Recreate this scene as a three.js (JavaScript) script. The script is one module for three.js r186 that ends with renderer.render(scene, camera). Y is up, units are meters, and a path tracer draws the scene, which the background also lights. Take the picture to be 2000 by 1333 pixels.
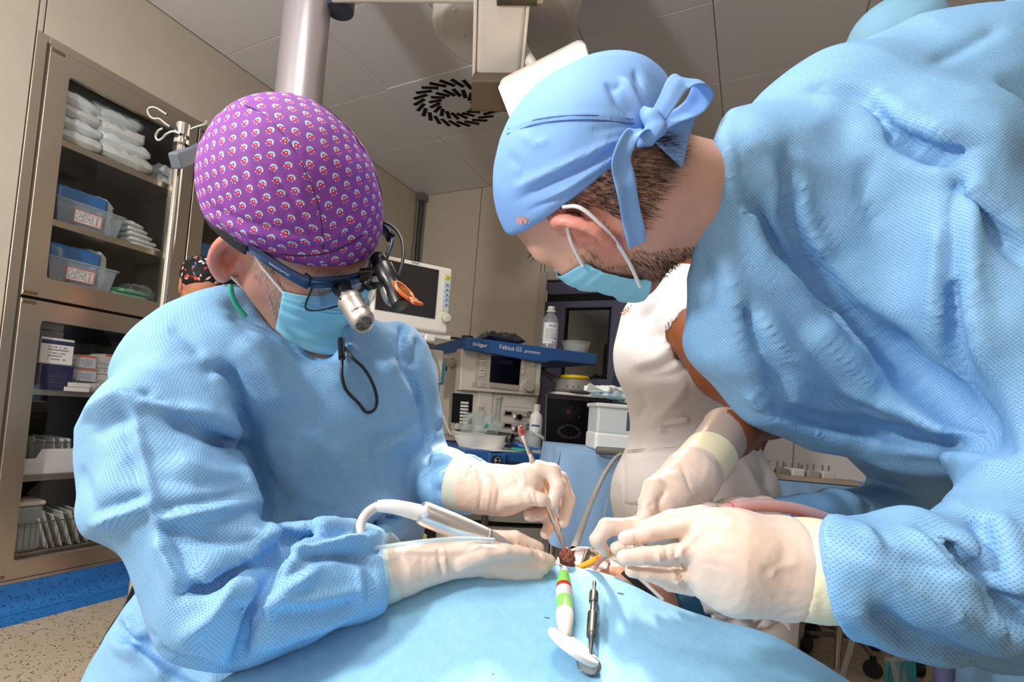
import * as THREE from 'three';
import { RoundedBoxGeometry } from 'three/addons/geometries/RoundedBoxGeometry.js';
import { mergeGeometries, mergeVertices } from 'three/addons/utils/BufferGeometryUtils.js';
import { RectAreaLightUniformsLib } from 'three/addons/lights/RectAreaLightUniformsLib.js';

// ------------------------------------------------------------------ camera, lights, exposure
const scene = new THREE.Scene();
const FOC = 1066.5, CX = 829.9, CY = 746.1, YAW = 0.54233, PITCH = 0.04227, ROLL = 0.08547;
const FW = 2 * (2000 - CX), FH = 2 * CY;                       // the uncropped frame whose centre is the optical axis
const camera = new THREE.PerspectiveCamera(2 * Math.atan(FH / 2 / FOC) * 180 / Math.PI, FW / FH, 0.05, 30);
camera.position.set(0, 1, 0);
camera.rotation.set(PITCH, YAW, ROLL, 'YXZ');
camera.setViewOffset(FW, FH, FW / 2 - CX, 0, 2000, 1333);
camera.updateMatrixWorld(true);
scene.add(camera);
scene.background = new THREE.Color(0x000000);
const renderer = new THREE.WebGLRenderer({ antialias: true });
renderer.toneMapping = THREE.LinearToneMapping;
renderer.toneMappingExposure = 1.0;
renderer.shadowMap.enabled = true;
RectAreaLightUniformsLib.init();
const CAMM = camera.matrixWorld.clone();
const V = (x, y, z) => new THREE.Vector3(x, y, z);
const at = (x, y, d) => V((x - CX) / FOC * d, -(y - CY) / FOC * d, -d).applyMatrix4(CAMM);
const camDir = (x, y, z) => V(x, -y, -z).transformDirection(CAMM);     // x right, y down, z away
const ray = (x, y) => at(x, y, 1).sub(camera.position);
const hitX = (px, py, x) => { const d = ray(px, py); return d.multiplyScalar(x / d.x).add(camera.position); };
const hitY = (px, py, y) => { const d = ray(px, py); return d.multiplyScalar((y - 1) / d.y).add(camera.position); };
const hitZ = (px, py, z) => { const d = ray(px, py); return d.multiplyScalar(z / d.z).add(camera.position); };
const CAMI = CAMM.clone().invert();
const toPx = (p, out) => { const e = CAMI.elements, x = p.x, y = p.y, z = p.z;
  const cx = e[0] * x + e[4] * y + e[8] * z + e[12], cy = e[1] * x + e[5] * y + e[9] * z + e[13], cz = e[2] * x + e[6] * y + e[10] * z + e[14];
  out[0] = CX + FOC * cx / -cz; out[1] = CY - FOC * cy / -cz; out[2] = -cz; return out; };

// an unseen flash left of and behind the camera, a softer room light from unseen ceiling panels, and the surgical lamp on the field
const flash = new THREE.PointLight(0xffffff, 9.5, 0, 2);
flash.name = 'unseen_flash'; flash.position.set(-1.2, 1.85, 0.85); flash.shadow.radius = 5; flash.castShadow = true; scene.add(flash);
const lampSpot = new THREE.SpotLight(0xfff2e0, 28, 0, 0.13, 0.7, 2);
lampSpot.name = 'surgical_lamp_beam'; lampSpot.position.set(0.02, 2.15, -0.35); lampSpot.target.position.copy(at(1040, 1075, 0.65));
lampSpot.shadow.radius = 4; lampSpot.castShadow = true; scene.add(lampSpot, lampSpot.target);
const UNSEEN_PANEL_LIGHTS = [[-0.55, -0.35, 20], [-1.75, 1.0, 5], [1.0, 0.3, 3], [2.4, 1.6, 4]];   // x, z, intensity of unseen ceiling panels, placed to light the room
// ------------------------------------------------------------------ helpers
const rng = s => () => { s |= 0; s = s + 0x6D2B79F5 | 0; let t = Math.imul(s ^ s >>> 15, 1 | s); t = t + Math.imul(t ^ t >>> 7, 61 | t) ^ t; return ((t ^ t >>> 14) >>> 0) / 4294967296; };
const used = new Map();
const numbered = n => { const k = used.get(n) || 0; used.set(n, k + 1); return k ? n + '_' + String(k).padStart(3, '0') : n; };
const shade = o => { o.castShadow = true; o.receiveShadow = true; return o; };
function tag(o, label, category, group, kind) { o.userData.label = label; if (category) o.userData.category = category; if (group) o.userData.group = group; if (kind) o.userData.kind = kind; return o; }
function thing(name, label, category, pos = [0, 0, 0], turn = 0, group) {
  const o = new THREE.Group(); o.name = numbered(name); scene.add(o);
  if (pos.isVector3) o.position.copy(pos); else o.position.set(...pos);
  o.rotation.y = turn; return tag(o, label, category, group);
}
function clean(gs) {   // one indexed-free geometry with position, normal, uv (and colour when all have it)
  gs = (Array.isArray(gs) ? gs : [gs]).map(g => g.index ? g.toNonIndexed() : g);
  if (gs.length === 1) return gs[0];
  const col = gs.every(g => g.attributes.color);
  gs.forEach(g => { for (const k of Object.keys(g.attributes)) if (!(k === 'position' || k === 'normal' || k === 'uv' || (col && k === 'color'))) g.deleteAttribute(k);
    if (!g.attributes.uv) g.setAttribute('uv', new THREE.BufferAttribute(new Float32Array(g.attributes.position.count * 2), 2)); });
  return mergeGeometries(gs);
}
// a mesh under parent (own axes) ...
function obj(name, gs, mat, parent = scene, label) {
  const m = shade(new THREE.Mesh(clean(gs), mat)); m.name = parent === scene ? numbered(name) : name;
  parent.add(m); if (label) m.userData.label = label; return m;
}
// ... and one whose geometry is written in world axes, under a parent that is only moved
function wobj(name, gs, mat, parent, label) {
  const g = clean(gs); let p = parent, off = V(0, 0, 0);
  while (p && p !== scene) { off.add(p.position); p = p.parent; }
  g.translate(-off.x, -off.y, -off.z); return obj(name, g, mat, parent, label);
}
const struct = (name, gs, mat, parent = scene) => { const m = obj(name, gs, mat, parent); if (parent === scene) m.userData.kind = 'structure'; return m; };
const box = (w, h, d, x = 0, y = 0, z = 0) => new THREE.BoxGeometry(w, h, d).translate(x, y, z);
const rbox = (w, h, d, r, x = 0, y = 0, z = 0, s = 2) => new RoundedBoxGeometry(w, h, d, s, Math.min(r, w / 2.01, h / 2.01, d / 2.01)).translate(x, y, z);
const cyl = (r0, r1, h, x = 0, y = 0, z = 0, n = 24) => new THREE.CylinderGeometry(r0, r1, h, n).translate(x, y, z);
const lathe = (pts, n = 32) => new THREE.LatheGeometry(pts.map(p => new THREE.Vector2(p[0], p[1])), n);
const tube = (pts, r, seg = 40, n = 8, closed = false) => new THREE.TubeGeometry(new THREE.CatmullRomCurve3(pts, closed), seg, r, n, closed);
function bar(a, b, r0, r1 = r0, n = 16) {   // a capped round bar between two points
  const d = b.clone().sub(a), g = new THREE.CylinderGeometry(r1, r0, d.length(), n);
  g.applyQuaternion(new THREE.Quaternion().setFromUnitVectors(V(0, 1, 0), d.clone().normalize()));
  return g.translate((a.x + b.x) / 2, (a.y + b.y) / 2, (a.z + b.z) / 2);
}
function latheAlong(pts, a, b, n = 24) {   // profile [radius, t 0..1] turned round the line a-b
  const d = b.clone().sub(a), L = d.length(), g = lathe(pts.map(p => [p[0], p[1] * L]), n);
  g.applyQuaternion(new THREE.Quaternion().setFromUnitVectors(V(0, 1, 0), d.normalize()));
  return g.translate(a.x, a.y, a.z);
}
function taperTube(pts, radii, seg = 60, n = 14) {   // a tube whose radius follows the points, with closed round ends
  const c = new THREE.CatmullRomCurve3(pts, false, 'centripetal'), fr = c.computeFrenetFrames(seg), P = [], I = [];
  const rad = t => { const x = t * (radii.length - 1), i = Math.min(radii.length - 2, Math.floor(x)); return radii[i] + (radii[i + 1] - radii[i]) * (x - i); };
  for (let i = 0; i <= seg; i++) { const t = i / seg, p = c.getPoint(t), r = rad(t) * (i === 0 || i === seg ? 0.02 : 1);
    for (let j = 0; j < n; j++) { const a = j / n * Math.PI * 2, q = p.clone().addScaledVector(fr.normals[i], Math.cos(a) * r).addScaledVector(fr.binormals[i], Math.sin(a) * r); P.push(q.x, q.y, q.z); } }
  for (let i = 0; i < seg; i++) for (let j = 0; j < n; j++) { const a = i * n + j, b = i * n + (j + 1) % n, d = a + n, e = b + n; I.push(a, b, d, b, e, d); }
  const g = new THREE.BufferGeometry(); g.setAttribute('position', new THREE.Float32BufferAttribute(P, 3)); g.setIndex(I); g.computeVertexNormals();
  g.setAttribute('uv', new THREE.BufferAttribute(new Float32Array(P.length / 3 * 2), 2)); return g;
}
function gridSurf(nu, nv, f, thick = 0, skin = 1) {   // a sheet f(u,v) -> Vector3; with thick it is closed by a second face behind
  const P = [], I = [], UV = [], pts = [];
  for (let j = 0; j <= nv; j++) for (let i = 0; i <= nu; i++) { const p = f(i / nu, j / nv); pts.push(p); P.push(p.x, p.y, p.z); UV.push(i / nu, j / nv); }
  const W = nu + 1;
  for (let j = 0; j < nv; j++) for (let i = 0; i < nu; i++) { const a = j * W + i; I.push(a, a + 1, a + W, a + 1, a + W + 1, a + W); }
  let g = new THREE.BufferGeometry(); g.setAttribute('position', new THREE.Float32BufferAttribute(P, 3)); g.setAttribute('uv', new THREE.Float32BufferAttribute(UV, 2)); g.setIndex(I); g.computeVertexNormals();
  if (!thick) return g;
  const N = g.attributes.normal, n0 = pts.length;
  for (let k = 0; k < n0; k++) { P.push(pts[k].x - N.getX(k) * thick, pts[k].y - N.getY(k) * thick, pts[k].z - N.getZ(k) * thick); UV.push(UV[2 * k], UV[2 * k + 1]); }
  const m = I.length; for (let k = 0; k < m; k += 3) I.push(I[k] + n0, I[k + 2] + n0, I[k + 1] + n0);
  const rim = []; for (let i = 0; i <= nu; i++) rim.push(i); for (let j = 1; j <= nv; j++) rim.push(j * W + nu); for (let i = nu - 1; i >= 0; i--) rim.push(nv * W + i); for (let j = nv - 1; j > 0; j--) rim.push(j * W);
  for (let k = 0; k < rim.length; k++) { const a = rim[k], b = rim[(k + 1) % rim.length]; I.push(a, a + n0, b, b, a + n0, b + n0); }
  g = new THREE.BufferGeometry(); g.setAttribute('position', new THREE.Float32BufferAttribute(P, 3)); g.setAttribute('uv', new THREE.Float32BufferAttribute(UV, 2)); g.setIndex(I); g.computeVertexNormals(); return g;
}
const basisM = (x, y, z, p) => new THREE.Matrix4().makeBasis(x, y, z).setPosition(p);
// --- value noise
const hash3 = (x, y, z) => { let h = Math.imul(x, 374761393) + Math.imul(y, 668265263) + Math.imul(z, 1442695041) | 0; h = Math.imul(h ^ h >>> 13, 1274126177); return ((h ^ h >>> 16) >>> 0) / 4294967296; };
function noise3(x, y, z) {
  const X = Math.floor(x), Y = Math.floor(y), Z = Math.floor(z); let u = x - X, v = y - Y, w = z - Z; u = u * u * (3 - 2 * u); v = v * v * (3 - 2 * v); w = w * w * (3 - 2 * w);
  const l = (a, b, t) => a + (b - a) * t;
  return l(l(l(hash3(X, Y, Z), hash3(X + 1, Y, Z), u), l(hash3(X, Y + 1, Z), hash3(X + 1, Y + 1, Z), u), v), l(l(hash3(X, Y, Z + 1), hash3(X + 1, Y, Z + 1), u), l(hash3(X, Y + 1, Z + 1), hash3(X + 1, Y + 1, Z + 1), u), v), w) * 2 - 1;
}
const fbm = (x, y, z, o = 3) => { let s = 0, a = 1, t = 0; for (let i = 0; i < o; i++) { s += a * noise3(x, y, z); t += a; a *= 0.5; x = x * 2 + 7.1; y = y * 2 + 3.3; z = z * 2 + 1.7; } return s / t; };
// --- textures
function dataTex(w, h, f, srgb = true, rep = true) {
  const d = new Uint8Array(w * h * 4); for (let y = 0; y < h; y++) for (let x = 0; x < w; x++) { const c = f(x, y), i = (y * w + x) * 4; d[i] = c[0]; d[i + 1] = c[1]; d[i + 2] = c[2]; d[i + 3] = c[3] ?? 255; }
  const t = new THREE.DataTexture(d, w, h); if (srgb) t.colorSpace = THREE.SRGBColorSpace; t.magFilter = THREE.LinearFilter; t.minFilter = THREE.LinearMipmapLinearFilter; t.generateMipmaps = true;
  if (rep) t.wrapS = t.wrapT = THREE.RepeatWrapping; t.needsUpdate = true; return t;
}
function canvasTex(w, h, draw) { const c = document.createElement('canvas'); c.width = w; c.height = h; draw(c.getContext('2d'), w, h); const t = new THREE.CanvasTexture(c); t.colorSpace = THREE.SRGBColorSpace; return t; }
const rep = (t, u, v = u) => { const c = t.clone(); c.wrapS = c.wrapT = THREE.RepeatWrapping; c.repeat.set(u, v); c.needsUpdate = true; return c; };
const M = (color, roughness = 0.6, o = {}) => new THREE.MeshStandardMaterial({ color, roughness, ...o });
const P = (color, roughness = 0.6, o = {}) => new THREE.MeshPhysicalMaterial({ color, roughness, ...o });
// uv in metres by the dominant axis of each triangle
function boxUV(g, s = 1) {   // the axis comes from normals averaged over the neighbourhood, so that small folds do not switch it
  let sn = null, I = null; if (g.index && g.attributes.normal && g.attributes.position.count > 500) { I = g.index.array; const m = g.attributes.position.count; let A = Float32Array.from(g.attributes.normal.array), B = new Float32Array(m * 3); for (let it = 0; it < 24; it++) { B.fill(0); for (let k = 0; k < I.length; k += 3) for (let j = 0; j < 3; j++) { const t = A[3 * I[k] + j] + A[3 * I[k + 1] + j] + A[3 * I[k + 2] + j]; B[3 * I[k] + j] += t; B[3 * I[k + 1] + j] += t; B[3 * I[k + 2] + j] += t; } for (let i = 0; i < m; i++) { const L = Math.hypot(B[3 * i], B[3 * i + 1], B[3 * i + 2]) || 1; A[3 * i] = B[3 * i] / L; A[3 * i + 1] = B[3 * i + 1] / L; A[3 * i + 2] = B[3 * i + 2] / L; } } sn = A; }
  g = g.index ? g.toNonIndexed() : g; const p = g.attributes.position, uv = new Float32Array(p.count * 2), a = V(), b = V(), c = V(), n = V();
  for (let i = 0; i < p.count; i += 3) {
    a.fromBufferAttribute(p, i); b.fromBufferAttribute(p, i + 1); c.fromBufferAttribute(p, i + 2);
    if (sn) { n.set(0, 0, 0); for (let e = 0; e < 3; e++) { const k = 3 * I[i + e]; n.x += sn[k]; n.y += sn[k + 1]; n.z += sn[k + 2]; } } else n.copy(b).sub(a).cross(V().copy(c).sub(a));
    const x = Math.abs(n.x), y = Math.abs(n.y) * 0.8, z = Math.abs(n.z);
    [a, b, c].forEach((q, k) => { const j = (i + k) * 2; if (x >= y && x >= z) { uv[j] = q.z * s; uv[j + 1] = q.y * s; } else if (y >= z) { uv[j] = q.x * s; uv[j + 1] = q.z * s; } else { uv[j] = q.x * s; uv[j + 1] = q.y * s; } });
  }
  g.setAttribute('uv', new THREE.BufferAttribute(uv, 2)); return g;
}
// --- signed distance modelling: prims are round cones and ellipsoids joined by a smooth minimum, meshed by surface nets
const smin = (a, b, k) => { const h = Math.max(k - Math.abs(a - b), 0) / k; return Math.min(a, b) - h * h * k * 0.25; };
function capF(a, b, ra, rb) { const bx = b.x - a.x, by = b.y - a.y, bz = b.z - a.z, L = bx * bx + by * by + bz * bz || 1e-9;
  return (x, y, z) => { const px = x - a.x, py = y - a.y, pz = z - a.z; let t = (px * bx + py * by + pz * bz) / L; t = t < 0 ? 0 : t > 1 ? 1 : t; const dx = px - bx * t, dy = py - by * t, dz = pz - bz * t; return Math.sqrt(dx * dx + dy * dy + dz * dz) - (ra + (rb - ra) * t); }; }
function ellF(c, r, ax) {   // ellipsoid, ax = [x, y, z] unit axes
  const [A, B, C] = ax || [V(1, 0, 0), V(0, 1, 0), V(0, 0, 1)];
  return (x, y, z) => { const px = x - c.x, py = y - c.y, pz = z - c.z, u = (px * A.x + py * A.y + pz * A.z), v = (px * B.x + py * B.y + pz * B.z), w = (px * C.x + py * C.y + pz * C.z);
    const a = u / r[0], b = v / r[1], d = w / r[2], k0 = Math.sqrt(a * a + b * b + d * d), a2 = a / r[0], b2 = b / r[1], d2 = d / r[2], k1 = Math.sqrt(a2 * a2 + b2 * b2 + d2 * d2); return k1 < 1e-9 ? -Math.min(...r) : k0 * (k0 - 1) / k1; }; }
class Sdf {
  constructor(k = 0.03) { this.k = k; this.ops = []; this.lo = V(1e9, 1e9, 1e9); this.hi = V(-1e9, -1e9, -1e9); }
  grow(p, r) { this.lo.min(V(p.x - r, p.y - r, p.z - r)); this.hi.max(V(p.x + r, p.y + r, p.z + r)); return this; }
  cap(a, b, ra, rb = ra, k = this.k) { const c = a.clone().add(b).multiplyScalar(0.5), R = a.distanceTo(b) / 2 + Math.max(ra, rb); this.ops.push([0, capF(a, b, ra, rb), k, c.x, c.y, c.z, R]); return this.grow(a, ra).grow(b, rb); }
  ell(c, r, ax, k = this.k) { const R = Math.max(...r); this.ops.push([0, ellF(c, r, ax), k, c.x, c.y, c.z, R]); return this.grow(c, R); }
  chain(nodes, k = this.k) { for (let i = 0; i + 1 < nodes.length; i++) this.cap(nodes[i][0], nodes[i + 1][0], nodes[i][1], nodes[i + 1][1], k); return this; }
  sub(f, k = 0.01, c, r) { this.ops.push(c ? [1, f, k, c.x, c.y, c.z, r] : [1, f, k]); return this; }
  and(f, k = 0.001) { this.ops.push([2, f, k]); return this; }
  f() { const run = ops => (x, y, z) => { let d = 1e3; for (const o of ops) { if (o[0] === 0) { const dx = x - o[3], dy = y - o[4], dz = z - o[5], lim = d + o[2] + o[6]; if (lim > 0 && dx * dx + dy * dy + dz * dz > lim * lim) continue; d = smin(d, o[1](x, y, z), o[2]); } else if (o[0] === 1) d = -smin(-d, o[1](x, y, z), o[2]); else d = -smin(-d, -o[1](x, y, z), o[2]); } return d; };
    const g = run(this.ops); g.near = (x, y, z, R) => { const lim = Math.abs(g(x, y, z)) + 2 * R; return run(this.ops.filter(o => o.length < 7 || o[0] === 2 || Math.hypot(x - o[3], y - o[4], z - o[5]) - o[6] < (o[0] === 0 ? lim + 2 * o[2] : R + o[2]))); }; return g; }
  cut(c, n) { const e = n.clone().normalize(); return this.and((x, y, z) => -((x - c.x) * e.x + (y - c.y) * e.y + (z - c.z) * e.z), 0.004); }   // keep the side n points to
  join(s, k) { const c = s.lo.clone().add(s.hi).multiplyScalar(0.5); this.ops.push([0, s.f(), k, c.x, c.y, c.z, s.lo.distanceTo(s.hi) / 2 + 0.02]); this.lo.min(s.lo); this.hi.max(s.hi); return this; }
  mesh(h, post) { return nets(post ? post(this.f()) : this.f(), this.lo, this.hi, h); }
}
function nets(f, lo, hi, h) {
  const x0 = lo.x - 3 * h, y0 = lo.y - 3 * h, z0 = lo.z - 3 * h, nx = Math.ceil((hi.x - lo.x) / h) + 7, ny = Math.ceil((hi.y - lo.y) / h) + 7, nz = Math.ceil((hi.z - lo.z) / h) + 7;
  const G = new Float32Array(nx * ny * nz).fill(NaN), B = 6, sx = 1, sy = nx, sz = nx * ny, R = B * h * 0.87 * 1.5 + h, cells = [];
  for (let k = 0; k < nz - 1; k += B) for (let j = 0; j < ny - 1; j += B) for (let i = 0; i < nx - 1; i += B) {
    if (Math.abs(f(x0 + (i + B / 2) * h, y0 + (j + B / 2) * h, z0 + (k + B / 2) * h)) > R) continue;
    const fl = f.near ? f.near(x0 + (i + B / 2) * h, y0 + (j + B / 2) * h, z0 + (k + B / 2) * h, B * h) : f;
    const ie = Math.min(i + B, nx - 1), je = Math.min(j + B, ny - 1), ke = Math.min(k + B, nz - 1);
    for (let c = k; c <= ke; c++) for (let b = j; b <= je; b++) for (let a = i; a <= ie; a++) { const q = a + b * sy + c * sz; if (G[q] !== G[q]) G[q] = fl(x0 + a * h, y0 + b * h, z0 + c * h); }
    for (let c = k; c < ke; c++) for (let b = j; b < je; b++) for (let a = i; a < ie; a++) cells.push(a, b, c);
  }
  const id = new Map(), Pn = [], I = [], off = [[0, 0, 0], [1, 0, 0], [0, 1, 0], [1, 1, 0], [0, 0, 1], [1, 0, 1], [0, 1, 1], [1, 1, 1]], ed = [[0, 1], [2, 3], [4, 5], [6, 7], [0, 2], [1, 3], [4, 6], [5, 7], [0, 4], [1, 5], [2, 6], [3, 7]], o8 = off.map(o => o[0] + o[1] * sy + o[2] * sz);
  for (let n = 0; n < cells.length; n += 3) {
    const a = cells[n], b = cells[n + 1], c = cells[n + 2], q = a + b * sy + c * sz; let m = 0; for (let e = 0; e < 8; e++) if (G[q + o8[e]] < 0) m |= 1 << e; if (m === 0 || m === 255) continue;
    let X = 0, Y = 0, Z = 0, w = 0; for (const [s, t] of ed) if ((m >> s & 1) !== (m >> t & 1)) { const g0 = G[q + o8[s]], g1 = G[q + o8[t]], u = g0 / (g0 - g1); X += off[s][0] + (off[t][0] - off[s][0]) * u; Y += off[s][1] + (off[t][1] - off[s][1]) * u; Z += off[s][2] + (off[t][2] - off[s][2]) * u; w++; }
    id.set(q, Pn.length / 3); Pn.push(x0 + (a + X / w) * h, y0 + (b + Y / w) * h, z0 + (c + Z / w) * h);
  }
  const quad = (a, b, c, d, fl) => { if (a === undefined || b === undefined || c === undefined || d === undefined) return; fl ? I.push(a, b, c, a, c, d) : I.push(a, c, b, a, d, c); };
  for (let n = 0; n < cells.length; n += 3) { const q = cells[n] + cells[n + 1] * sy + cells[n + 2] * sz, s = G[q] < 0;
    if (s !== G[q + sx] < 0) quad(id.get(q), id.get(q - sy), id.get(q - sy - sz), id.get(q - sz), s);
    if (s !== G[q + sy] < 0) quad(id.get(q), id.get(q - sz), id.get(q - sz - sx), id.get(q - sx), s);
    if (s !== G[q + sz] < 0) quad(id.get(q), id.get(q - sx), id.get(q - sx - sy), id.get(q - sy), s); }
  const g = new THREE.BufferGeometry(); g.setAttribute('position', new THREE.Float32BufferAttribute(Pn, 3)); g.setIndex(I); g.computeVertexNormals();
  g.setAttribute('uv', new THREE.BufferAttribute(new Float32Array(Pn.length / 3 * 2), 2)); return g;
}
// node from the photograph: pixel, depth along the view axis, radius in pixels
const N = (x, y, d, r) => [at(x, y, d), r * d / FOC];
function relax(g, n) {   // lets crumpled vertices slide back towards their neighbours
  const A = g.attributes.position.array, I = g.index.array, m = A.length / 3, S = new Float32Array(m * 3), c = new Uint16Array(m);
  for (let it = 0; it < n; it++) { S.fill(0); c.fill(0); for (let k = 0; k < I.length; k += 3) for (let e = 0; e < 3; e++) { const a = I[k + e], b = I[k + (e + 1) % 3]; for (let j = 0; j < 3; j++) { S[3 * a + j] += A[3 * b + j]; S[3 * b + j] += A[3 * a + j]; } c[a]++; c[b]++; } for (let i = 0; i < m; i++) if (c[i]) for (let j = 0; j < 3; j++) A[3 * i + j] += 0.5 * (S[3 * i + j] / c[i] - A[3 * i + j]); }
}
function smoothNormals(g) { g.computeVertexNormals(); return g; }
// folds: strokes are drawn where the cloth shows them and push the cloth in or out along its normal; [[x, y], ...] in pixels, width, height in metres, far-side width
function folds(g, strokes, wrinkle = 0.0, wscale = 14, seed = 0, iters = 2, relaxN = 0) {
  const D = new Float32Array(g.attributes.position.count), p = g.attributes.position, n = g.attributes.normal, q = [0, 0, 0], v = V(), vw = V(), S = strokes.map(([pts, w, amp, w2 = w]) => { const W = Math.max(w, w2) * 3; const lim = 0.0011 * Math.min(w, w2); if (Math.abs(amp) > lim) amp = Math.sign(amp) * (lim + (Math.abs(amp) - lim) * 0.15); return { pts, w, w2, amp, x0: Math.min(...pts.map(a => a[0])) - W, x1: Math.max(...pts.map(a => a[0])) + W, y0: Math.min(...pts.map(a => a[1])) - W, y1: Math.max(...pts.map(a => a[1])) + W }; });
  for (let i = 0; i < p.count; i++) {
    v.fromBufferAttribute(p, i); vw.copy(camera.position).sub(v).normalize(); const fc = vw.x * n.getX(i) + vw.y * n.getY(i) + vw.z * n.getZ(i);
    let d = 0; const gate = Math.max(0, Math.min(1, fc * 2.2 + 0.1)); toPx(v, q);
    if (gate > 0) for (const s of S) {
      if (q[0] < s.x0 || q[0] > s.x1 || q[1] < s.y0 || q[1] > s.y1) continue;
      let best = 1e9, sd = 1, bt = 0; const m = s.pts.length - 1;
      for (let k = 0; k < m; k++) { const a = s.pts[k], b = s.pts[k + 1], ex = b[0] - a[0], ey = b[1] - a[1]; let t = ((q[0] - a[0]) * ex + (q[1] - a[1]) * ey) / (ex * ex + ey * ey); t = t < 0 ? 0 : t > 1 ? 1 : t; const dx = q[0] - a[0] - ex * t, dy = q[1] - a[1] - ey * t, L = dx * dx + dy * dy; if (L < best) { best = L; sd = ex * dy - ey * dx; bt = (k + t) / m; } }
      best = Math.sqrt(best); const w = sd > 0 ? s.w2 : s.w, e = best / w; if (e > 3) continue;
      d += s.amp * (Math.exp(-e * e) * 0.55 + Math.exp(-e * 2.2) * 0.45) * Math.min(1, 0.15 + Math.sin(Math.PI * bt) * 1.6) * gate;
    }
    if (wrinkle) { const x = v.x * wscale + seed, y = v.y * wscale, z = v.z * wscale, wx = noise3(x * .5, y * .5, z * .5 + 9) * 1.4, wy = noise3(x * .5 + 5, y * .5, z * .5) * 1.4; const r = 1 - 2 * Math.abs(noise3(x + wx, y * 1.0 + wy, z + wx)); const r2 = 1 - 2 * Math.abs(noise3(x * 2.6 + wy, y * 2.6 + 4, z * 2.6 + wx)); d += wrinkle * (r * 0.7 + 0.22 * r2) - wrinkle * .2; }
    D[i] = d;
  }
  if (g.index) { const I = g.index.array, cnt = new Uint16Array(p.count), S2 = new Float32Array(p.count); for (let it = 0; it < iters; it++) { cnt.fill(0); S2.fill(0); for (let k = 0; k < I.length; k += 3) { const a = I[k], b = I[k + 1], c = I[k + 2]; S2[a] += D[b] + D[c]; S2[b] += D[a] + D[c]; S2[c] += D[a] + D[b]; cnt[a] += 2; cnt[b] += 2; cnt[c] += 2; } for (let i = 0; i < D.length; i++) if (cnt[i]) D[i] = 0.35 * D[i] + 0.65 * S2[i] / cnt[i]; } }
  for (let i = 0; i < p.count; i++) if (D[i]) p.setXYZ(i, p.getX(i) + n.getX(i) * D[i], p.getY(i) + n.getY(i) * D[i], p.getZ(i) + n.getZ(i) * D[i]);
  if (g.index && relaxN) relax(g, relaxN);
  g.computeVertexNormals(); return g;
}
// ------------------------------------------------------------------ the room
const LX = -2.6, BZ = -3.975, CH = 2.83, RX = 3.4, RZ = 2.6, T = 0.12;
const wallTone = dataTex(256, 256, (x, y) => { const n = fbm(x / 40, y / 40, 1.5) * 5; return [203 + n, 192 + n, 175 + n]; });
const mWall = M(0xffffff, 0.42, { map: wallTone });
const mSeam = M(0x8d8c86, 0.7), mCore = M(0xa09c92, 0.9);
const speck = (base, spots, seed) => { const r = rng(seed), S = 1024, c = new Float32Array(S * S);
  for (let k = 0; k < 2600; k++) { const x = r() * S, y = r() * S, a = r() * 6.3, L = 2 + r() * 6, w = 0.8 + r() * 1.6, s = r() < 0.75 ? -1 : 0.5; for (let t = -L; t <= L; t += 0.5) for (let u = -w; u <= w; u += 0.5) { const X = Math.round(x + Math.cos(a) * t - Math.sin(a) * u + S) % S, Y = Math.round(y + Math.sin(a) * t + Math.cos(a) * u + S) % S; c[Y * S + X] = s; } }
  return dataTex(S, S, (x, y) => { const n = fbm(x / 90, y / 90, seed) * 5, s = c[y * S + x]; return base.map((b, i) => Math.max(0, Math.min(255, b + n + (s < 0 ? (spots[i] - b) * 0.75 : s * 20)))); }); };
const mFloor = M(0xffffff, 0.33, { map: rep(speck([186, 170, 146], [92, 78, 62], 4), 1) }), mBlueFloor = M(0xffffff, 0.3, { map: rep(speck([48, 118, 186], [22, 60, 110], 9), 1) });
const mCeil = M(0xe4e4e6, 0.4);
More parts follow.
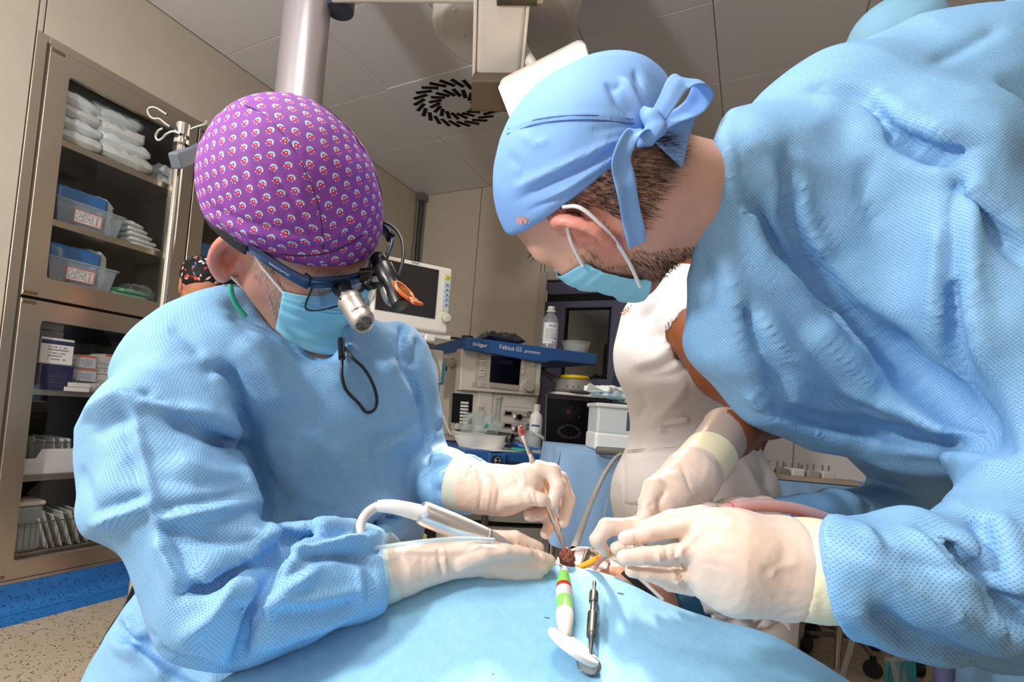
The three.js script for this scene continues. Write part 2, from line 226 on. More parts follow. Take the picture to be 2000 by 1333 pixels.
{
  // floor: beige vinyl in sheets, with the blue border strip coved up the walls
  const fl = struct('floor', box(RX - LX + 0.3, 0.1, RZ - BZ + 0.3, (RX + LX) / 2, -0.056, (RZ + BZ) / 2), mCore);
  for (let x = LX + 0.16, i = 0; x < RX; x += 1.32, i++) { const w = Math.min(1.318, RX - x); obj('vinyl_sheet', boxUV(box(w, 0.006, RZ - BZ - 0.16, x + w / 2, -0.003, (RZ + BZ) / 2 + 0.08)), mFloor, fl); }
  const bl = [boxUV(box(0.16, 0.006, RZ - BZ, LX + 0.08, -0.003, (RZ + BZ) / 2)), boxUV(box(RX - LX - 0.16, 0.006, 0.16, (RX + LX) / 2 + 0.08, -0.003, BZ + 0.08))];
  obj('border_strip', bl, mBlueFloor, fl);
  const cove = (len) => { const s = new THREE.Shape(); s.moveTo(-0.01, 0.112); s.lineTo(0.004, 0.112); s.lineTo(0.006, 0.05); s.quadraticCurveTo(0.008, 0.004, 0.055, 0.001); s.lineTo(-0.01, 0.001); return new THREE.ExtrudeGeometry(s, { depth: len, bevelEnabled: false, curveSegments: 10 }); };
  const c1 = cove(RZ - BZ).translate(LX, 0, BZ); struct('baseboard_left', boxUV(c1), mBlueFloor);
  struct('baseboard_back', [boxUV(cove(1.145).rotateY(-Math.PI / 2).translate(-1.455, 0, BZ)), boxUV(cove(3.6).rotateY(-Math.PI / 2).translate(RX, 0, BZ))], mBlueFloor);
  // left wall: panels round the opening of the built-in cabinet
  const CZ0 = -0.991, CZ1 = -2.55, CB = 0.112, CT = 2.403;
  const wl = struct('wall_left', [box(T, CH, RZ - CZ0, LX - T / 2 - 0.012, CH / 2, (RZ + CZ0) / 2), box(T, CH, CZ1 - BZ + T, LX - T / 2 - 0.012, CH / 2, (BZ - T + CZ1) / 2), box(T, CH - CT, CZ0 - CZ1, LX - T / 2 - 0.012, (CH + CT) / 2, (CZ0 + CZ1) / 2), box(T, CB, CZ0 - CZ1, LX - T / 2 - 0.012, CB / 2, (CZ0 + CZ1) / 2)], mSeam);
  const lp = (z0, z1, y0, y1) => obj('wall_panel', boxUV(rbox(0.012, y1 - y0, Math.abs(z1 - z0) - 0.006, 0.002, LX - 0.006, (y0 + y1) / 2, (z0 + z1) / 2), 1.5), mWall, wl);
  lp(RZ, 1.464, 0, CH); lp(1.464, 0.224, 0, CH); lp(0.224, CZ0, 0, CH); lp(CZ0, -1.016, CT, CH); lp(-1.016, -2.25, CT, CH); lp(-2.25, CZ1, CT, CH); lp(CZ1, -3.489, 0, CH); lp(-3.489, BZ, 0, CH); lp(CZ0, CZ1, 0, CB);
  // back wall with the door opening
  const DX0 = -1.445, DX1 = -0.2, DT = 2.083;
  const wb = struct('wall_back', [box(DX0 - LX, CH, T, (DX0 + LX) / 2, CH / 2, BZ - T / 2 - 0.012), box(RX - DX1 + T, CH, T, (RX + T + DX1) / 2, CH / 2, BZ - T / 2 - 0.012), box(DX1 - DX0, CH - DT, T, (DX0 + DX1) / 2, (CH + DT) / 2, BZ - T / 2 - 0.012)], mSeam);
  const bp = (x0, x1, y0, y1) => obj('wall_panel', boxUV(rbox(Math.abs(x1 - x0) - 0.006, y1 - y0, 0.012, 0.002, (x0 + x1) / 2, (y0 + y1) / 2, BZ - 0.006), 1.5), mWall, wb);
  bp(LX, -2.006, 0, CH); bp(-2.006, DX0, 0, CH); bp(DX0, -1.416, DT, CH); bp(-1.416, -0.806, DT, CH); bp(-0.806, DX1, DT, CH); bp(DX1, 0.6, 0, CH); bp(0.6, 1.8, 0, CH); bp(1.8, RX, 0, CH);
  struct('wall_right', box(T, CH, RZ - BZ + 0.2, RX + T / 2, CH / 2, (RZ + BZ) / 2), mWall);
  struct('wall_rear', box(RX - LX + 0.3, CH, T, (RX + LX) / 2, CH / 2, RZ + T / 2), mWall);
  // ceiling of metal cassettes
  const ce = struct('ceiling', box(RX - LX + 0.3, 0.1, RZ - BZ + 0.3, (RX + LX) / 2, CH + 0.064, (RZ + BZ) / 2), mSeam);
  const xs = [LX, -2.49, -1.925, -1.36, -0.795, -0.235, 0.33, 0.895, 1.46, 2.025, 2.59, RX], zs = [BZ, -3.77, -3.14, -2.51, -1.88, -1.25, -0.62, 0.01, 0.64, 1.27, 1.9, RZ];
  const lit = new Set(UNSEEN_PANEL_LIGHTS.map(p => xs.findIndex((x, i) => p[0] >= x && p[0] < xs[i + 1]) + ',' + zs.findIndex((z, i) => p[1] >= z && p[1] < zs[i + 1])));
  for (let i = 0; i + 1 < xs.length; i++) for (let j = 0; j + 1 < zs.length; j++) { const w = xs[i + 1] - xs[i] - 0.003, d = zs[j + 1] - zs[j] - 0.003; if (w < 0.02) continue;
    if (lit.has(i + ',' + j)) continue;
    obj('ceiling_panel', rbox(w, 0.014, d, 0.003, (xs[i] + xs[i + 1]) / 2, CH + 0.007, (zs[j] + zs[j + 1]) / 2), mCeil, ce); }
  // unseen luminaires in the ceiling, out of view, placed to light the room: a glowing sheet and a light of the same size
  UNSEEN_PANEL_LIGHTS.forEach(([px, pz, inten], k) => {
    const i = xs.findIndex((x, n) => px >= x && px < xs[n + 1]), j = zs.findIndex((z, n) => pz >= z && pz < zs[n + 1]), cx = (xs[i] + xs[i + 1]) / 2, cz = (zs[j] + zs[j + 1]) / 2, w = xs[i + 1] - xs[i] - 0.02, d = zs[j + 1] - zs[j] - 0.02;
    const t = thing('unseen_ceiling_light', 'unseen flat square white ceiling light panel ' + ['over the patient and the two surgeons', 'behind the camera near the cabinet wall', 'right of the leaning surgeon, over open floor', 'in the rear corner by the right wall'][k], 'ceiling light', [cx, CH, cz], 0, 'unseen ceiling light panels');
    obj('frame', [box(w, 0.012, 0.02, 0, 0.006, d / 2 - 0.01), box(w, 0.012, 0.02, 0, 0.006, -d / 2 + 0.01), box(0.02, 0.012, d, w / 2 - 0.01, 0.006, 0), box(0.02, 0.012, d, -w / 2 + 0.01, 0.006, 0)], mCeil, t);
    obj('diffuser', box(w - 0.04, 0.008, d - 0.04, 0, 0.008, 0), new THREE.MeshStandardMaterial({ color: 0xffffff, emissive: 0xfff4e6, emissiveIntensity: 1.2 }), t);
    const L = new THREE.RectAreaLight(0xfffaf4, inten, w - 0.04, d - 0.04); L.position.set(0, -0.002, 0); L.rotation.x = -Math.PI / 2; t.add(L);
  });
  // corner conduit with the light strip of metal trim
  const mAlu = M(0xb8b4ae, 0.3, { metalness: 0.85 });
  const cd = thing('corner_conduit', 'slim metal conduit running up the far corner of the room', 'conduit', [LX + 0.02, 0, BZ + 0.02]);
  obj('profile', [rbox(0.05, CH - 0.05, 0.012, 0.003, 0.025, CH / 2 - 0.02, 0.0), rbox(0.012, CH - 0.05, 0.05, 0.003, 0, CH / 2 - 0.02, 0.025)], mAlu, cd);
  obj('cable', [bar(V(0.022, 0.1, 0.018), V(0.022, CH - 0.06, 0.018), 0.007), bar(V(0.036, 0.1, 0.012), V(0.036, CH - 0.06, 0.012), 0.005)], M(0x55524c, 0.5), cd);
  obj('bracket', [rbox(0.075, 0.05, 0.075, 0.006, 0.03, CH - 0.045, 0.03)], M(0x8b877e, 0.4, { metalness: 0.7 }), cd);
  obj('grommet', [0, 1, 2, 3].map(i => rbox(0.06, 0.016, 0.05, 0.004, 0.026, 2.12 + i * 0.028, 0.02)), M(0x4a463f, 0.6), cd);
  // door in the back wall
  const mFrame = M(0xb6aca4, 0.45), mLeaf = M(0x4a4668, 0.5), mDark = M(0x05050a, 0.85);
  const dr = new THREE.Group(); dr.name = 'door_1'; dr.userData.kind = 'structure'; dr.position.set((DX0 + DX1) / 2, 0, BZ); scene.add(dr);
  const dw = DX1 - DX0, fr = 0.062;
  obj('door_frame', [rbox(fr, DT, 0.17, 0.006, -dw / 2 + fr / 2, DT / 2, -0.06), rbox(fr, DT, 0.17, 0.006, dw / 2 - fr / 2, DT / 2, -0.06), rbox(dw - 2 * fr - 0.001, fr, 0.168, 0.006, 0, DT - fr / 2, -0.06)], mFrame, dr);
  const lw = dw - 2 * fr - 0.01, lh = DT - fr - 0.012, wx0 = -1.229 - (DX0 + DX1) / 2, wx1 = -0.898 - (DX0 + DX1) / 2, wy0 = 1.292, wy1 = 1.812;
  const hole = new THREE.Shape(); hole.moveTo(-lw / 2, 0.008); hole.lineTo(lw / 2, 0.008); hole.lineTo(lw / 2, lh); hole.lineTo(-lw / 2, lh); hole.closePath();
  const h2 = new THREE.Path(); h2.moveTo(wx0, wy0); h2.lineTo(wx0, wy1); h2.lineTo(wx1, wy1); h2.lineTo(wx1, wy0); h2.closePath(); hole.holes.push(h2);
  const leaf = obj('door_leaf', new THREE.ExtrudeGeometry(hole, { depth: 0.04, bevelEnabled: false }).translate(0, 0, -0.045), mLeaf, dr);
  const g = 0.012; obj('gasket', [box(wx1 - wx0, g, 0.05, (wx0 + wx1) / 2, wy0 + g / 2, -0.024), box(wx1 - wx0, g, 0.05, (wx0 + wx1) / 2, wy1 - g / 2, -0.024), box(g, wy1 - wy0, 0.05, wx0 + g / 2, (wy0 + wy1) / 2, -0.024), box(g, wy1 - wy0, 0.05, wx1 - g / 2, (wy0 + wy1) / 2, -0.024)], mDark, leaf);
  obj('pane', box(wx1 - wx0 - 0.02, wy1 - wy0 - 0.02, 0.006, (wx0 + wx1) / 2, (wy0 + wy1) / 2, -0.028), P(0x66706a, 0.04, { transmission: 1, thickness: 0, ior: 1.5 }), leaf);
  obj('dark_band', rbox(lw - 0.012, 0.055, 0.006, 0.002, 0, 1.888, -0.002), mDark, leaf);
  obj('door_handle', [bar(V(wx1 - 0.06, 1.02, 0.0), V(wx1 - 0.06, 1.02, 0.045), 0.01), bar(V(wx1 - 0.06, 1.02, 0.045), V(wx1 - 0.17, 1.02, 0.045), 0.009)], mAlu, dr);
  obj('hinge', [1.9, 1.2, 0.3].map(y => cyl(0.009, 0.009, 0.09, -lw / 2 - 0.004, y, 0.004)), mAlu, dr);
  // the corridor behind the door's window
  struct('corridor_wall', [box(2.6, CH, 0.05, -0.8, CH / 2, BZ - 1.5), box(0.05, CH, 1.4, -2.0, CH / 2, BZ - 0.8), box(0.05, CH, 1.4, 0.4, CH / 2, BZ - 0.8)], M(0x5f6660, 0.7));
  struct('corridor_floor', box(2.4, 0.05, 1.4, -0.8, -0.03, BZ - 0.83), M(0x4a4f4a, 0.5)); struct('corridor_ceiling', box(2.4, 0.05, 1.4, -0.8, 2.5, BZ - 0.83), M(0x6f746c, 0.6));
  const rd = thing('grab_rail', 'pale vertical rail seen through the glass of the dark door', 'rail', [-1.02, 0, BZ - 0.5]); obj('bar', [bar(V(0, 0.95, 0), V(0, 1.55, 0), 0.012), bar(V(0.06, 0.95, 0), V(0.06, 1.55, 0), 0.008)], mAlu, rd); obj('floor_post', bar(V(0.03, 0, 0), V(0.03, 0.95, 0), 0.012), mAlu, rd);
  // swirl air outlet in the ceiling
  const vt = thing('air_vent', 'round ceiling air outlet with two rings of black slanting slots', 'air vent', [-1.63, CH, -2.79]);
  obj('face_plate', rbox(0.6, 0.006, 0.6, 0.002, 0, -0.001, 0), mCeil, vt);
  const slot = rbox(0.026, 0.006, 0.098, 0.001), mSlot = M(0x020202, 0.9);
  for (const [n, r, tw] of [[24, 0.222, 0.86], [18, 0.128, 0.6]]) for (let i = 0; i < n; i++) { const a = i / n * Math.PI * 2, m = obj('slot', slot, mSlot, vt); m.position.set(Math.cos(a) * r, -0.003, Math.sin(a) * r); m.rotation.y = -a + Math.PI / 2 - tw; m.scale.set(1, 1, r > 0.2 ? 1 : 0.86); }
}
// ------------------------------------------------------------------ ceiling pendants and the operating lamp
const mWhiteP = M(0xd9d4cc, 0.32), mWarmGrey = M(0xc4beb4, 0.35);
{
  const t = thing('ceiling_pendant', 'white round ceiling mount with a flat boxed arm above the surgeons', 'ceiling mount', [-0.985, 2.3, -1.98]);
  const c = hitY(985, 62, 2.44); c.y = 2.42;
  const toL = g => g.translate(c.x + 0.985, c.y - 2.3, c.z + 1.98);
  obj('housing', toL(lathe([[0, 0.02], [0.235, 0.02], [0.25, 0.028], [0.25, 0.036], [0.262, 0.04], [0.278, 0.06], [0.278, 0.41], [0, 0.41]], 64)), mWhiteP, t);
  for (const [x, z] of [[-0.15, 0.05], [0.16, 0.08], [0.1, -0.19], [-0.12, 0.18]]) obj('screw', toL(new THREE.SphereGeometry(0.007, 10, 6).translate(x, 0.02, z)), mWarmGrey, t);
  // arm: from above the frame down to its dark rounded end
  const a = at(982, -30, 1.75), b = at(972, 150, 1.98), dir = b.clone().sub(a), len = dir.length(); dir.normalize();
  const side = V().crossVectors(V(0, 1, 0), dir).normalize(), up = V().crossVectors(dir, side).normalize();
  const m = new THREE.Matrix4().makeBasis(side, up, dir).setPosition(a.clone().add(b).multiplyScalar(0.5));
  wobj('arm', rbox(0.165, 0.13, len, 0.02, 0, 0.06, 0, 4).applyMatrix4(m), M(0xcfc9c6, 0.35), t);
  wobj('arm_cover', [-1, 1].map(s => rbox(0.012, 0.135, len, 0.004, s * 0.086, 0.06, 0).applyMatrix4(m)), mWhiteP, t);
  const m2 = new THREE.Matrix4().makeBasis(side, up, dir).setPosition(b);
  const capS = new THREE.Shape(); capS.moveTo(-0.09, -0.02); capS.lineTo(-0.09, 0.06); capS.quadraticCurveTo(-0.09, 0.135, 0, 0.135); capS.quadraticCurveTo(0.09, 0.135, 0.09, 0.06); capS.lineTo(0.09, -0.02); capS.closePath();
  wobj('arm_end_cap', new THREE.ExtrudeGeometry(new THREE.Shape([[-0.083, -0.09], [0.083, -0.09], [0.083, 0.02], [0.06, 0.075], [0.03, 0.1], [-0.03, 0.1], [-0.06, 0.075], [-0.083, 0.02]].map(p => new THREE.Vector2(...p))), { depth: 0.1, bevelEnabled: true, bevelSize: 0.006, bevelThickness: 0.006, bevelSegments: 2 }).translate(0, 0.03, -0.01).applyMatrix4(m2), M(0x55493a, 0.5), t);
}
{
  const p0 = at(598, 40, 1.95), t = thing('ceiling_column', 'thick satin metal ceiling column behind the purple cap', 'column', [p0.x, 1.75, p0.z]);
  obj('tube', cyl(0.083, 0.083, 0.9, 0, 0.63, 0, 40), M(0xb5adb0, 0.32, { metalness: 0.55 }), t);
  obj('ceiling_flange', cyl(0.16, 0.16, 0.04, 0, CH - 1.77, 0, 40), mWhiteP, t);
  obj('lower_head', rbox(0.33, 0.44, 0.26, 0.03, 0.065, -0.07, 0), mWhiteP, t);
  obj('joint', cyl(0.05, 0.05, 0.07, 0.1, 0.66, -0.06, 24), M(0x3c4454, 0.4), t);
  const a = at(650, -9, 1.9), b = at(1062, -9, 1.78);
  const arm = thing('lamp_arm', 'white horizontal swing arm along the top edge of the picture', 'arm', a); wobj('beam', [bar(a, b, 0.022, 0.022, 20)], mWhiteP, arm);
  wobj('joint', bar(at(972, -8, 1.78), at(1050, -8, 1.76), 0.027, 0.027, 20), M(0x3a342c, 0.5), arm);
}
{
  // operating lamp: rounded square head aimed at the mouth, with its light just in front of the glowing face
  const c = at(1082, 212, 1.85), t = thing('operating_lamp', 'glowing square operating lamp head behind the blue cap', 'operating lamp', c);
  const tgt = at(1110, 1080, 0.66), fz = tgt.clone().sub(c).normalize(), fx = camDir(0.83, -0.55, 0); fx.addScaledVector(fz, -fx.dot(fz)).normalize(); const fy = V().crossVectors(fz, fx);
  const m = basisM(fx, fy, fz, c);
  wobj('housing', rbox(0.3, 0.3, 0.07, 0.03, 0, 0, -0.042, 4).applyMatrix4(m), mWhiteP, t);
  wobj('glass', rbox(0.29, 0.29, 0.02, 0.03, 0, 0, 0.0, 4).applyMatrix4(m), new THREE.MeshStandardMaterial({ color: 0xfff0d8, emissive: 0xffd89a, emissiveIntensity: 7 }), t);
  wobj('stem', bar(c.clone().addScaledVector(fz, -0.07), at(1000, 60, 1.95), 0.02), mWhiteP, t);
  lampSpot.position.copy(c).addScaledVector(fz, 0.02); lampSpot.target.position.copy(at(1005, 1062, 0.65));
}
// ------------------------------------------------------------------ built-in steel cabinet and what it holds
const brushed = dataTex(256, 256, (x, y) => { const n = (hash3(x, 0, 3) - 0.5) * 26 + (hash3(x, y >> 3, 5) - 0.5) * 8; return [128 + n, 128 + n, 128 + n]; }, false);
const mSteel = M(0xd2c6b6, 0.3, { metalness: 0.92, roughnessMap: null, bumpMap: rep(brushed, 3, 1), bumpScale: 0.00012 });
const mHinge = M(0xa08a6a, 0.3, { metalness: 0.9 });
const mSteelDark = M(0x6e665c, 0.4, { metalness: 0.8 });
const mPane = P(0xffffff, 0.02, { transmission: 1, thickness: 0, ior: 1.5 });
const mPlastic = P(0xe6eef0, 0.12, { transmission: 0.78, thickness: 0, ior: 1.4, clearcoat: 0.6 });
const mClear = P(0xeef3f3, 0.1, { transmission: 0.8, thickness: 0, ior: 1.4 });
{
  const t = thing('steel_cabinet', 'brushed steel built-in cabinet with glazed doors in the left wall', 'cabinet', [LX, 0.112, -1.77]);
  const Y0 = 0.112, W = 1.559, Hc = 2.291, zc = 0, y = v => v - Y0, z = v => v + 1.77;
  const fr = (h, d, yy, zz) => rbox(0.03, h, d, 0.003, -0.009, yy, zz);
  obj('frame', [fr(Hc, 0.047, Hc / 2, z(-0.991) - 0.0235), fr(Hc, 0.047, Hc / 2, z(-2.55) + 0.0235), fr(0.038, W - 0.096, Hc - 0.019, 0), fr(0.018, W - 0.096, 0.009, 0)], mSteel, t);
  obj('carcass', [box(0.01, Hc, W, -0.43, Hc / 2, 0), box(0.42, Hc, 0.01, -0.22, Hc / 2, W / 2 - 0.04), box(0.42, Hc, 0.01, -0.22, Hc / 2, -W / 2 + 0.04), box(0.4, Hc - 0.02, 0.016, -0.228, Hc / 2, z(-1.757)), box(0.42, 0.012, W - 0.08, -0.22, Hc - 0.03, 0), box(0.42, 0.014, W - 0.08, -0.22, 0.05, 0), box(0.4, 0.02, W - 0.09, -0.225, y(1.305), 0)], M(0x3b352f, 0.6, { metalness: 0.3 }), t);
  for (const [y0, bay] of [[2.012, 0], [1.656, 0], [0.915, 0], [0.54, 0], [1.39, 0], [0.2, 0], [2.012, 1], [1.656, 1], [0.915, 1]]) {
    const zz = bay ? z(-2.11) : z(-1.397); obj('shelf', [rbox(0.36, 0.018, 0.69, 0.003, -0.24, y(y0), zz), rbox(0.012, 0.03, 0.69, 0.003, -0.056, y(y0), zz)], mSteel, t); }
  const hx = (a, b, c, d, r) => { const p = new THREE.Path(); p.moveTo(a + r, c); p.lineTo(b - r, c); p.quadraticCurveTo(b, c, b, c + r); p.lineTo(b, d - r); p.quadraticCurveTo(b, d, b - r, d); p.lineTo(a + r, d); p.quadraticCurveTo(a, d, a, d - r); p.lineTo(a, c + r); p.quadraticCurveTo(a, c, a + r, c); return p; };
  for (const [bay, up] of [[0, 1], [0, 0], [1, 1], [1, 0]]) {
    const z1 = bay ? -1.763 : -1.043, z0 = bay ? -2.498 : -1.751, ya = up ? 1.313 : 0.135, yb = up ? 2.36 : 1.297;
    const s = new THREE.Shape(); s.moveTo(z0, ya); s.lineTo(z1, ya); s.lineTo(z1, yb); s.lineTo(z0, yb); s.closePath();
    const wz1 = z1 - 0.08, wz0 = z0 + 0.103, wy0 = up ? 1.397 : 0.207, wy1 = up ? 2.278 : 1.219; s.holes.push(hx(wz0, wz1, wy0, wy1, 0.02));
    const g = new THREE.ExtrudeGeometry(s, { depth: 0.022, bevelEnabled: true, bevelSize: 0.0015, bevelThickness: 0.0015, bevelSegments: 1, curveSegments: 6 }).rotateY(-Math.PI / 2).translate(0.001 + 0.012, -Y0, 1.77);
    const d = obj('door', boxUV(g), mSteel, t);
    obj('pane', box(0.004, wy1 - wy0 + 0.004, wz1 - wz0 + 0.004, -0.006, y((wy0 + wy1) / 2), z((wz0 + wz1) / 2)), mPane, d);
    for (const v of [up ? 2.352 : 1.285, up ? 1.325 : 0.15]) obj('hinge', rbox(0.012, 0.014, 0.055, 0.003, 0.012, y(v), z(z1) - 0.028), mHinge, d);
    if (!up || bay) obj('handle', [bar(V(0.05, y((wy0 + wy1) / 2 - 0.09), z(z0) + 0.04), V(0.05, y((wy0 + wy1) / 2 + 0.09), z(z0) + 0.04), 0.008), ...[-0.07, 0.07].map(e => bar(V(0.012, y((wy0 + wy1) / 2 + e), z(z0) + 0.04), V(0.05, y((wy0 + wy1) / 2 + e), z(z0) + 0.04), 0.006))], mSteel, d);
  }
  obj('edge_trim', [box(0.008, Hc - 0.06, 0.008, 0.004, Hc / 2, z(-1.042) + 0.004), box(0.006, Hc - 0.06, 0.004, 0.006, Hc / 2, z(-1.037) + 0.006)], mSteelDark, t);
}
// soft parcel: a pillowed, crumpled box; origin at the middle of its bottom
function parcel(w, h, d, seed, crumple = 0.012, puff = 0.7) {
  let g = mergeVertices(new THREE.BoxGeometry(w, h, d, 18, 9, 18).deleteAttribute('normal').deleteAttribute('uv')); const p = g.attributes.position;
  for (let i = 0; i < p.count; i++) { let x = p.getX(i), y = p.getY(i), z = p.getZ(i); const u = 2 * x / w, v = 2 * z / d, k = (1 - u * u) * (1 - v * v); y *= (1 - puff) + puff * Math.pow(Math.max(0, k), 0.35); x *= 1 - 0.06 * v * v; z *= 1 - 0.06 * u * u;
    const f = 1 - 2 * Math.abs(noise3(x * 22 + seed * 7, y * 30, z * 22 + seed)); const e = noise3(x * 60 + seed, y * 60, z * 60); const c = crumple * (f * 0.7 + e * 0.3); x += c * 0.4 * noise3(z * 30, y * 30, seed); y += c * (y > 0 ? 1 : 0.25); z += c * 0.5; p.setXYZ(i, x, y, z); }
  g.computeVertexNormals(); g.computeBoundingBox(); g.translate(0, -g.boundingBox.min.y, 0); return boxUV(g);
}
const onShelf = (x, y, px) => { // world point on the vertical plane x at pixel column px and height y
  let lo = -0.8, hi = -2.5; const q = [0, 0, 0]; for (let i = 0; i < 40; i++) { const m = (lo + hi) / 2; toPx(V(x, y, m), q); if (q[0] < px) lo = m; else hi = m; } return V(x, y, (lo + hi) / 2); };
{
  const mLinen = M(0xd9dcd8, 0.55), mWrap = P(0xe2e8ea, 0.2, { clearcoat: 0.8, clearcoatRoughness: 0.15 }), mBluePack = P(0x2f79bd, 0.35, { clearcoat: 0.7, clearcoatRoughness: 0.1 }), mGreen = M(0x6fae92, 0.7);
  const put = (name, label, cat, group, w, h, d, px, x, y, seed, mat, turn = 0, cr = 0.012, wrapW) => {
    const q = onShelf(x + w / 2, y, px), t = thing(name, label, cat, [x, y, q.z], turn, group);
    obj('pack', parcel(w, h, d, seed, cr), mat, t); if (wrapW) obj('wrap', parcel(w * 1.05, h * 1.2, d * 1.08, seed + 3, 0.02, 0.8), mClear, t); return t; };
  const S1 = 2.021, S2 = 1.665, S3 = 1.399, G = 'plastic-wrapped linen packs on the top shelf';
  [[-2.79, 0, 'lowest'], [-2.79, 0.056, 'second from the bottom'], [-2.79, 0.11, 'third from the bottom'], [-2.79, 0.162, 'topmost']].forEach(([x, dy, w], i) => put('linen_pack', 'white wrapped linen pack at the left end of the top shelf, ' + w, 'linen pack', G, 0.32, 0.07, 0.19, 164 - i * 3, x, S1 + dy, i + 1, i % 2 ? mWrap : mLinen, 0.05 * (i - 1), 0.012));
  [['lowest'], ['second from the bottom'], ['third from the bottom'], ['topmost']].forEach(([w], i) => put('linen_pack', 'crinkled clear-wrapped linen pack in the middle of the top shelf, ' + w, 'linen pack', G, 0.32, 0.075, 0.27 - i * 0.014, 255 - i * 5, -2.79, S1 + i * 0.055, i + 11, i % 2 ? mWrap : mLinen, -0.05 * i, 0.02, i === 3));
  ['lower', 'upper'].forEach((w, i) => put('linen_pack', 'small white wrapped pack beside the steel pole on the top shelf, ' + w + ' one', 'linen pack', G, 0.25, 0.06, 0.1, 328, -2.82, S1 + i * 0.055, i + 21, mWrap, 0.1 * i, 0.02));
  // translucent bins with blue packs
  const sheet = canvasTex(256, 128, (c, w, h) => { c.fillStyle = '#e8e4e0'; c.fillRect(0, 0, w, h); c.strokeStyle = '#b03a36'; c.lineWidth = 8; c.strokeRect(6, 6, w - 12, h - 12); c.fillStyle = '#5a5560'; for (let i = 0; i < 7; i++) for (let j = 0; j < 12; j++) if (hash3(i, j, 3) > 0.35) c.fillRect(20 + j * 12, 20 + i * 13, 9, 7); c.strokeStyle = '#b03a36'; c.lineWidth = 4; c.strokeRect(168, 24, 34, 80); c.strokeRect(208, 24, 34, 80); });
  const bins = [[S2, 175, 'on the middle shelf'], [S3, 160, 'on the lowest shelf of the upper door']];
  bins.forEach(([y, px, where], i) => {
    const q = onShelf(-2.67, y, px), w = 0.3, h = 0.115, d = 0.3, t = thing('storage_bin', 'clear plastic bin with a red-framed paper label ' + where, 'bin', [-2.82, y, q.z], 0, 'plastic bins holding blue packs');
    const wall = (sx, sz, n) => { const tp = 0.02; return gridSurf(1, 1, (u, v) => n === 'x' ? V(sx * (w / 2 - tp * (1 - v)), 0.004 + v * h, (u - 0.5) * (d - 2 * tp * (1 - v))) : V((u - 0.5) * (w - 2 * tp * (1 - v)), 0.004 + v * h, sz * (d / 2 - tp * (1 - v))), 0.003); };
    obj('shell', [box(w - 0.04, 0.004, d - 0.04, 0, 0.003, 0), wall(1, 0, 'x'), wall(-1, 0, 'x'), wall(0, 1, 'z'), wall(0, -1, 'z')], mPlastic, t);
    obj('rim', [rbox(0.016, 0.01, d + 0.02, 0.003, w / 2, h, 0), rbox(0.016, 0.01, d + 0.02, 0.003, -w / 2, h, 0), rbox(w, 0.01, 0.016, 0.003, 0, h, d / 2), rbox(w, 0.01, 0.016, 0.003, 0, h, -d / 2)], mPlastic, t);
    obj('paper_label', new THREE.PlaneGeometry(0.13, 0.062).rotateY(Math.PI / 2).rotateZ(-0.17).translate(w / 2 - 0.002, h * 0.5, 0.01), M(0xffffff, 0.5, { map: sheet, side: THREE.DoubleSide }), t, 'white paper label with a red frame');
    const b = thing('blue_pack', 'blue wrapped pack standing in the clear bin ' + where, 'pack', [-2.835, y + 0.008, q.z + 0.01], 0, 'blue packs in the plastic bins');
    obj('pack', parcel(0.22, 0.19, 0.235, 31 + i, 0.004, 0.12), mBluePack, b); obj('film', parcel(0.1, 0.2, 0.1, 35 + i, 0.02, 0.3).translate(0.02, 0, -0.11), mWrap, b);
    obj('printed_mark', [0, 1, 2].map(k => box(0.001, 0.018, 0.006, 0.116, 0.1 + k * 0.004, -0.06 - k * 0.01)), M(0xe4ecf2, 0.5), b);
  });
  for (let i = 0; i < 5; i++) put('folded_sheet', 'folded white sheet leaning right of the bin on the middle shelf, ' + ['first', 'second', 'third', 'fourth', 'fifth'][i] + ' from the bottom', 'folded sheet', 'folded sheets on the middle shelf', 0.26, 0.03, 0.17 - i * 0.018, 288 - i * 7, -2.82, S2 + i * 0.024, 41 + i, mLinen, 0.04 * i, 0.008);
  for (let i = 0; i < 2; i++) put('green_cloth', 'folded green cloth in clear film on the lowest upper shelf, ' + ['lower', 'upper'][i] + ' one', 'cloth', 'green cloths', 0.24, 0.03, 0.2 - i * 0.03, 255 + i * 6, -2.81, S3 + i * 0.024, 51 + i, mGreen, 0.2 * i, 0.01);
  put('film_bag', 'crumpled clear film bag standing behind the green cloths', 'bag', null, 0.16, 0.1, 0.2, 285, -2.88, S3, 57, mClear, 0.1, 0.03);
  // ---- lower shelves: boxes of supplies
  const L1 = 0.924, print = (bg, bands, sd) => canvasTex(128, 128, (c, w, h) => { const r = rng(sd); c.fillStyle = bg; c.fillRect(0, 0, w, h); for (const [col, y, hh] of bands) { c.fillStyle = col; c.fillRect(0, y * h, w, hh * h); } c.fillStyle = '#4a4650'; for (let k = 0; k < 5; k++) { const y = h * (0.32 + k * 0.12); if (k % 2) c.fillRect(w * 0.2, y, w * (0.3 + 0.4 * r()), 4); else for (let x = w * 0.22; x < w * 0.8; x += 5) if (r() > 0.4) c.fillRect(x, y, 3, 7); } });
  const carton = (label, group, px, y, w, h, d, x, face, side, turn = 0) => { const q = onShelf(x + w / 2, y, px), t = thing('supply_box', label, 'box', [x, y, q.z], turn, group); obj('carton', rbox(w, h, d, 0.002, 0, h / 2, 0), side, t); obj('printed_front', rbox(0.0015, h - 0.003, d - 0.003, 0.0005, w / 2, h / 2, 0), face, t); return t; };
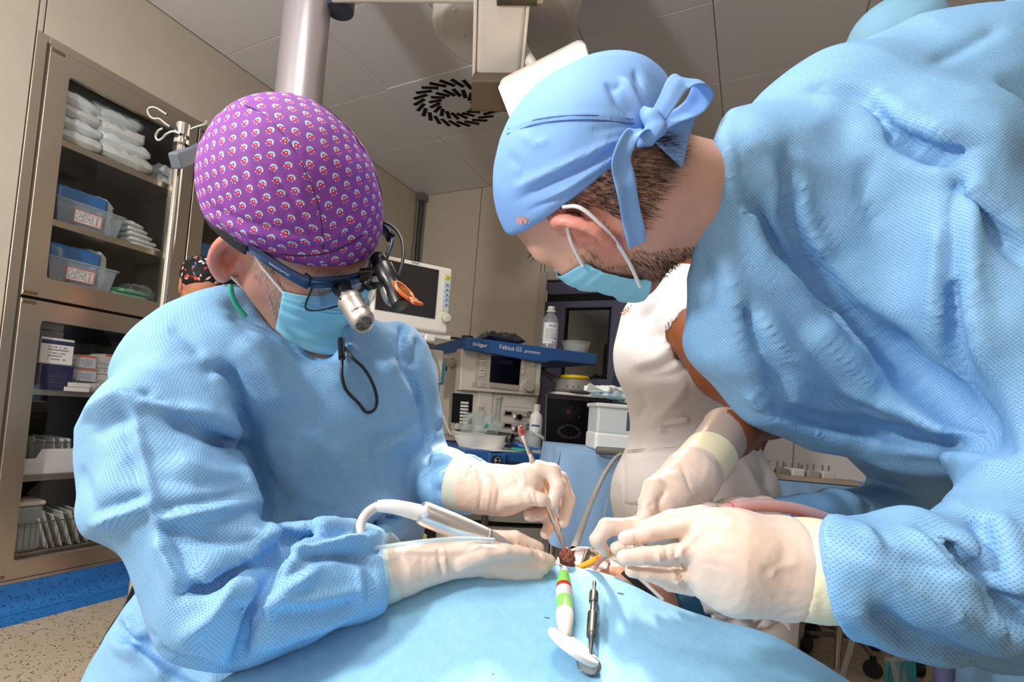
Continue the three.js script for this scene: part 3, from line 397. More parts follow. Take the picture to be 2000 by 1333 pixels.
  const pw = M(0xffffff, 0.5, { map: print('#e9e6e2', [['#2a2c5c', 0.08, 0.16]], 3) }), pn = M(0xffffff, 0.5, { map: print('#23224a', [], 4) }), pg = M(0xffffff, 0.5, { map: print('#b9bcc4', [['#2f9c62', 0.78, 0.22]], 5) }), po = M(0xffffff, 0.5, { map: print('#c2c4ca', [['#c8683e', 0, 0.15]], 6) }), pl = M(0xffffff, 0.5, { map: print('#cfcac6', [], 8) }), cw = M(0xd8d3ce, 0.6), cn = M(0x9a93a0, 0.6), cg = M(0xb7b5b4, 0.6);
  carton('navy box with a pale side, at the left end of the box shelf', null, 108, L1, 0.16, 0.115, 0.135, -2.72, pn, cn); carton('white box with a navy stripe and barcode on top of the navy box', null, 109, L1 + 0.116, 0.16, 0.115, 0.135, -2.72, pw, cw);
  const GB = 'grey boxes with green edges', GO = 'grey boxes with orange edges', GW = 'plain off-white boxes';
  ['lower', 'upper'].forEach((w, i) => { carton('small grey box with a green edge, ' + w + ' of two', GB, 142, L1 + 0.045 + i * 0.062, 0.14, 0.06, 0.06, -2.75, pg, cg); carton('grey box with an orange edge, ' + w + ' of two', GO, 168, L1 + 0.05 + i * 0.062, 0.15, 0.06, 0.09, -2.75, po, cg); carton('off-white box right of the orange-edged ones, ' + w + ' of two', GW, 197, L1 + 0.001 + i * 0.09, 0.15, 0.088, 0.09, -2.76, pl, cw); });
  carton('grey box lying under the green-edged boxes', null, 142, L1, 0.14, 0.044, 0.06, -2.75, pl, cg); carton('grey box lying under the orange-edged boxes', null, 168, L1, 0.14, 0.049, 0.09, -2.76, pl, cg);
  carton('flat white carton lying at the front of the box shelf', null, 150, L1, 0.03, 0.02, 0.11, -2.652, M(0xe8e5e0, 0.5), cw); carton('flat white carton lying on the lower flat carton at the front', null, 155, L1 + 0.021, 0.03, 0.02, 0.1, -2.652, M(0xe4e1dc, 0.5), cw);
  carton('pale box with an orange edge at the right end, half behind the sleeve', null, 222, L1 + 0.1, 0.16, 0.09, 0.1, -2.78, po, cw);
  ['lowest', 'middle', 'topmost'].forEach((w, i) => carton('plain grey slim box stacked on the white box at the left, ' + w, 'slim grey boxes at the top left', 98, L1 + 0.233 + i * 0.033, 0.18, 0.031, 0.11, -2.79, cg, cg));
  for (let i = 0; i < 3; i++) { const q = onShelf(-2.86, L1 + 0.21, 150 + i * 30), t = thing('grey_roll', 'grey wrapped roll lying behind the boxes, ' + ['left', 'middle', 'right'][i] + ' one', 'roll', [-2.9, L1, q.z], 0, 'grey rolls behind the boxes'); obj('roll', cyl(0.045, 0.045, 0.13, 0, 0, 0).rotateX(Math.PI / 2).translate(0, 0.2, 0), M(0x8e9298, 0.4), t); obj('stand', rbox(0.16, 0.155, 0.14, 0.004, 0, 0.0776, 0), cg, t); }
  // ---- wire baskets with packets
  const mWire = M(0x8a8780, 0.35, { metalness: 0.8 });
  const basket = (label, px, y, w, h, d, x) => { const q = onShelf(x + w / 2, y, px), t = thing('wire_basket', label, 'basket', [x, y, q.z], 0, 'wire baskets in the lower cabinet'), g = [], R = 0.0016;
    for (const yy of [0.004, h]) { const r = yy > 0.01 ? 0.0026 : R; g.push(bar(V(w / 2, yy, -d / 2), V(w / 2, yy, d / 2), r, r, 6), bar(V(-w / 2, yy, -d / 2), V(-w / 2, yy, d / 2), r, r, 6), bar(V(-w / 2, yy, d / 2), V(w / 2, yy, d / 2), r, r, 6), bar(V(-w / 2, yy, -d / 2), V(w / 2, yy, -d / 2), r, r, 6)); }
    const n = Math.round(d / 0.022), m = Math.round(w / 0.03); for (let i = 0; i <= n; i++) { const z = -d / 2 + d * i / n; g.push(bar(V(w / 2, 0.004, z), V(w / 2, h, z), R, R, 5), bar(V(-w / 2, 0.004, z), V(-w / 2, h, z), R, R, 5), bar(V(-w / 2, 0.004, z), V(w / 2, 0.004, z), R, R, 5)); }
    for (let i = 1; i < m; i++) { const xx = -w / 2 + w * i / m; g.push(bar(V(xx, 0.004, d / 2), V(xx, h, d / 2), R, R, 5), bar(V(xx, 0.004, -d / 2), V(xx, h, -d / 2), R, R, 5)); }
    obj('wires', g, mWire, t); return q; };
  const packets = (q, y, x, list, label, group, w, h, lean, mats) => list.forEach((dz, i) => { const hh = h * (0.85 + 0.25 * hash3(i, 3, list.length)), t = thing('sterile_packet', label[0] + ['first', 'second', 'third', 'fourth', 'fifth', 'sixth', 'seventh', 'eighth'][i] + label[1], 'packet', [x, y + 0.008, q.z + dz], 0, group);
    const g = gridSurf(6, 8, (u, v) => V((u - 0.5) * w, v * hh, Math.sin(u * 3.1) * 0.004 + 0.002 * noise3(u * 5, v * 5, i)), 0.006).rotateX(lean).rotateY(0.12 * (hash3(i, 1, 2) - 0.5)); obj('pouch', g, mats[i % mats.length], t); obj('seal_edge', gridSurf(6, 1, (u, v) => V((u - 0.5) * w, hh * (0.93 + v * 0.07), Math.sin(u * 3.1) * 0.004 + 0.001), 0.008).rotateX(lean), mClear, t); });
  const mPk = [P(0xd8dcd6, 0.3, { clearcoat: 0.5 }), P(0xc9cfc4, 0.35, { clearcoat: 0.5 }), P(0xdcd4c4, 0.4)];
  let q = basket('wire basket on the shelf above the bottom, its front lined with white paper', 92, 0.549, 0.26, 0.14, 0.3, -2.81);
  packets(q, 0.549, -2.79, [-0.1, -0.07, -0.03, 0.01, 0.05, 0.09], ['greenish pouch upright in the middle wire basket, ', ' from the right'], 'pouches in the middle wire basket', 0.2, 0.15, 0.1, mPk);
  const liner = thing('paper_liner', 'white paper folded over the front of the middle wire basket', 'paper', [-2.672, 0.552, q.z]); obj('sheet', gridSurf(14, 6, (u, v) => V(0.006 + 0.006 * noise3(u * 6, v * 3, 2), v * (0.06 + 0.05 * (u > 0.35 ? 1 : 0.2)), 0.15 - u * 0.32), 0.002), M(0xd9d6d4, 0.6), liner);
  q = basket('long wire basket on the bottom shelf', 115, 0.209, 0.26, 0.13, 0.34, -2.79);
  packets(q, 0.209, -2.77, [-0.13, -0.09, -0.05, -0.01, 0.02, 0.05], ['cream paper packet leaning in the bottom basket, ', ' from the right'], 'paper packets in the bottom basket', 0.22, 0.17, 0.35, [M(0xd6cfc0, 0.6), M(0xc4bcae, 0.6), P(0xd8dad2, 0.3)]);
  const jar = thing('clear_container', 'square clear container at the left end of the bottom shelf', 'container', [-2.74, 0.212, onShelf(-2.66, 0.21, 52).z]); obj('body', rbox(0.13, 0.2, 0.12, 0.02, 0, 0.1, 0, 4), P(0xc2cacb, 0.15, { transmission: 0.4, thickness: 0 }), jar); obj('lid', rbox(0.135, 0.02, 0.125, 0.008, 0, 0.21, 0), M(0xd9d4c6, 0.5), jar);
  q = basket('wire basket at the right of the bottom shelf, by the sleeve', 215, 0.209, 0.26, 0.2, 0.22, -2.85);
  packets(q, 0.209, -2.83, [-0.06, -0.02, 0.02, 0.06], ['crumpled clear pouch in the right bottom basket, ', ' from the right'], 'pouches in the right bottom basket', 0.2, 0.22, 0.15, mPk);
  const tr = thing('steel_tray_lid', 'grey metal tray lid leaning at the back of the bottom shelf', 'tray', [-2.93, 0.3, onShelf(-2.9, 0.35, 130).z]); obj('plate', rbox(0.02, 0.24, 0.26, 0.006).rotateX(0.75).rotateZ(0.25).translate(0, 0.12, 0), M(0x7d7a76, 0.4, { metalness: 0.6 }), tr); obj('support', rbox(0.05, 0.09, 0.1, 0.004, 0, -0.045, 0), mSteelDark, tr);
  // bay behind the head: a few packs in shade
  for (let i = 0; i < 2; i++) put('blue_pack', 'blue pack in the next bay behind the purple cap, ' + ['lower', 'upper'][i] + ' shelf', 'pack', 'blue packs in the next bay', 0.25, 0.16, 0.3, 430, -2.8, i ? S2 : S3 + 0.0, 61 + i, mBluePack, 0, 0.01);
}
// ------------------------------------------------------------------ infusion stand in front of the cabinet
{
  const top = at(358, 247, 1.62), t = thing('drip_stand', 'chrome drip stand with curled hooks in front of the steel cabinet', 'drip stand', [top.x, 0, top.z]), mChr = M(0xd8d4ce, 0.14, { metalness: 1 });
  obj('pole', [cyl(0.012, 0.012, top.y - 0.06, 0, (top.y + 0.02) / 2 + 0.02, 0, 20), cyl(0.016, 0.016, 0.9, 0, 0.52, 0, 20)], mChr, t);
  obj('hub', [cyl(0.02, 0.02, 0.035, 0, top.y - 0.012, 0, 20), cyl(0.022, 0.022, 0.012, 0, top.y - 0.05, 0, 20)], mChr, t);
  const hook = (pts, d) => tube(pts.map(p => at(p[0], p[1], d)), 0.0032, 40, 8);
  wobj('hook', hook([[352, 262], [325, 243], [310, 232], [300, 232], [292, 226], [288, 216], [294, 210], [304, 211], [326, 224]], 1.6), mChr, t); wobj('hook', hook([[352, 262], [338, 257], [325, 262], [315, 272], [308, 274], [304, 266], [310, 255], [318, 251]], 1.55), mChr, t); wobj('hook', hook([[362, 258], [376, 251], [390, 246], [400, 243], [404, 236]], 1.66), mChr, t);
  wobj('hook_sleeve', bar(at(333, 247, 1.6), at(352, 260, 1.61), 0.009, 0.009), M(0x1d1b1a, 0.5), t);
  wobj('clamp_arm', [[341, 315, 420, 285]].map(([a, b, c, d]) => { const p = at(a, b, 1.56), q = at(c, d, 1.75), dir = q.clone().sub(p), L = dir.length(), s = dir.normalize(), w = V().crossVectors(V(0, 1, 0), s).normalize(); return rbox(L, 0.045, 0.035, 0.006).applyMatrix4(basisM(s, V().crossVectors(w, s), w, p.clone().add(q).multiplyScalar(0.5))); }), M(0x6d7482, 0.45), t);
  obj('castor_leg', [0, 1, 2, 3, 4].map(i => bar(V(0, 0.08, 0), V(0.26 * Math.cos(i * 1.257), 0.065, 0.26 * Math.sin(i * 1.257)), 0.012, 0.009)), mChr, t);
  for (let i = 0; i < 5; i++) obj('castor', cyl(0.03, 0.03, 0.022, 0, 0, 0).rotateX(Math.PI / 2).translate(0.26 * Math.cos(i * 1.257), 0.03, 0.26 * Math.sin(i * 1.257)), M(0x1c1c1c, 0.5), t);
}
// ------------------------------------------------------------------ anaesthesia workstation and the things round it
const mGrey = M(0xc9c3b8, 0.42), mGreyD = M(0xaaa398, 0.5), mBlueShelf = M(0x2c5a96, 0.4), mBlack = M(0x0a0a0c, 0.35), mWhite = M(0xe6e3de, 0.4), mChrome = M(0xcfcac4, 0.16, { metalness: 1 }), mNavy = M(0x1d3a66, 0.45);
const textTex = (w, h, bg, draw) => canvasTex(w, h, (c) => { if (bg) { c.fillStyle = bg; c.fillRect(0, 0, w, h); } else c.clearRect(0, 0, w, h); draw(c, w, h); });
// a turned frame with pixel picking on planes parallel to its front
function picker(O, turn) { const X = V(Math.cos(turn), 0, -Math.sin(turn)), Z = V(Math.sin(turn), 0, Math.cos(turn)); return { X, Z, O, turn, hit: (px, py, z = 0) => { const d = ray(px, py), o = camera.position.clone().sub(O), t = (z - o.dot(Z)) / d.dot(Z); const q = o.addScaledVector(d, t); return V(q.dot(X), q.y, z); }, world: q => O.clone().addScaledVector(X, q.x).add(V(0, q.y, 0)).addScaledVector(Z, q.z) }; }
const quadShape = (pts, depth, bevel = 0.003) => new THREE.ExtrudeGeometry(new THREE.Shape(pts.map(p => new THREE.Vector2(p.x, p.y))), { depth, bevelEnabled: bevel > 0, bevelSize: bevel, bevelThickness: bevel, bevelSegments: 2 });
{
  const o = at(903, 681, 2.55), K = picker(V(o.x, 0, o.z), 0.842), h = K.hit;
  const t = thing('anaesthesia_machine', 'grey anaesthesia workstation with a blue top shelf and small dark screen', 'anaesthesia machine', [o.x, 0, o.z], 0.842);
  const slab = (name, pts, z, depth, mat, bev = 0.003, par = t) => obj(name, quadShape(pts.map(p => h(p[0], p[1], z)), depth, bev).translate(0, 0, z - depth), mat, par);
  const flat = (name, x0, y0, x1, y1, z, depth, mat, r = 0.003, par = t, label) => { const a = h(x0, y0, z), b = h(x1, y1, z); return obj(name, rbox(Math.abs(b.x - a.x), Math.abs(a.y - b.y), depth, r, (a.x + b.x) / 2, (a.y + b.y) / 2, z), mat, par, label); };
  // carcass
  const bl = h(892, 835, 0), tr = h(1047, 770, 0), w = 0.405, yb = 0.86;
  obj('body', [rbox(w, h(903, 681).y - yb, 0.42, 0.012, w / 2, (h(903, 681).y + yb) / 2, -0.24)], mGrey, t);
  const pn = slab('control_panel', [[903, 684], [1056, 702], [1050, 771], [900, 760]], 0.03, 0.06, mGrey, 0.006);
  flat('panel_field', 930, 691, 1043, 768, 0.0375, 0.004, M(0xb3a99c, 0.5), 0.004, pn);
  const scr = slab('screen', [[960, 695], [1017, 703], [1013, 752], [957, 746]], 0.044, 0.006, new THREE.MeshStandardMaterial({ color: 0x040408, roughness: 0.15, emissive: 0x060a50, emissiveIntensity: 0.02 }), 0.001, pn);
  { const a = h(976, 706, 0.046); obj('screen_text', new THREE.PlaneGeometry(0.075, 0.02).translate(a.x + 0.03, a.y, 0.0465), new THREE.MeshStandardMaterial({ color: 0x000000, emissive: 0xffffff, emissiveIntensity: 0.06, emissiveMap: textTex(128, 32, '#000', c => { c.fillStyle = '#2a30c8'; c.font = 'bold 24px sans-serif'; c.fillText('Dräger', 22, 24); }) }), scr); }
  for (let i = 0; i < 6; i++) { const a = h(957 + i * 9.3, 747.5 + i * 1.15, 0.044), b = h(965.6 + i * 9.3, 758 + i * 1.15, 0.044); obj('soft_key', rbox(Math.abs(b.x - a.x), Math.abs(a.y - b.y), 0.005, 0.0015, (a.x + b.x) / 2, (a.y + b.y) / 2, 0.042), M(0x9f968a, 0.5), pn); }
  const icon = i => M(0xffffff, 0.5, { map: textTex(64, 64, '#d6d1c8', c => { c.strokeStyle = '#4a4a50'; c.lineWidth = 5; c.strokeRect(10, 14, 44, 36); c.beginPath(); if (i % 3 === 0) { c.moveTo(18, 40); c.lineTo(32, 22); c.lineTo(46, 40); } else if (i % 3 === 1) c.arc(32, 32, 10, 0, 6.3); else { c.moveTo(20, 26); c.lineTo(44, 26); c.moveTo(20, 38); c.lineTo(44, 38); } c.stroke(); }) });
  [[944, 697], [944, 709], [943, 719], [942, 731], [940, 751], [925, 749], [1022, 707], [1022, 717], [1021, 728], [1042, 711]].forEach(([x, y], i) => { const a = h(x, y, 0.042), s = i < 5 ? [0.026, 0.02] : [0.018, 0.017]; const b = obj('button', new THREE.BoxGeometry(s[0], s[1], 0.006).translate(a.x, a.y, 0.0415), icon(i), pn); });
  { const a = h(1029, 755, 0.04); obj('rotary_knob', [cyl(0.024, 0.026, 0.03, 0, 0, 0, 32).rotateX(Math.PI / 2).translate(a.x, a.y, 0.055)], M(0xa79d90, 0.45), pn); obj('knob_ring', new THREE.TorusGeometry(0.029, 0.003, 8, 32).translate(a.x, a.y, 0.042), mGrey, pn); }
  // lower front: ventilator slot, flow tube, two gas modules
  const lf = slab('lower_front', [[900, 764], [1046, 775], [1039, 851], [890, 838]], 0.004, 0.05, mGrey, 0.003);
  slab('vent_recess', [[885, 768], [924, 771], [921, 829], [882, 826]], 0.008, 0.006, mBlack, 0, lf);
  for (let i = 0; i < 7; i++) { const y = 785 + i * 6.4; slab('vent_slat', [[901 - i * 0.4, y], [915 - i * 0.4, y + 1], [915 - i * 0.4, y + 4.6], [900.6 - i * 0.4, y + 3.6]], 0.016, 0.006, mWhite, 0.0006, lf); }
  slab('side_cover', [[937, 766], [962, 768], [957, 845], [932, 842]], 0.012, 0.01, mGrey, 0.002, lf); slab('grip', [[936, 796], [943, 796], [942, 828], [934, 828]], 0.018, 0.006, mGreyD, 0.003, lf);
  const ft = slab('flow_tube', [[969, 776], [977, 777], [972, 834], [963, 833]], 0.02, 0.008, P(0xe9ece8, 0.1, { transmission: 0.6, thickness: 0 }), 0.001, lf);
  for (let i = 0; i < 9; i++) { const a = h(971.5 - i * 0.55, 785 + i * 5, 0.023); obj('scale_mark', box(0.008, 0.0015, 0.001, a.x, a.y, 0.0225), mBlack, ft); }
  obj('tube_end', [[973, 777], [968, 831]].map(([x, y]) => { const a = h(x, y, 0.02); return rbox(0.024, 0.014, 0.014, 0.002, a.x, a.y, 0.018); }), mGreyD, lf);
  slab('upper_field', [[988, 774], [1044, 778], [1040, 798], [986, 794]], 0.008, 0.004, mGrey, 0.001, lf);
  for (const dy of [0, 24]) { const k = dy / 24; const g = slab('gas_module', [[985 - k * 2, 801 + dy], [1042 - k * 2, 806 + dy], [1040 - k * 2, 815 + dy], [984 - k * 2, 810 + dy]], 0.014, 0.01, mGreyD, 0.002, lf);
    flat('display_window', 986.5 - k, 804 + dy, 999 - k, 811 + dy, 0.016, 0.004, mBlack, 0.001, g); const a = h(1013 - k * 2, 815 + dy, 0.03); obj('black_knob', cyl(0.013, 0.013, 0.03, 0, 0, 0, 20).rotateX(Math.PI / 2).translate(a.x, a.y, 0.03), mBlack, g); obj('knob_seat', rbox(0.03, 0.018, 0.014, 0.006, a.x - 0.008, a.y, 0.018), mWhite, g);
    const b = h(1034 - k * 2, 809 + dy, 0.017); obj('gauge', [new THREE.TorusGeometry(0.0115, 0.002, 8, 24).translate(b.x, b.y, 0.018), box(0.002, 0.012, 0.002, b.x, b.y + 0.003, 0.018), box(0.008, 0.002, 0.002, b.x + 0.003, b.y, 0.018)], M(0x3c5a78, 0.5), g); }
  // left side details
  for (const [y, z] of [[708, -0.12], [712, -0.2]]) { const a = h(903, y); obj('side_slot', rbox(0.004, 0.05, 0.02, 0.001, -0.001, a.y, z), mBlack, t); }
  obj('screw', [0.05, 0.2, 0.35].map(d => new THREE.SphereGeometry(0.005, 8, 6).translate(0, h(903, 690).y - d, -0.06)), mChrome, t);
  // top shelf: thick blue front with lettering, thin wing to the right
  const sz = 0.07, sh = [[913, 660.5], [1165, 693.5], [1163, 711.5], [1082, 702.5], [1062, 707.5], [912, 681]];
  const shelf = slab('top_shelf', sh, sz, 0.5, mBlueShelf, 0.004);
  const lab = (txt, x0, y0, x1, y1, font, w, hh) => { const a = h(x0, y0, sz + 0.005), b = h(x1, y1, sz + 0.005), L = Math.hypot(b.x - a.x, b.y - a.y), g = new THREE.PlaneGeometry(L, L * hh / w).rotateZ(Math.atan2(b.y - a.y, b.x - a.x)).translate((a.x + b.x) / 2, (a.y + b.y) / 2, sz + 0.0052); return obj('lettering', g, M(0xe9eaec, 0.5, { map: textTex(w, hh, null, txt), alphaTest: 0.4 }), shelf); };
  lab(c => { c.fillStyle = '#fff'; c.font = 'bold 58px sans-serif'; c.fillText('Dräger', 8, 60); }, 922, 672, 955, 676.5, 0, 220, 80);
  lab(c => { c.fillStyle = '#fff'; c.font = '54px sans-serif'; c.fillText('Fabius GS', 6, 58); c.font = 'italic 40px sans-serif'; c.fillText('premium', 268, 60); }, 974, 677.5, 1056, 689, 0, 440, 80);
  // worktop with rail, oxygen button and drawers
  const wz = 0.30, wy = h(1000, 884, wz).y, fx0 = h(905, 884, wz).x, fx1 = h(1112, 905, wz).x, ww = fx1 - fx0;
  obj('worktop', rbox(ww, 0.045, 0.52, 0.01, (fx0 + fx1) / 2, wy - 0.022, wz - 0.26), mBlueShelf, t);
  const ob = obj('oxygen_flush_housing', rbox(h(985, 900, wz).x - h(950, 900, wz).x, 0.065, 0.06, 0.008, (h(985, 900, wz).x + h(950, 900, wz).x) / 2, wy - 0.04, wz - 0.01), mBlueShelf, t);
  { const a = h(969, 899.5, wz + 0.02); obj('oxygen_button', cyl(0.019, 0.02, 0.012, 0, 0, 0, 28).rotateX(Math.PI / 2).translate(a.x, a.y, wz + 0.026), mBlack, ob); obj('button_lettering', new THREE.PlaneGeometry(0.03, 0.03).translate(a.x, a.y, wz + 0.0325), M(0xffffff, 0.5, { alphaTest: 0.4, map: textTex(64, 64, null, c => { c.strokeStyle = '#e8e8ea'; c.lineWidth = 3; c.beginPath(); c.arc(32, 32, 29, 0, 6.3); c.stroke(); c.fillStyle = '#f0f0f0'; c.font = 'bold 26px sans-serif'; c.fillText('O₂+', 9, 41); }) }), ob); }
  obj('rail', [bar(V(fx0 + 0.1, wy - 0.062, wz + 0.01), V(fx1, wy - 0.062, wz + 0.01), 0.012), bar(V(fx0 + 0.1, wy - 0.09, wz), V(fx1, wy - 0.09, wz), 0.007)], mChrome, t);
  obj('base_body', [rbox(0.62, wy - 0.2, 0.44, 0.015, fx0 + 0.36, (wy - 0.05 + 0.12) / 2 - 0.02, -0.02)], mGrey, t);
  for (let i = 0; i < 3; i++) { const y1 = wy - 0.13 - i * 0.19, d = obj('drawer', new THREE.CylinderGeometry(0.9, 0.9, 0.165, 40, 1, false, -0.36, 0.72).translate(fx0 + 0.38, y1 - 0.09, -0.64), mGrey, t); obj('drawer_lip', rbox(0.5, 0.02, 0.03, 0.006, fx0 + 0.38, y1 - 0.16, 0.225), mGrey, d); obj('gap', rbox(0.56, 0.022, 0.02, 0.002, fx0 + 0.38, y1 - 0.184, 0.2), mBlack, d); }
  obj('castor_base', rbox(0.66, 0.06, 0.5, 0.02, fx0 + 0.36, 0.11, -0.02), mGreyD, t);
  for (const [x, z] of [[0.08, 0.18], [0.62, 0.18], [0.08, -0.22], [0.62, -0.22]]) obj('castor', cyl(0.05, 0.05, 0.035).rotateZ(Math.PI / 2).translate(fx0 + x, 0.05, z), mBlack, t);
  const hose = [[806, 1080], [815, 1040], [838, 1000], [870, 965]].map(p => K.hit(p[0], p[1], 0.2)); obj('corrugated_hose', tube(hose, 0.02, 60, 12), M(0xcfcac2, 0.5), t); obj('hose_rings', Array.from({ length: 26 }, (_, i) => { const c = new THREE.CatmullRomCurve3(hose), p = c.getPoint(i / 25), d = c.getTangent(i / 25); return new THREE.TorusGeometry(0.021, 0.0028, 6, 16).applyQuaternion(new THREE.Quaternion().setFromUnitVectors(V(0, 0, 1), d)).translate(p.x, p.y, p.z); }), M(0xb9b4ac, 0.5), t);

  // things on the top shelf
  const W = K.world, top = (px, py, z, dy = 0) => { const q = h(px, py, z); return W(V(q.x, q.y, z)); };
  { const q = h(1071, 683, -0.02), b = thing('saline_bottle', 'clear plastic bottle of saline with a white label on the blue shelf', 'bottle', W(V(q.x, h(1071, 681, sz).y, -0.02)), 0.842); const H = 0.222;
    obj('body', lathe([[0, 0.001], [0.036, 0.001], [0.04, 0.006], [0.04, H * 0.62], [0.038, H * 0.7], [0.026, H * 0.8], [0.017, H * 0.84], [0.017, H * 0.88]], 36), P(0xe8eef0, 0.08, { transmission: 0.75, thickness: 0, ior: 1.4 }), b); obj('saline', cyl(0.037, 0.037, 0.05, 0, 0.03, 0), P(0xdfe6ea, 0.05, { transmission: 0.9, thickness: 0.03 }), b);
    obj('neck_ring', cyl(0.023, 0.023, 0.007, 0, H * 0.885, 0), mWhite, b); obj('cap', lathe([[0, H], [0.016, H], [0.018, H * 0.985], [0.018, H * 0.9], [0, H * 0.9]], 24), M(0xdedcd8, 0.4), b);
    obj('label', new THREE.CylinderGeometry(0.0405, 0.0405, H * 0.47, 30, 1, true, -1.35, 2.5).translate(0, H * 0.38, 0), M(0xffffff, 0.5, { side: THREE.DoubleSide, map: textTex(256, 256, '#e8e8ea', c => { c.fillStyle = '#3b6fa8'; c.font = 'bold 46px sans-serif'; c.fillText('NaCl', 70, 54); c.fillStyle = '#6d7078'; for (let i = 0; i < 12; i++) c.fillRect(30, 74 + i * 11, 60 + 120 * hash3(i, 1, 1), 4); c.fillStyle = '#333'; for (let i = 0; i < 6; i++) for (let j = 0; j < 6; j++) if (hash3(i, j, 9) > 0.45) c.fillRect(150 + i * 4, 180 + j * 4, 4, 4); for (let i = 0; i < 16; i++) c.fillRect(120 + i * 5, 226, 1 + 2 * hash3(i, 0, 4), 24); c.fillStyle = '#3b6fa8'; c.fillRect(40, 218, 50, 6); }) }), b); }
  { const q = h(1126, 690, 0.0), b = thing('plastic_cup', 'shallow clear plastic cup with red liquid on the blue shelf', 'cup', W(V(q.x, h(1126, 690, sz).y - 0.002, -0.01)), 0.842); obj('wall', lathe([[0, 0.001], [0.05, 0.001], [0.053, 0.004], [0.068, 0.062], [0.0735, 0.064], [0.0735, 0.067], [0.067, 0.067], [0.051, 0.006], [0, 0.004]], 40), P(0xeef0ee, 0.12, { transmission: 0.75, thickness: 0 }), b); obj('liquid', cyl(0.05, 0.049, 0.008, 0.008, 0.01, 0), M(0xc8343e, 0.2), b); }
  { const q = h(972, 668, -0.1), b = thing('film_bag', 'crumpled dark foil bag lying on the blue shelf', 'bag', W(V(q.x, h(972, 666, sz).y, -0.08)), 0.842); obj('foil', parcel(0.2, 0.05, 0.16, 71, 0.022, 0.95), P(0x3a3f44, 0.15, { metalness: 0.3, clearcoat: 1 }), b); obj('flap', gridSurf(10, 6, (u, v) => V(0.08 + u * 0.06, 0.045 - u * 0.012 + 0.006 * noise3(u * 4, v * 4, 1), (v - 0.5) * 0.1 * (1 - u)), 0.002), P(0x33383d, 0.2, { clearcoat: 1 }), b);
    const c = thing('black_cable', 'short black cable curling over the left end of the blue shelf', 'cable', W(V(h(905, 660, sz).x, h(913, 660, sz).y, -0.1))); wobj('cable', tube([W(V(0.06, h(913, 660, sz).y + 0.012, -0.1)), W(V(0.0, h(913, 660, sz).y + 0.02, -0.16)), W(V(-0.1, h(913, 660, sz).y - 0.0, -0.2)), W(V(-0.14, h(913, 660, sz).y - 0.08, -0.15))], 0.006, 40, 8), mBlack, c); wobj('plug', rbox(0.05, 0.03, 0.04, 0.006).translate(...W(V(0.06, h(913, 660, sz).y + 0.018, -0.1)).toArray()), mBlack, c); }
  // white module with a cyan side, left of the machine
  { const a = at(845, 716, 2.5), b = thing('suction_module', 'small white wall module with a cyan edge left of the machine', 'module', a, 0.842); obj('front', rbox(0.1, 0.15, 0.06, 0.008, -0.01, 0, 0), mWhite, b); obj('cyan_side', rbox(0.022, 0.1, 0.05, 0.006, 0.048, -0.03, -0.01), M(0x4fb0d0, 0.4), b); obj('arm', bar(V(0.03, 0.03, -0.02), V(0.16, 0.03, -0.1), 0.02), mGrey, b); obj('tube', [tube([V(-0.045, 0.06, 0.035), V(-0.02, 0.05, 0.04), V(0.015, -0.02, 0.04), V(0.022, -0.07, 0.036)], 0.003, 30, 6)], M(0xbab7b2, 0.4), b); obj('top_hook', rbox(0.03, 0.03, 0.03, 0.004, -0.02, 0.088, 0), M(0x77736c, 0.5), b);
    const c = thing('breathing_hose', 'cream corrugated hose hanging below the white module', 'hose', at(852, 800, 2.5)); const hp = [at(852, 750, 2.5), at(853, 800, 2.5), at(853, 860, 2.5), at(858, 930, 2.48)]; wobj('hose', tube(hp, 0.013, 40, 10), M(0xc9c3a8, 0.5), c); wobj('rings', Array.from({ length: 30 }, (_, i) => { const cu = new THREE.CatmullRomCurve3(hp), p = cu.getPoint(i / 29), d = cu.getTangent(i / 29); return new THREE.TorusGeometry(0.0145, 0.0022, 6, 14).applyQuaternion(new THREE.Quaternion().setFromUnitVectors(V(0, 0, 1), d)).translate(p.x, p.y, p.z); }), M(0xb3ac90, 0.5), c); const d = thing('thin_tube', 'thin clear tube dropping from the white module', 'tube', at(855, 760, 2.4)); wobj('line', tube([at(853, 732, 2.45), at(858, 780, 2.42), at(868, 820, 2.38), at(880, 850, 2.36)], 0.0022, 30, 6), mWhite, d); }
  // kidney dish, mask and papers on the worktop
  { const wtop = W(V(0, wy, 0)).y, p = W(V(h(938, 884, 0.2).x, wy, 0.2)), b = thing('kidney_dish', 'white kidney dish with crumpled film on the machine worktop', 'dish', [p.x, wtop, p.z], 0.842);
    obj('bowl', gridSurf(60, 10, (u, v) => { const a = u * Math.PI * 2, k = 0.72 + 0.28 * v, rx = 0.135 * k, rz = (0.075 - (Math.cos(a * 1) > -2 ? 0.022 * Math.exp(-((a - Math.PI * 1.5) ** 2) * 2.5) : 0)) * k; const lip = v > 0.93 ? 1.05 : 1; return V(Math.cos(a) * rx * lip, 0.062 * v ** 1.1 + 0.001, -Math.sin(a) * rz * lip); }, 0.002), mWhite, b); obj('bottom', new THREE.CylinderGeometry(1, 1, 0.003, 40).scale(0.098, 1, 0.05).translate(0, 0.0025, 0), mWhite, b);
    const f = thing('film_wrap', 'crumpled clear film heaped in the kidney dish', 'film', W(V(h(930, 860, 0.18).x, wy + 0.04, 0.2)), 0.842); obj('film', parcel(0.17, 0.1, 0.09, 81, 0.03, 0.9), mClear, f); obj('green_cap', cyl(0.008, 0.008, 0.02).rotateX(1.2).translate(0.015, 0.06, 0.04), M(0x33a57c, 0.5), f);
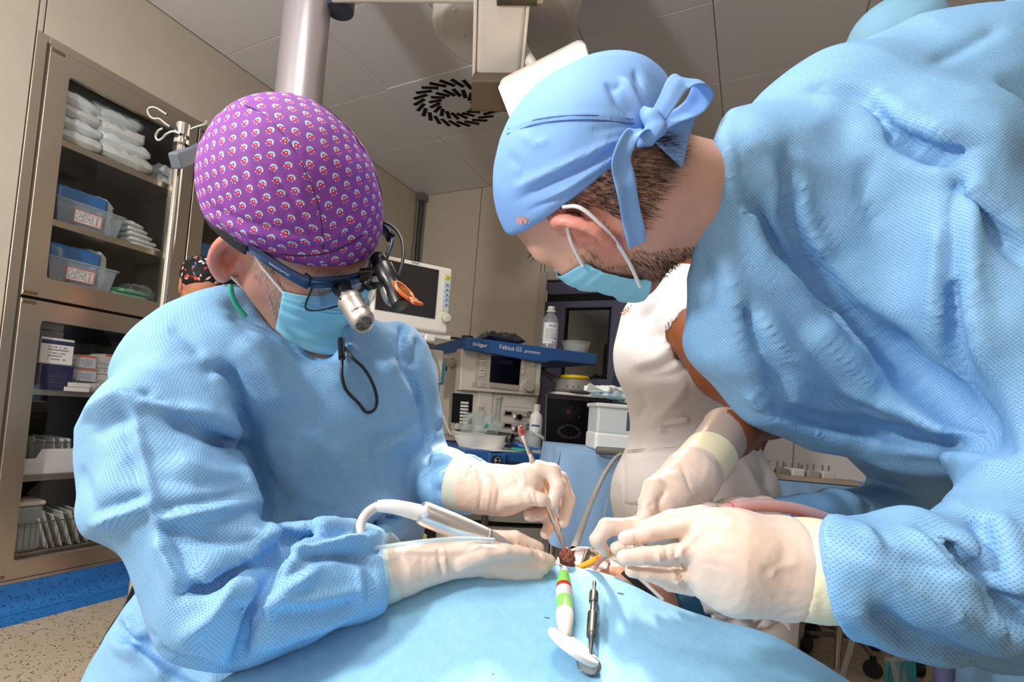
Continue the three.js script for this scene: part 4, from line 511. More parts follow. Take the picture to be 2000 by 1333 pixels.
    const e = W(V(h(990, 852, 0.22).x, wy + 0.055, 0.24)), s = W(V(h(958, 866, 0.2).x, wy + 0.06, 0.16)), tb = thing('dark_tube', 'dark open breathing tube lying across the kidney dish', 'tube', s); wobj('barrel', new THREE.LatheGeometry([[0.02, 0], [0.022, 0.002], [0.022, 0.12], [0.018, 0.12], [0.018, 0.004], [0.02, 0]].map(q => new THREE.Vector2(...q)), 28).applyQuaternion(new THREE.Quaternion().setFromUnitVectors(V(0, 1, 0), e.clone().sub(s).normalize())).translate(s.x, s.y, s.z), M(0x3c3a38, 0.4), tb); wobj('collar', new THREE.TorusGeometry(0.021, 0.003, 8, 24).applyQuaternion(new THREE.Quaternion().setFromUnitVectors(V(0, 0, 1), e.clone().sub(s).normalize())).translate(e.x, e.y, e.z), mBlack, tb);
    const q = W(V(h(1030, 876, 0.2).x, wy, 0.18)), m = thing('breathing_mask', 'clear breathing mask with a blue rim lying on the worktop', 'mask', [q.x, wtop, q.z], 0.7); obj('cone', gridSurf(40, 10, (u, v) => { const a = u * Math.PI * 2, r = 0.055 * (1 - v * 0.65); return V(Math.cos(a) * r * 1.25, 0.02 + v * 0.07, Math.sin(a) * r); }, 0.002).rotateZ(-0.5), mClear, m); obj('rim', new THREE.TorusGeometry(0.055, 0.01, 10, 40).rotateX(Math.PI / 2).scale(1.25, 1, 1).translate(0, 0.016, 0).rotateZ(-0.2), M(0x2f76c4, 0.4), m); obj('hose', tube([V(0.01, 0.08, 0), V(0.06, 0.07, 0.03), V(0.1, 0.02, 0.04), V(0.08, 0.006, 0.07), V(0.0, 0.006, 0.08)], 0.007, 40, 8), M(0xaeb2b2, 0.3), m);
    for (const [px, w0, h0, tn, l] of [[985, 0.24, 0.17, 0.3, 'white paper sheet on the worktop under the kidney dish'], [1045, 0.22, 0.15, -0.1, 'white paper sheet on the worktop in front of the laptop']]) { const r = W(V(h(px, 888, 0.24).x, wy, 0.2)), pp = thing('paper_sheet', l, 'paper', [r.x, wtop, r.z], 0.842 + tn); obj('sheet', gridSurf(8, 6, (u, v) => V((u - 0.5) * w0, 0.0015 + 0.001 * noise3(u * 3, v * 3, px), -(v - 0.5) * h0), 0.0008), M(0xe6e4e2, 0.7), pp); }
    for (const [px, z, l] of [[1020, 0.25, 'green tube connector in front of the breathing mask'], [1062, 0.24, 'small green clip near the laptop']]) { const r = W(V(h(px, 888, z).x, wy, z)), c = thing('green_connector', l, 'connector', [r.x, wtop + 0.003, r.z], 0.5, null); obj('ring', new THREE.TorusGeometry(0.02, 0.006, 8, 24).rotateX(Math.PI / 2).scale(1.4, 1, 0.8).translate(0, 0.006, 0), M(0x2aa287, 0.35), c); obj('stub', bar(V(-0.05, 0.008, 0.0), V(-0.02, 0.008, 0), 0.006), M(0x2aa287, 0.35), c); } }
  // spray bottle between machine and laptop
  { const q = W(V(h(1053, 850, 0.1).x, wy, 0.06)), b = thing('spray_bottle', 'white bottle with blue print between the machine and the laptop', 'bottle', [q.x, wy, q.z], 0.842); obj('body', lathe([[0, 0], [0.028, 0], [0.03, 0.005], [0.03, 0.15], [0.024, 0.168], [0.014, 0.176], [0.014, 0.185]], 28), mWhite, b); obj('cap', cyl(0.015, 0.017, 0.03, 0, 0.2, 0), mGrey, b); obj('label', new THREE.CylinderGeometry(0.0304, 0.0304, 0.11, 24, 1, true, -1.4, 2.8).translate(0, 0.08, 0), M(0xffffff, 0.5, { side: THREE.DoubleSide, map: textTex(128, 128, '#e9e9ec', c => { c.fillStyle = '#2c4fa0'; c.fillRect(10, 20, 60, 10); c.fillStyle = '#4aa05c'; c.font = 'bold 30px sans-serif'; c.fillText('ol', 60, 70); c.fillStyle = '#2c4fa0'; for (let i = 0; i < 3; i++) c.fillRect(70, 96 + i * 9, 40, 5); }) }), b); }
  // grey device with the yellow lid behind the laptop
  { const p = at(1122, 752, 2.75), b = thing('vaporiser', 'round grey device with a yellow lid behind the laptop', 'vaporiser', p, 0.6); obj('drum', lathe([[0, -0.045], [0.092, -0.045], [0.092, -0.02], [0.085, 0.02], [0.078, 0.024], [0, 0.024]], 44), M(0x8d8a86, 0.45), b); obj('lid', lathe([[0, 0.046], [0.062, 0.046], [0.07, 0.042], [0.071, 0.022], [0, 0.022]], 44), M(0xe8c81c, 0.4), b); obj('scale_dot', [0, 1, 2, 3, 4].map(i => new THREE.SphereGeometry(0.004, 8, 6).translate(Math.sin(-0.7 + i * 0.3) * 0.09, -0.015, Math.cos(-0.7 + i * 0.3) * 0.09)), mBlack, b); obj('dial_mark', cyl(0.012, 0.012, 0.006).rotateX(Math.PI / 2).translate(0.045, -0.005, 0.078), mWhite, b); obj('base', rbox(0.27, 0.032, 0.16, 0.01, 0.02, -0.06, 0), mWhite, b); obj('bracket', [bar(V(-0.06, 0.0, -0.05), V(-0.15, 0.06, -0.06), 0.02, 0.013), new THREE.SphereGeometry(0.02, 12, 8).translate(-0.15, 0.06, -0.06)], M(0x77726e, 0.5), b); obj('column', rbox(0.07, p.y - 0.11, 0.07, 0.008, 0.02, -(p.y - 0.11) / 2 - 0.07, -0.03), mGrey, b); obj('foot', rbox(0.3, 0.04, 0.3, 0.01, 0.02, -p.y + 0.02, -0.03), mGreyD, b); }
  // laptop with the scan
  { const wtop = wy, c = at(1148, 880, 2.28), lp = thing('laptop', 'open black laptop showing dark jaw scans', 'laptop', [c.x, wtop, c.z], 0.62); const Wd = 0.37, Hd = 0.245;
    const scan = textTex(512, 340, '#070606', (x, w, hh) => { const r = rng(12); const arch = (cx, cy, a, b, n, up) => { for (let i = 0; i < n; i++) { const t = Math.PI * (0.08 + 0.84 * i / (n - 1)), px = cx + Math.cos(t) * a, py = cy + (up ? -1 : 1) * Math.sin(t) * b; x.fillStyle = `rgba(150,120,110,${0.25 + 0.3 * r()})`; x.beginPath(); x.ellipse(px, py, 9, 6, t, 0, 7); x.fill(); } }; for (let i = 0; i < 900; i++) { const a = r() * 6.3, d = r(); x.fillStyle = `rgba(120,85,75,${0.1 * r()})`; x.beginPath(); x.arc(130 + Math.cos(a) * 90 * d, 90 + Math.sin(a) * 70 * d, 2 + r() * 6, 0, 7); x.fill(); } arch(140, 215, 70, 52, 15, false); arch(140, 225, 64, 40, 14, true); arch(330, 220, 34, 46, 8, false); arch(300, 60, 22, 22, 6, true); x.fillStyle = 'rgba(6,5,5,1)'; x.beginPath(); x.ellipse(140, 212, 40, 24, 0, 0, 7); x.fill(); x.fillStyle = '#a0703a'; x.fillRect(196, 120, 6, 6); x.strokeStyle = 'rgba(40,40,48,1)'; x.lineWidth = 2; x.beginPath(); x.moveTo(250, 0); x.lineTo(250, hh); x.stroke(); });
    obj('base', rbox(Wd, 0.018, 0.25, 0.006, 0, 0.009, 0.125), M(0x151414, 0.4), lp); obj('keyboard', rbox(Wd - 0.06, 0.003, 0.1, 0.001, 0, 0.019, 0.09), M(0x0a0a0a, 0.6), lp);
    const tilt = g => g.rotateX(-0.16).translate(0, 0.02, 0); obj('lid', tilt(rbox(Wd, Hd, 0.012, 0.006, 0, Hd / 2, -0.006)), M(0x141216, 0.35), lp); obj('screen', tilt(new THREE.PlaneGeometry(Wd - 0.016, Hd - 0.03).translate(0, Hd / 2, 0.0006)), new THREE.MeshStandardMaterial({ color: 0x050505, roughness: 0.2, emissive: 0xffffff, emissiveMap: scan, emissiveIntensity: 0.35 }), lp); obj('top_bezel', tilt(rbox(Wd - 0.008, 0.018, 0.001, 0.0005, 0, Hd - 0.013, 0.001)), M(0x2b2129, 0.3), lp); }
}
// patient monitor on its arm from the corner column
{
  const c = at(800, 570, 2.15), t = thing('patient_monitor', 'white patient monitor with a blank dark screen beside the purple cap', 'monitor', c, 0.98), K = picker(c.clone().setY(0), 0.98), h = (x, y, z = 0) => { const q = K.hit(x, y, z); return V(q.x, q.y - c.y, z); };
  const tl = h(735, 491), trr = h(886, 525), brr = h(880, 655), bll = h(728, 630); const w = trr.x - tl.x, cx = (tl.x + trr.x) / 2, hh = trr.y - brr.y, cy = (trr.y + brr.y) / 2;
  obj('housing', rbox(w, hh, 0.07, 0.014, cx, cy, -0.035, 4), mWhite, t);
  const s0 = h(857, 528), s1 = h(853, 624), sw = w * 0.76; obj('screen', rbox(sw, s0.y - s1.y, 0.004, 0.001, s0.x - sw / 2, (s0.y + s1.y) / 2, 0.001), M(0x2e2b2c, 0.25), t);
  obj('key_field', rbox(0.032, hh * 0.56, 0.003, 0.002, h(872, 570).x, h(872, 572).y, 0.001), M(0xcac8c4, 0.5), t);
  [[874, 543], [873, 557], [872.5, 567], [872, 577], [871.5, 586], [871, 596]].forEach(([x, y], i) => { const q = h(x, y); obj('key', rbox(0.022, 0.014, 0.004, 0.001, q.x, q.y, 0.003), i ? M(0x9fc7de, 0.5) : M(0xe8cf22, 0.5), t); obj('key_mark', rbox(0.008, 0.005, 0.001, 0.0003, q.x, q.y, 0.0055), M(0x2a4f86, 0.5), t); });
  { const q = h(870, 622); obj('knob', lathe([[0, 0.02], [0.015, 0.02], [0.018, 0.016], [0.02, 0], [0, 0]], 28).rotateX(Math.PI / 2).translate(q.x, q.y, 0.002), M(0xcfccc2, 0.4), t); obj('knob_glow_ring', new THREE.TorusGeometry(0.0205, 0.003, 8, 28).translate(q.x, q.y, 0.003), M(0xb9c79a, 0.4), t); }
  { const q = h(812, 514); obj('lettering', new THREE.PlaneGeometry(0.04, 0.014).translate(q.x, q.y, 0.0012), M(0xffffff, 0.5, { alphaTest: 0.4, map: textTex(128, 44, null, x => { x.fillStyle = '#2a4fa0'; x.font = 'bold 34px sans-serif'; x.fillText('Dräger', 6, 34); }) }), t); }
  obj('underside_bracket', [rbox(0.16, 0.02, 0.05, 0.006, h(850, 660).x, brr.y - 0.01, -0.04), rbox(0.05, 0.03, 0.04, 0.01, h(843, 664).x, brr.y - 0.022, -0.03)], mWhite, t);
  obj('arm', [bar(V(cx - 0.05, cy, -0.07), V(cx - 0.05, cy + 0.02, -0.22), 0.03), bar(V(cx - 0.05, cy + 0.02, -0.22), V(cx - 0.2, cy + 0.05, -0.3), 0.03)], mGrey, t);
}
// small dark supply trolley under the arm, seen between the gown and the machine
{
  const p = at(835, 1040, 2.0), t = thing('supply_trolley', 'dark open trolley with red and cream packs behind the handpiece', 'trolley', [p.x, 0, p.z], 0.842); obj('frame', [rbox(0.02, 0.72, 0.02, 0.003, -0.16, 0.36, 0.14), rbox(0.02, 0.72, 0.02, 0.003, 0.16, 0.36, 0.14), rbox(0.02, 0.72, 0.02, 0.003, -0.16, 0.36, -0.14), rbox(0.02, 0.72, 0.02, 0.003, 0.16, 0.36, -0.14)], mSteelDark, t); for (const y of [0.1, 0.32, 0.71]) obj('shelf', rbox(0.34, 0.012, 0.3, 0.003, 0, y, 0), mSteelDark, t); obj('back_panel', rbox(0.33, 0.6, 0.006, 0.002, 0, 0.4, -0.14), M(0x2a211e, 0.7), t);
  const col = [0x7d1f2b, 0xb8b07a, 0x5a4738, 0xcac2a8, 0x6f5a44]; for (let i = 0; i < 5; i++) { const b = thing('supply_pack', ['dark red', 'pale olive', 'brown', 'cream', 'tan'][i] + ' narrow pack standing in the dark trolley', 'pack', [p.x, 0.326, p.z], 0.842, 'narrow packs in the dark trolley'); obj('pack', rbox(0.045, 0.26 - 0.03 * (i % 3), 0.12, 0.004, -0.12 + i * 0.058, 0.13 - 0.015 * (i % 3), 0.06), M(col[i], 0.5), b); obj('end_label', rbox(0.03, 0.06, 0.002, 0.0005, -0.12 + i * 0.058, 0.15, 0.1215), M(0xd8d2c4, 0.6), b); }
  const g = thing('white_tray', 'white plastic tray end above the dark trolley', 'tray', [p.x, 0.718, p.z], 0.842); obj('tray', rbox(0.3, 0.07, 0.24, 0.02, 0.06, 0.036, 0.02), mWhite, g); obj('rim', rbox(0.32, 0.012, 0.26, 0.004, 0.06, 0.072, 0.02), mWhite, g);
}
// draped side table with the tub, cloths, grey roll and hose
const mDrapeTable = M(0x8fb4da, 0.85);
{
  const c = at(1180, 880, 1.75), K = picker(c.clone().setY(0), 0.45), t = thing('side_table', 'small table under a blue drape beside the white tunic', 'table', [c.x, 0, c.z], 0.45), y0 = c.y - 0.005;
  obj('tabletop', rbox(0.4, 0.02, 0.4, 0.004, 0.06, y0 - 0.014, -0.1), mWhite, t); for (const [x, z] of [[-0.1, 0.06], [0.22, 0.06], [-0.1, -0.26], [0.22, -0.26]]) obj('leg', bar(V(x, 0, z), V(x, y0 - 0.02, z), 0.012), mChrome, t);
  const d = thing('table_drape', 'blue drape hanging in folds over the small side table', 'drape', [c.x, y0, c.z], 0.45); const HW = 0.215;
  obj('cloth', [gridSurf(10, 10, (u, v) => V(0.06 + (u - 0.5) * 2 * HW, 0.002 + 0.002 * noise3(u * 4, v * 4, 3), -0.1 - (v - 0.5) * 2 * HW), 0.002), gridSurf(80, 20, (u, v) => { const e = u * 4, k = Math.floor(Math.min(e, 3.999)), f = e - k, q = [[-HW, HW], [HW, HW], [HW, -HW], [-HW, -HW], [-HW, HW]], a = q[k], b = q[k + 1]; const x = a[0] + (b[0] - a[0]) * f, z = a[1] + (b[1] - a[1]) * f, L = Math.hypot(x, z); const drop = 1 - v, fold = 1 + drop * (0.10 + 0.09 * Math.sin(u * 46) + 0.05 * Math.sin(u * 101)); return V(0.06 + x * fold, 0.002 - drop * (0.27 + 0.03 * Math.sin(u * 19)), -0.1 + z * fold); }, 0.002)], mDrapeTable, d);
  const q = K.hit(1200, 885, 0), b = thing('plastic_tub', 'white plastic tub with a dark window on the blue draped table', 'tub', K.world(V(q.x + 0.035, y0 + 0.003, -0.07)), 0.45); obj('lower_part', rbox(0.2, 0.06, 0.15, 0.012, 0, 0.03, 0, 3), mWhite, b); obj('upper_part', rbox(0.192, 0.09, 0.146, 0.008, 0, 0.1, 0, 3), M(0xc9cfcd, 0.4), b); obj('rim', rbox(0.205, 0.014, 0.16, 0.005, 0, 0.146, 0), M(0xd3d7d4, 0.4), b); obj('window', rbox(0.09, 0.06, 0.003, 0.002, 0.04, 0.1, 0.0735), M(0x4d5856, 0.3), b);
  const mPale = M(0xcfe3e2, 0.7); [['pale green folded cloth', 0xa9c9b6, 0.06, 0.0], ['pale blue folded wipe', 0xbfdbe6, -0.03, 0.012], ['white folded wipe', 0xdfe6e4, -0.06, -0.01]].forEach(([l, cc, x, dy], i) => { const f = thing('folded_wipe', l + ' piled on the white tub', 'wipe', K.world(V(q.x + 0.035 + x, y0 + 0.158 + i * 0.014, -0.06)), 0.45 + i * 0.4); obj('cloth', parcel(0.14, 0.022, 0.1, 91 + i, 0.012, 0.5), M(cc, 0.75), f); obj('corner', gridSurf(6, 6, (u, w) => V(-0.07 - u * 0.03, 0.01 + u * 0.02, (w - 0.5) * 0.06 * (1 - u)), 0.0015), M(cc, 0.75), f); });
  const r0 = at(1166, 880, 1.62), r1 = at(1222, 884, 1.6), rl = thing('hose_cylinder', 'grey handle-like cylinder on the hose at the front of the draped table', 'nozzle', r0); wobj('grip', latheAlong([[0, 0], [0.011, 0], [0.012, 0.05], [0.012, 0.95], [0.01, 1], [0, 1]], r0, r1, 24), M(0x6a6a62, 0.5), rl); wobj('end_cap', bar(r0.clone().lerp(r1, -0.03), r0.clone().lerp(r1, 0.03), 0.0105), M(0x4b4a45, 0.5), rl);  // plain grey cylinder at the upper end of the hose
  const hs = thing('grey_hose', 'grey hose running down from the draped table to the patient', 'hose', at(1150, 1000, 1.2)); wobj('hose', tube([at(1224, 884, 1.6), at(1205, 893, 1.55), at(1185, 920, 1.45), at(1160, 970, 1.25), at(1138, 1025, 1.0), at(1120, 1075, 0.8)], 0.0058, 60, 10), M(0xb3b1ae, 0.35), hs); wobj('end_sleeve', bar(at(1224, 884, 1.6), at(1214, 887, 1.57), 0.008), M(0x6a6a62, 0.5), hs);
  const cl = thing('clear_tube', 'thin clear tube hanging beside the grey hose', 'tube', at(1180, 1000, 1.3)); wobj('line', tube([at(1200, 935, 1.55), at(1190, 960, 1.45), at(1180, 1010, 1.25), at(1174, 1050, 1.1)], 0.0026, 40, 6), mClear, cl);
}
// far right: white cupboard, draped instrument table with a tray, stool castor, bag, post and tube on the floor
{
  const c = hitZ(1550, 880, -3.67), t = thing('white_cupboard', 'plain white cupboard seen under the leaning surgeon', 'cupboard', [c.x, 0, -3.82], 0); obj('carcass', rbox(1.0, 1.5, 0.28, 0.01, 0, 0.75, 0), M(0xdcd8d6, 0.35), t); for (const s of [-1, 1]) { const d = obj('door', rbox(0.49, 1.4, 0.016, 0.003, s * 0.248, 0.77, 0.148), M(0xdedbd9, 0.3), t); obj('handle', bar(V(s * 0.04, 0.7, 0.17), V(s * 0.04, 0.85, 0.17), 0.006), mChrome, d); }
  const d0 = at(1550, 938, 2.2), tb = thing('instrument_table', 'instrument table hung with a blue drape under the leaning surgeon', 'table', [d0.x + 0.1, 0, d0.z], 0.5), y0 = d0.y; obj('tabletop', rbox(0.7, 0.02, 0.4, 0.004, 0, y0 - 0.015, -0.15), mWhite, tb); obj('drape', [rbox(0.72, 0.004, 0.42, 0.001, 0, y0 - 0.002, -0.15), gridSurf(60, 8, (u, v) => V((u - 0.5) * 0.74, y0 - (1 - v) * 0.4, 0.062 + (1 - v) * 0.015 * Math.sin(u * 70)), 0.002)], mDrapeTable, tb); for (const [x, z] of [[-0.3, 0], [0.3, 0], [-0.3, -0.3], [0.3, -0.3]]) obj('leg', bar(V(x, 0, z), V(x, y0 - 0.02, z), 0.014), mChrome, tb);
  const K = picker(V(d0.x + 0.1, 0, d0.z), 0.5), tw = (x, z, dy = 0) => K.world(V(x, y0 + 0.001 + dy, z)); const tr = thing('instrument_tray', 'flat steel instrument tray on the far draped table', 'tray', tw(-0.1, -0.08), 0.5); obj('plate', rbox(0.42, 0.008, 0.22, 0.003, 0, 0.004, 0), mSteelDark, tr); obj('rim', [rbox(0.42, 0.02, 0.006, 0.002, 0, 0.012, 0.11), rbox(0.42, 0.02, 0.006, 0.002, 0, 0.012, -0.11)], mChrome, tr);
  const cols = [0xe4e0dc, 0xcac5c0, 0x8d8276, 0xe2dedb, 0xb0a89e, 0xdad6d2]; for (let i = 0; i < 6; i++) { const b = thing('instrument_block', ['white', 'pale grey', 'brown', 'bright white', 'taupe', 'light'][i] + ' small instrument block on the far steel tray', 'block', tw(-0.25 + i * 0.06, -0.08, 0.009), 0.5, 'blocks on the far steel tray'); obj('block', rbox(0.048, 0.028 + 0.008 * (i % 2), 0.07, 0.004, 0, 0.018, 0), M(cols[i], 0.4), b); obj('pin', [-0.012, 0.012].map(x => cyl(0.003, 0.003, 0.03, x, 0.044, 0.01, 8)), mChrome, b); }
  const kq = hitY(1588, 1232, 0.035), st = thing('stool', 'black castor and grey leg of a stool on the beige floor', 'stool', [kq.x + 0.15, 0, kq.z + 0.155]); obj('hub', cyl(0.03, 0.035, 0.4, 0, 0.28, 0), mChrome, st); obj('seat', lathe([[0, 0.48], [0.17, 0.48], [0.18, 0.5], [0.17, 0.55], [0, 0.56]], 40), mBlack, st); for (let i = 0; i < 5; i++) { const a = Math.atan2(-0.155, -0.15) + Math.PI * 2 * i / 5; const e = V(Math.cos(a) * 0.216, 0.085, Math.sin(a) * 0.216); obj('leg', bar(V(0, 0.1, 0), e, 0.014, 0.01), M(0x6d665e, 0.4), st); obj('castor', [cyl(0.034, 0.034, 0.03, 0, 0, 0).rotateZ(Math.PI / 2).rotateY(a).translate(e.x, 0.034, e.z), bar(V(e.x, 0.06, e.z), V(e.x, 0.09, e.z), 0.012)], M(0x0c0c0c, 0.5), st); }
  const fl = thing('floor_tube', 'pale clear tube hanging to the floor at the lower right', 'tube', at(1655, 1290, 1.1)); wobj('line', tube([at(1668, 1235, 0.9), at(1660, 1270, 1.0), at(1648, 1310, 1.1), at(1640, 1345, 1.2)], 0.0045, 30, 8), mClear, fl);
  const pk = at(1755, 1330, 1.3), bg = thing('collection_bag', 'clear hanging bag with teal printing at the lower right', 'bag', pk); wobj('film', gridSurf(8, 10, (u, v) => at(1728 + u * 60, 1285 + (1 - v) * 110, 1.3 + 0.01 * Math.sin(u * 5 + v * 3)), 0.002), mClear, bg); wobj('teal_print', [0, 1, 2, 3, 4].map(i => tube([at(1733 + i * 13, 1350, 1.295), at(1733 + i * 13, 1310, 1.295), at(1737 + i * 12, 1294, 1.295)], 0.0045, 16, 6)), M(0x1f8f9a, 0.5), bg); wobj('drain_tube', tube([at(1742, 1288, 1.28), at(1748, 1315, 1.28), at(1756, 1350, 1.28)], 0.006, 16, 8), mClear, bg);
  const po = at(1845, 1310, 1.25), pt = thing('table_post', 'grey-violet post of the operating table at the bottom right', 'post', [po.x, 0, po.z]); obj('post', cyl(0.018, 0.018, po.y + 0.08, 0, (po.y + 0.08) / 2, 0), M(0x6b6fa0, 0.4), pt); obj('foot', cyl(0.06, 0.07, 0.03, 0, 0.015, 0), M(0x50506a, 0.5), pt);
  const cb = thing('black_cable', 'black cable hanging from the gown to the floor at the lower left', 'cable', at(215, 1240, 1.0)); wobj('cable', tube([at(268, 1130, 0.95), at(248, 1180, 0.95), at(215, 1230, 1.0), at(190, 1280, 1.08), at(170, 1340, 1.18)], 0.0035, 50, 8), mBlack, cb);
}
// folds of the two near gowns, as strokes over the photograph: [[x, y] ...], width px, height m, width of the other side
const LEFT_FOLDS = [
  [[[165, 822], [205, 792], [245, 768], [285, 800]], 12, 0.012, 26], [[[180, 850], [225, 822], [262, 812]], 20, -0.010], [[[236, 760], [262, 772], [300, 765]], 8, -0.008], [[[255, 790], [285, 775], [330, 790]], 8, -0.007], [[[262, 770], [300, 790], [356, 812]], 10, 0.008],
  [[[258, 800], [273, 873], [291, 951], [303, 1016], [332, 1087], [365, 1153]], 10, 0.009, 22], [[[245, 830], [262, 900], [280, 970], [300, 1040]], 12, -0.006],
  [[[330, 815], [380, 835], [428, 861], [487, 882]], 12, -0.014, 18], [[[340, 795], [400, 815], [450, 838], [485, 860]], 16, 0.010], [[[400, 850], [455, 868], [490, 876]], 7, -0.010],
  [[[418, 720], [451, 730], [469, 796], [487, 868]], 13, -0.018, 18], [[[405, 742], [430, 745], [445, 790], [462, 845]], 18, 0.010],
  [[[480, 860], [508, 945], [523, 992], [515, 1040]], 10, -0.022, 16], [[[470, 900], [490, 960], [500, 1000]], 18, 0.012],
  [[[180, 1006], [235, 985], [290, 966]], 10, -0.010, 8], [[[180, 1024], [240, 1004], [295, 985]], 14, 0.012], [[[140, 915], [165, 950], [190, 1004]], 14, -0.006],
  [[[300, 1000], [390, 984], [475, 964]], 9, -0.011, 7], [[[305, 1018], [400, 1002], [490, 985]], 14, 0.011], [[[297, 1020], [368, 1048], [463, 1060], [520, 1050]], 10, -0.010, 14], [[[330, 900], [400, 925], [470, 935]], 26, 0.007], [[[300, 930], [380, 950], [470, 945]], 16, -0.005],
  [[[306, 1050], [335, 1100], [364, 1156]], 9, 0.010, 16], [[[330, 1060], [360, 1110], [380, 1150]], 14, -0.007],
  [[[364, 1160], [420, 1135], [463, 1111], [541, 1076], [562, 1054]], 10, -0.018, 22], [[[375, 1140], [440, 1105], [520, 1065]], 14, 0.012], [[[350, 1248], [416, 1206], [470, 1130], [511, 1082]], 16, 0.012, 20],
  [[[463, 1305], [487, 1218], [541, 1111], [575, 1070]], 12, -0.018, 10], [[[490, 1250], [510, 1190], [555, 1110], [585, 1080]], 14, 0.012], [[[455, 1185], [480, 1198], [505, 1195], [547, 1135], [624, 1087]], 9, -0.012, 12], [[[500, 1215], [550, 1160], [630, 1105]], 14, 0.010],
  [[[523, 1180], [610, 1172], [713, 1150]], 8, 0.010, 16], [[[525, 1200], [610, 1196], [715, 1172]], 14, -0.009], [[[487, 1262], [606, 1226], [718, 1183]], 12, 0.008], [[[640, 1075], [690, 1090], [735, 1105]], 9, -0.010], [[[650, 1060], [690, 1055], [730, 1085]], 12, 0.008], [[[690, 1060], [705, 1085], [725, 1090]], 6, -0.008], [[[715, 1110], [722, 1140], [720, 1175]], 7, -0.008], [[[700, 1110], [704, 1150], [700, 1185]], 8, 0.006],
  [[[511, 905], [540, 945], [562, 972], [545, 1000]], 13, -0.012], [[[576, 860], [572, 915], [560, 965]], 26, 0.012], [[[520, 850], [540, 900], [560, 940]], 24, 0.008], [[[560, 985], [620, 1020], [700, 1010], [780, 970]], 24, 0.012],
  [[[722, 885], [731, 861], [765, 845], [805, 824]], 8, -0.009, 12], [[[725, 875], [730, 920], [738, 960]], 6, -0.005], [[[749, 905], [770, 965]], 6, -0.004], [[[740, 880], [790, 850], [830, 838]], 16, 0.006],
  [[[535, 1046], [600, 1060], [683, 1036], [790, 995]], 10, -0.018, 12], [[[545, 1075], [665, 1064], [779, 1042]], 12, 0.014], [[[560, 1090], [660, 1085], [770, 1070]], 9, -0.010], [[[600, 1030], [690, 1010], [780, 985]], 16, 0.010], [[[595, 1070], [620, 1085], [650, 1082]], 6, -0.010], [[[670, 1050], [740, 1052], [800, 1030]], 6, -0.008],
  [[[425, 600], [463, 629], [558, 680], [635, 702]], 7, 0.006, 14], [[[440, 620], [500, 665], [570, 700], [640, 722]], 14, -0.005], [[[330, 640], [370, 665], [395, 700]], 14, -0.006], [[[470, 660], [520, 720], [560, 800]], 40, 0.010], [[[640, 720], [700, 790], [740, 850]], 50, 0.008],
  [[[786, 640], [779, 677], [797, 718]], 10, -0.014, 14], [[[770, 640], [765, 690], [775, 730]], 14, 0.010], [[[760, 690], [790, 725], [808, 745], [826, 808]], 9, -0.016], [[[745, 700], [775, 745], [800, 790]], 18, 0.008], [[[800, 725], [810, 690], [815, 660]], 8, -0.012], [[[790, 660], [800, 690]], 10, 0.01], [[[812, 740], [832, 860], [838, 975]], 9, -0.014],
  [[[700, 600], [720, 650], [760, 720]], 24, -0.01],
  [[[832, 880], [870, 862], [905, 862]], 9, -0.010], [[[840, 925], [875, 900], [905, 880]], 8, -0.010], [[[845, 905], [880, 885]], 9, 0.008], [[[850, 955], [880, 965], [905, 985]], 8, -0.010], [[[840, 840], [870, 830], [890, 850]], 8, -0.008], [[[855, 800], [845, 850], [835, 880]], 9, 0.006], [[[880, 930], [885, 955], [900, 975]], 6, -0.008], [[[862, 915], [868, 945], [885, 975]], 7, 0.007], [[[900, 880], [925, 885], [955, 905]], 6, -0.006],
  [[[215, 1200], [250, 1245], [326, 1290], [463, 1312]], 12, -0.022], [[[250, 1200], [270, 1240], [265, 1290]], 12, 0.014], [[[225, 1260], [290, 1290], [330, 1333]], 14, 0.014], [[[260, 1190], [275, 1230], [300, 1260]], 7, -0.02], [[[330, 1300], [400, 1333]], 12, -0.012],
];
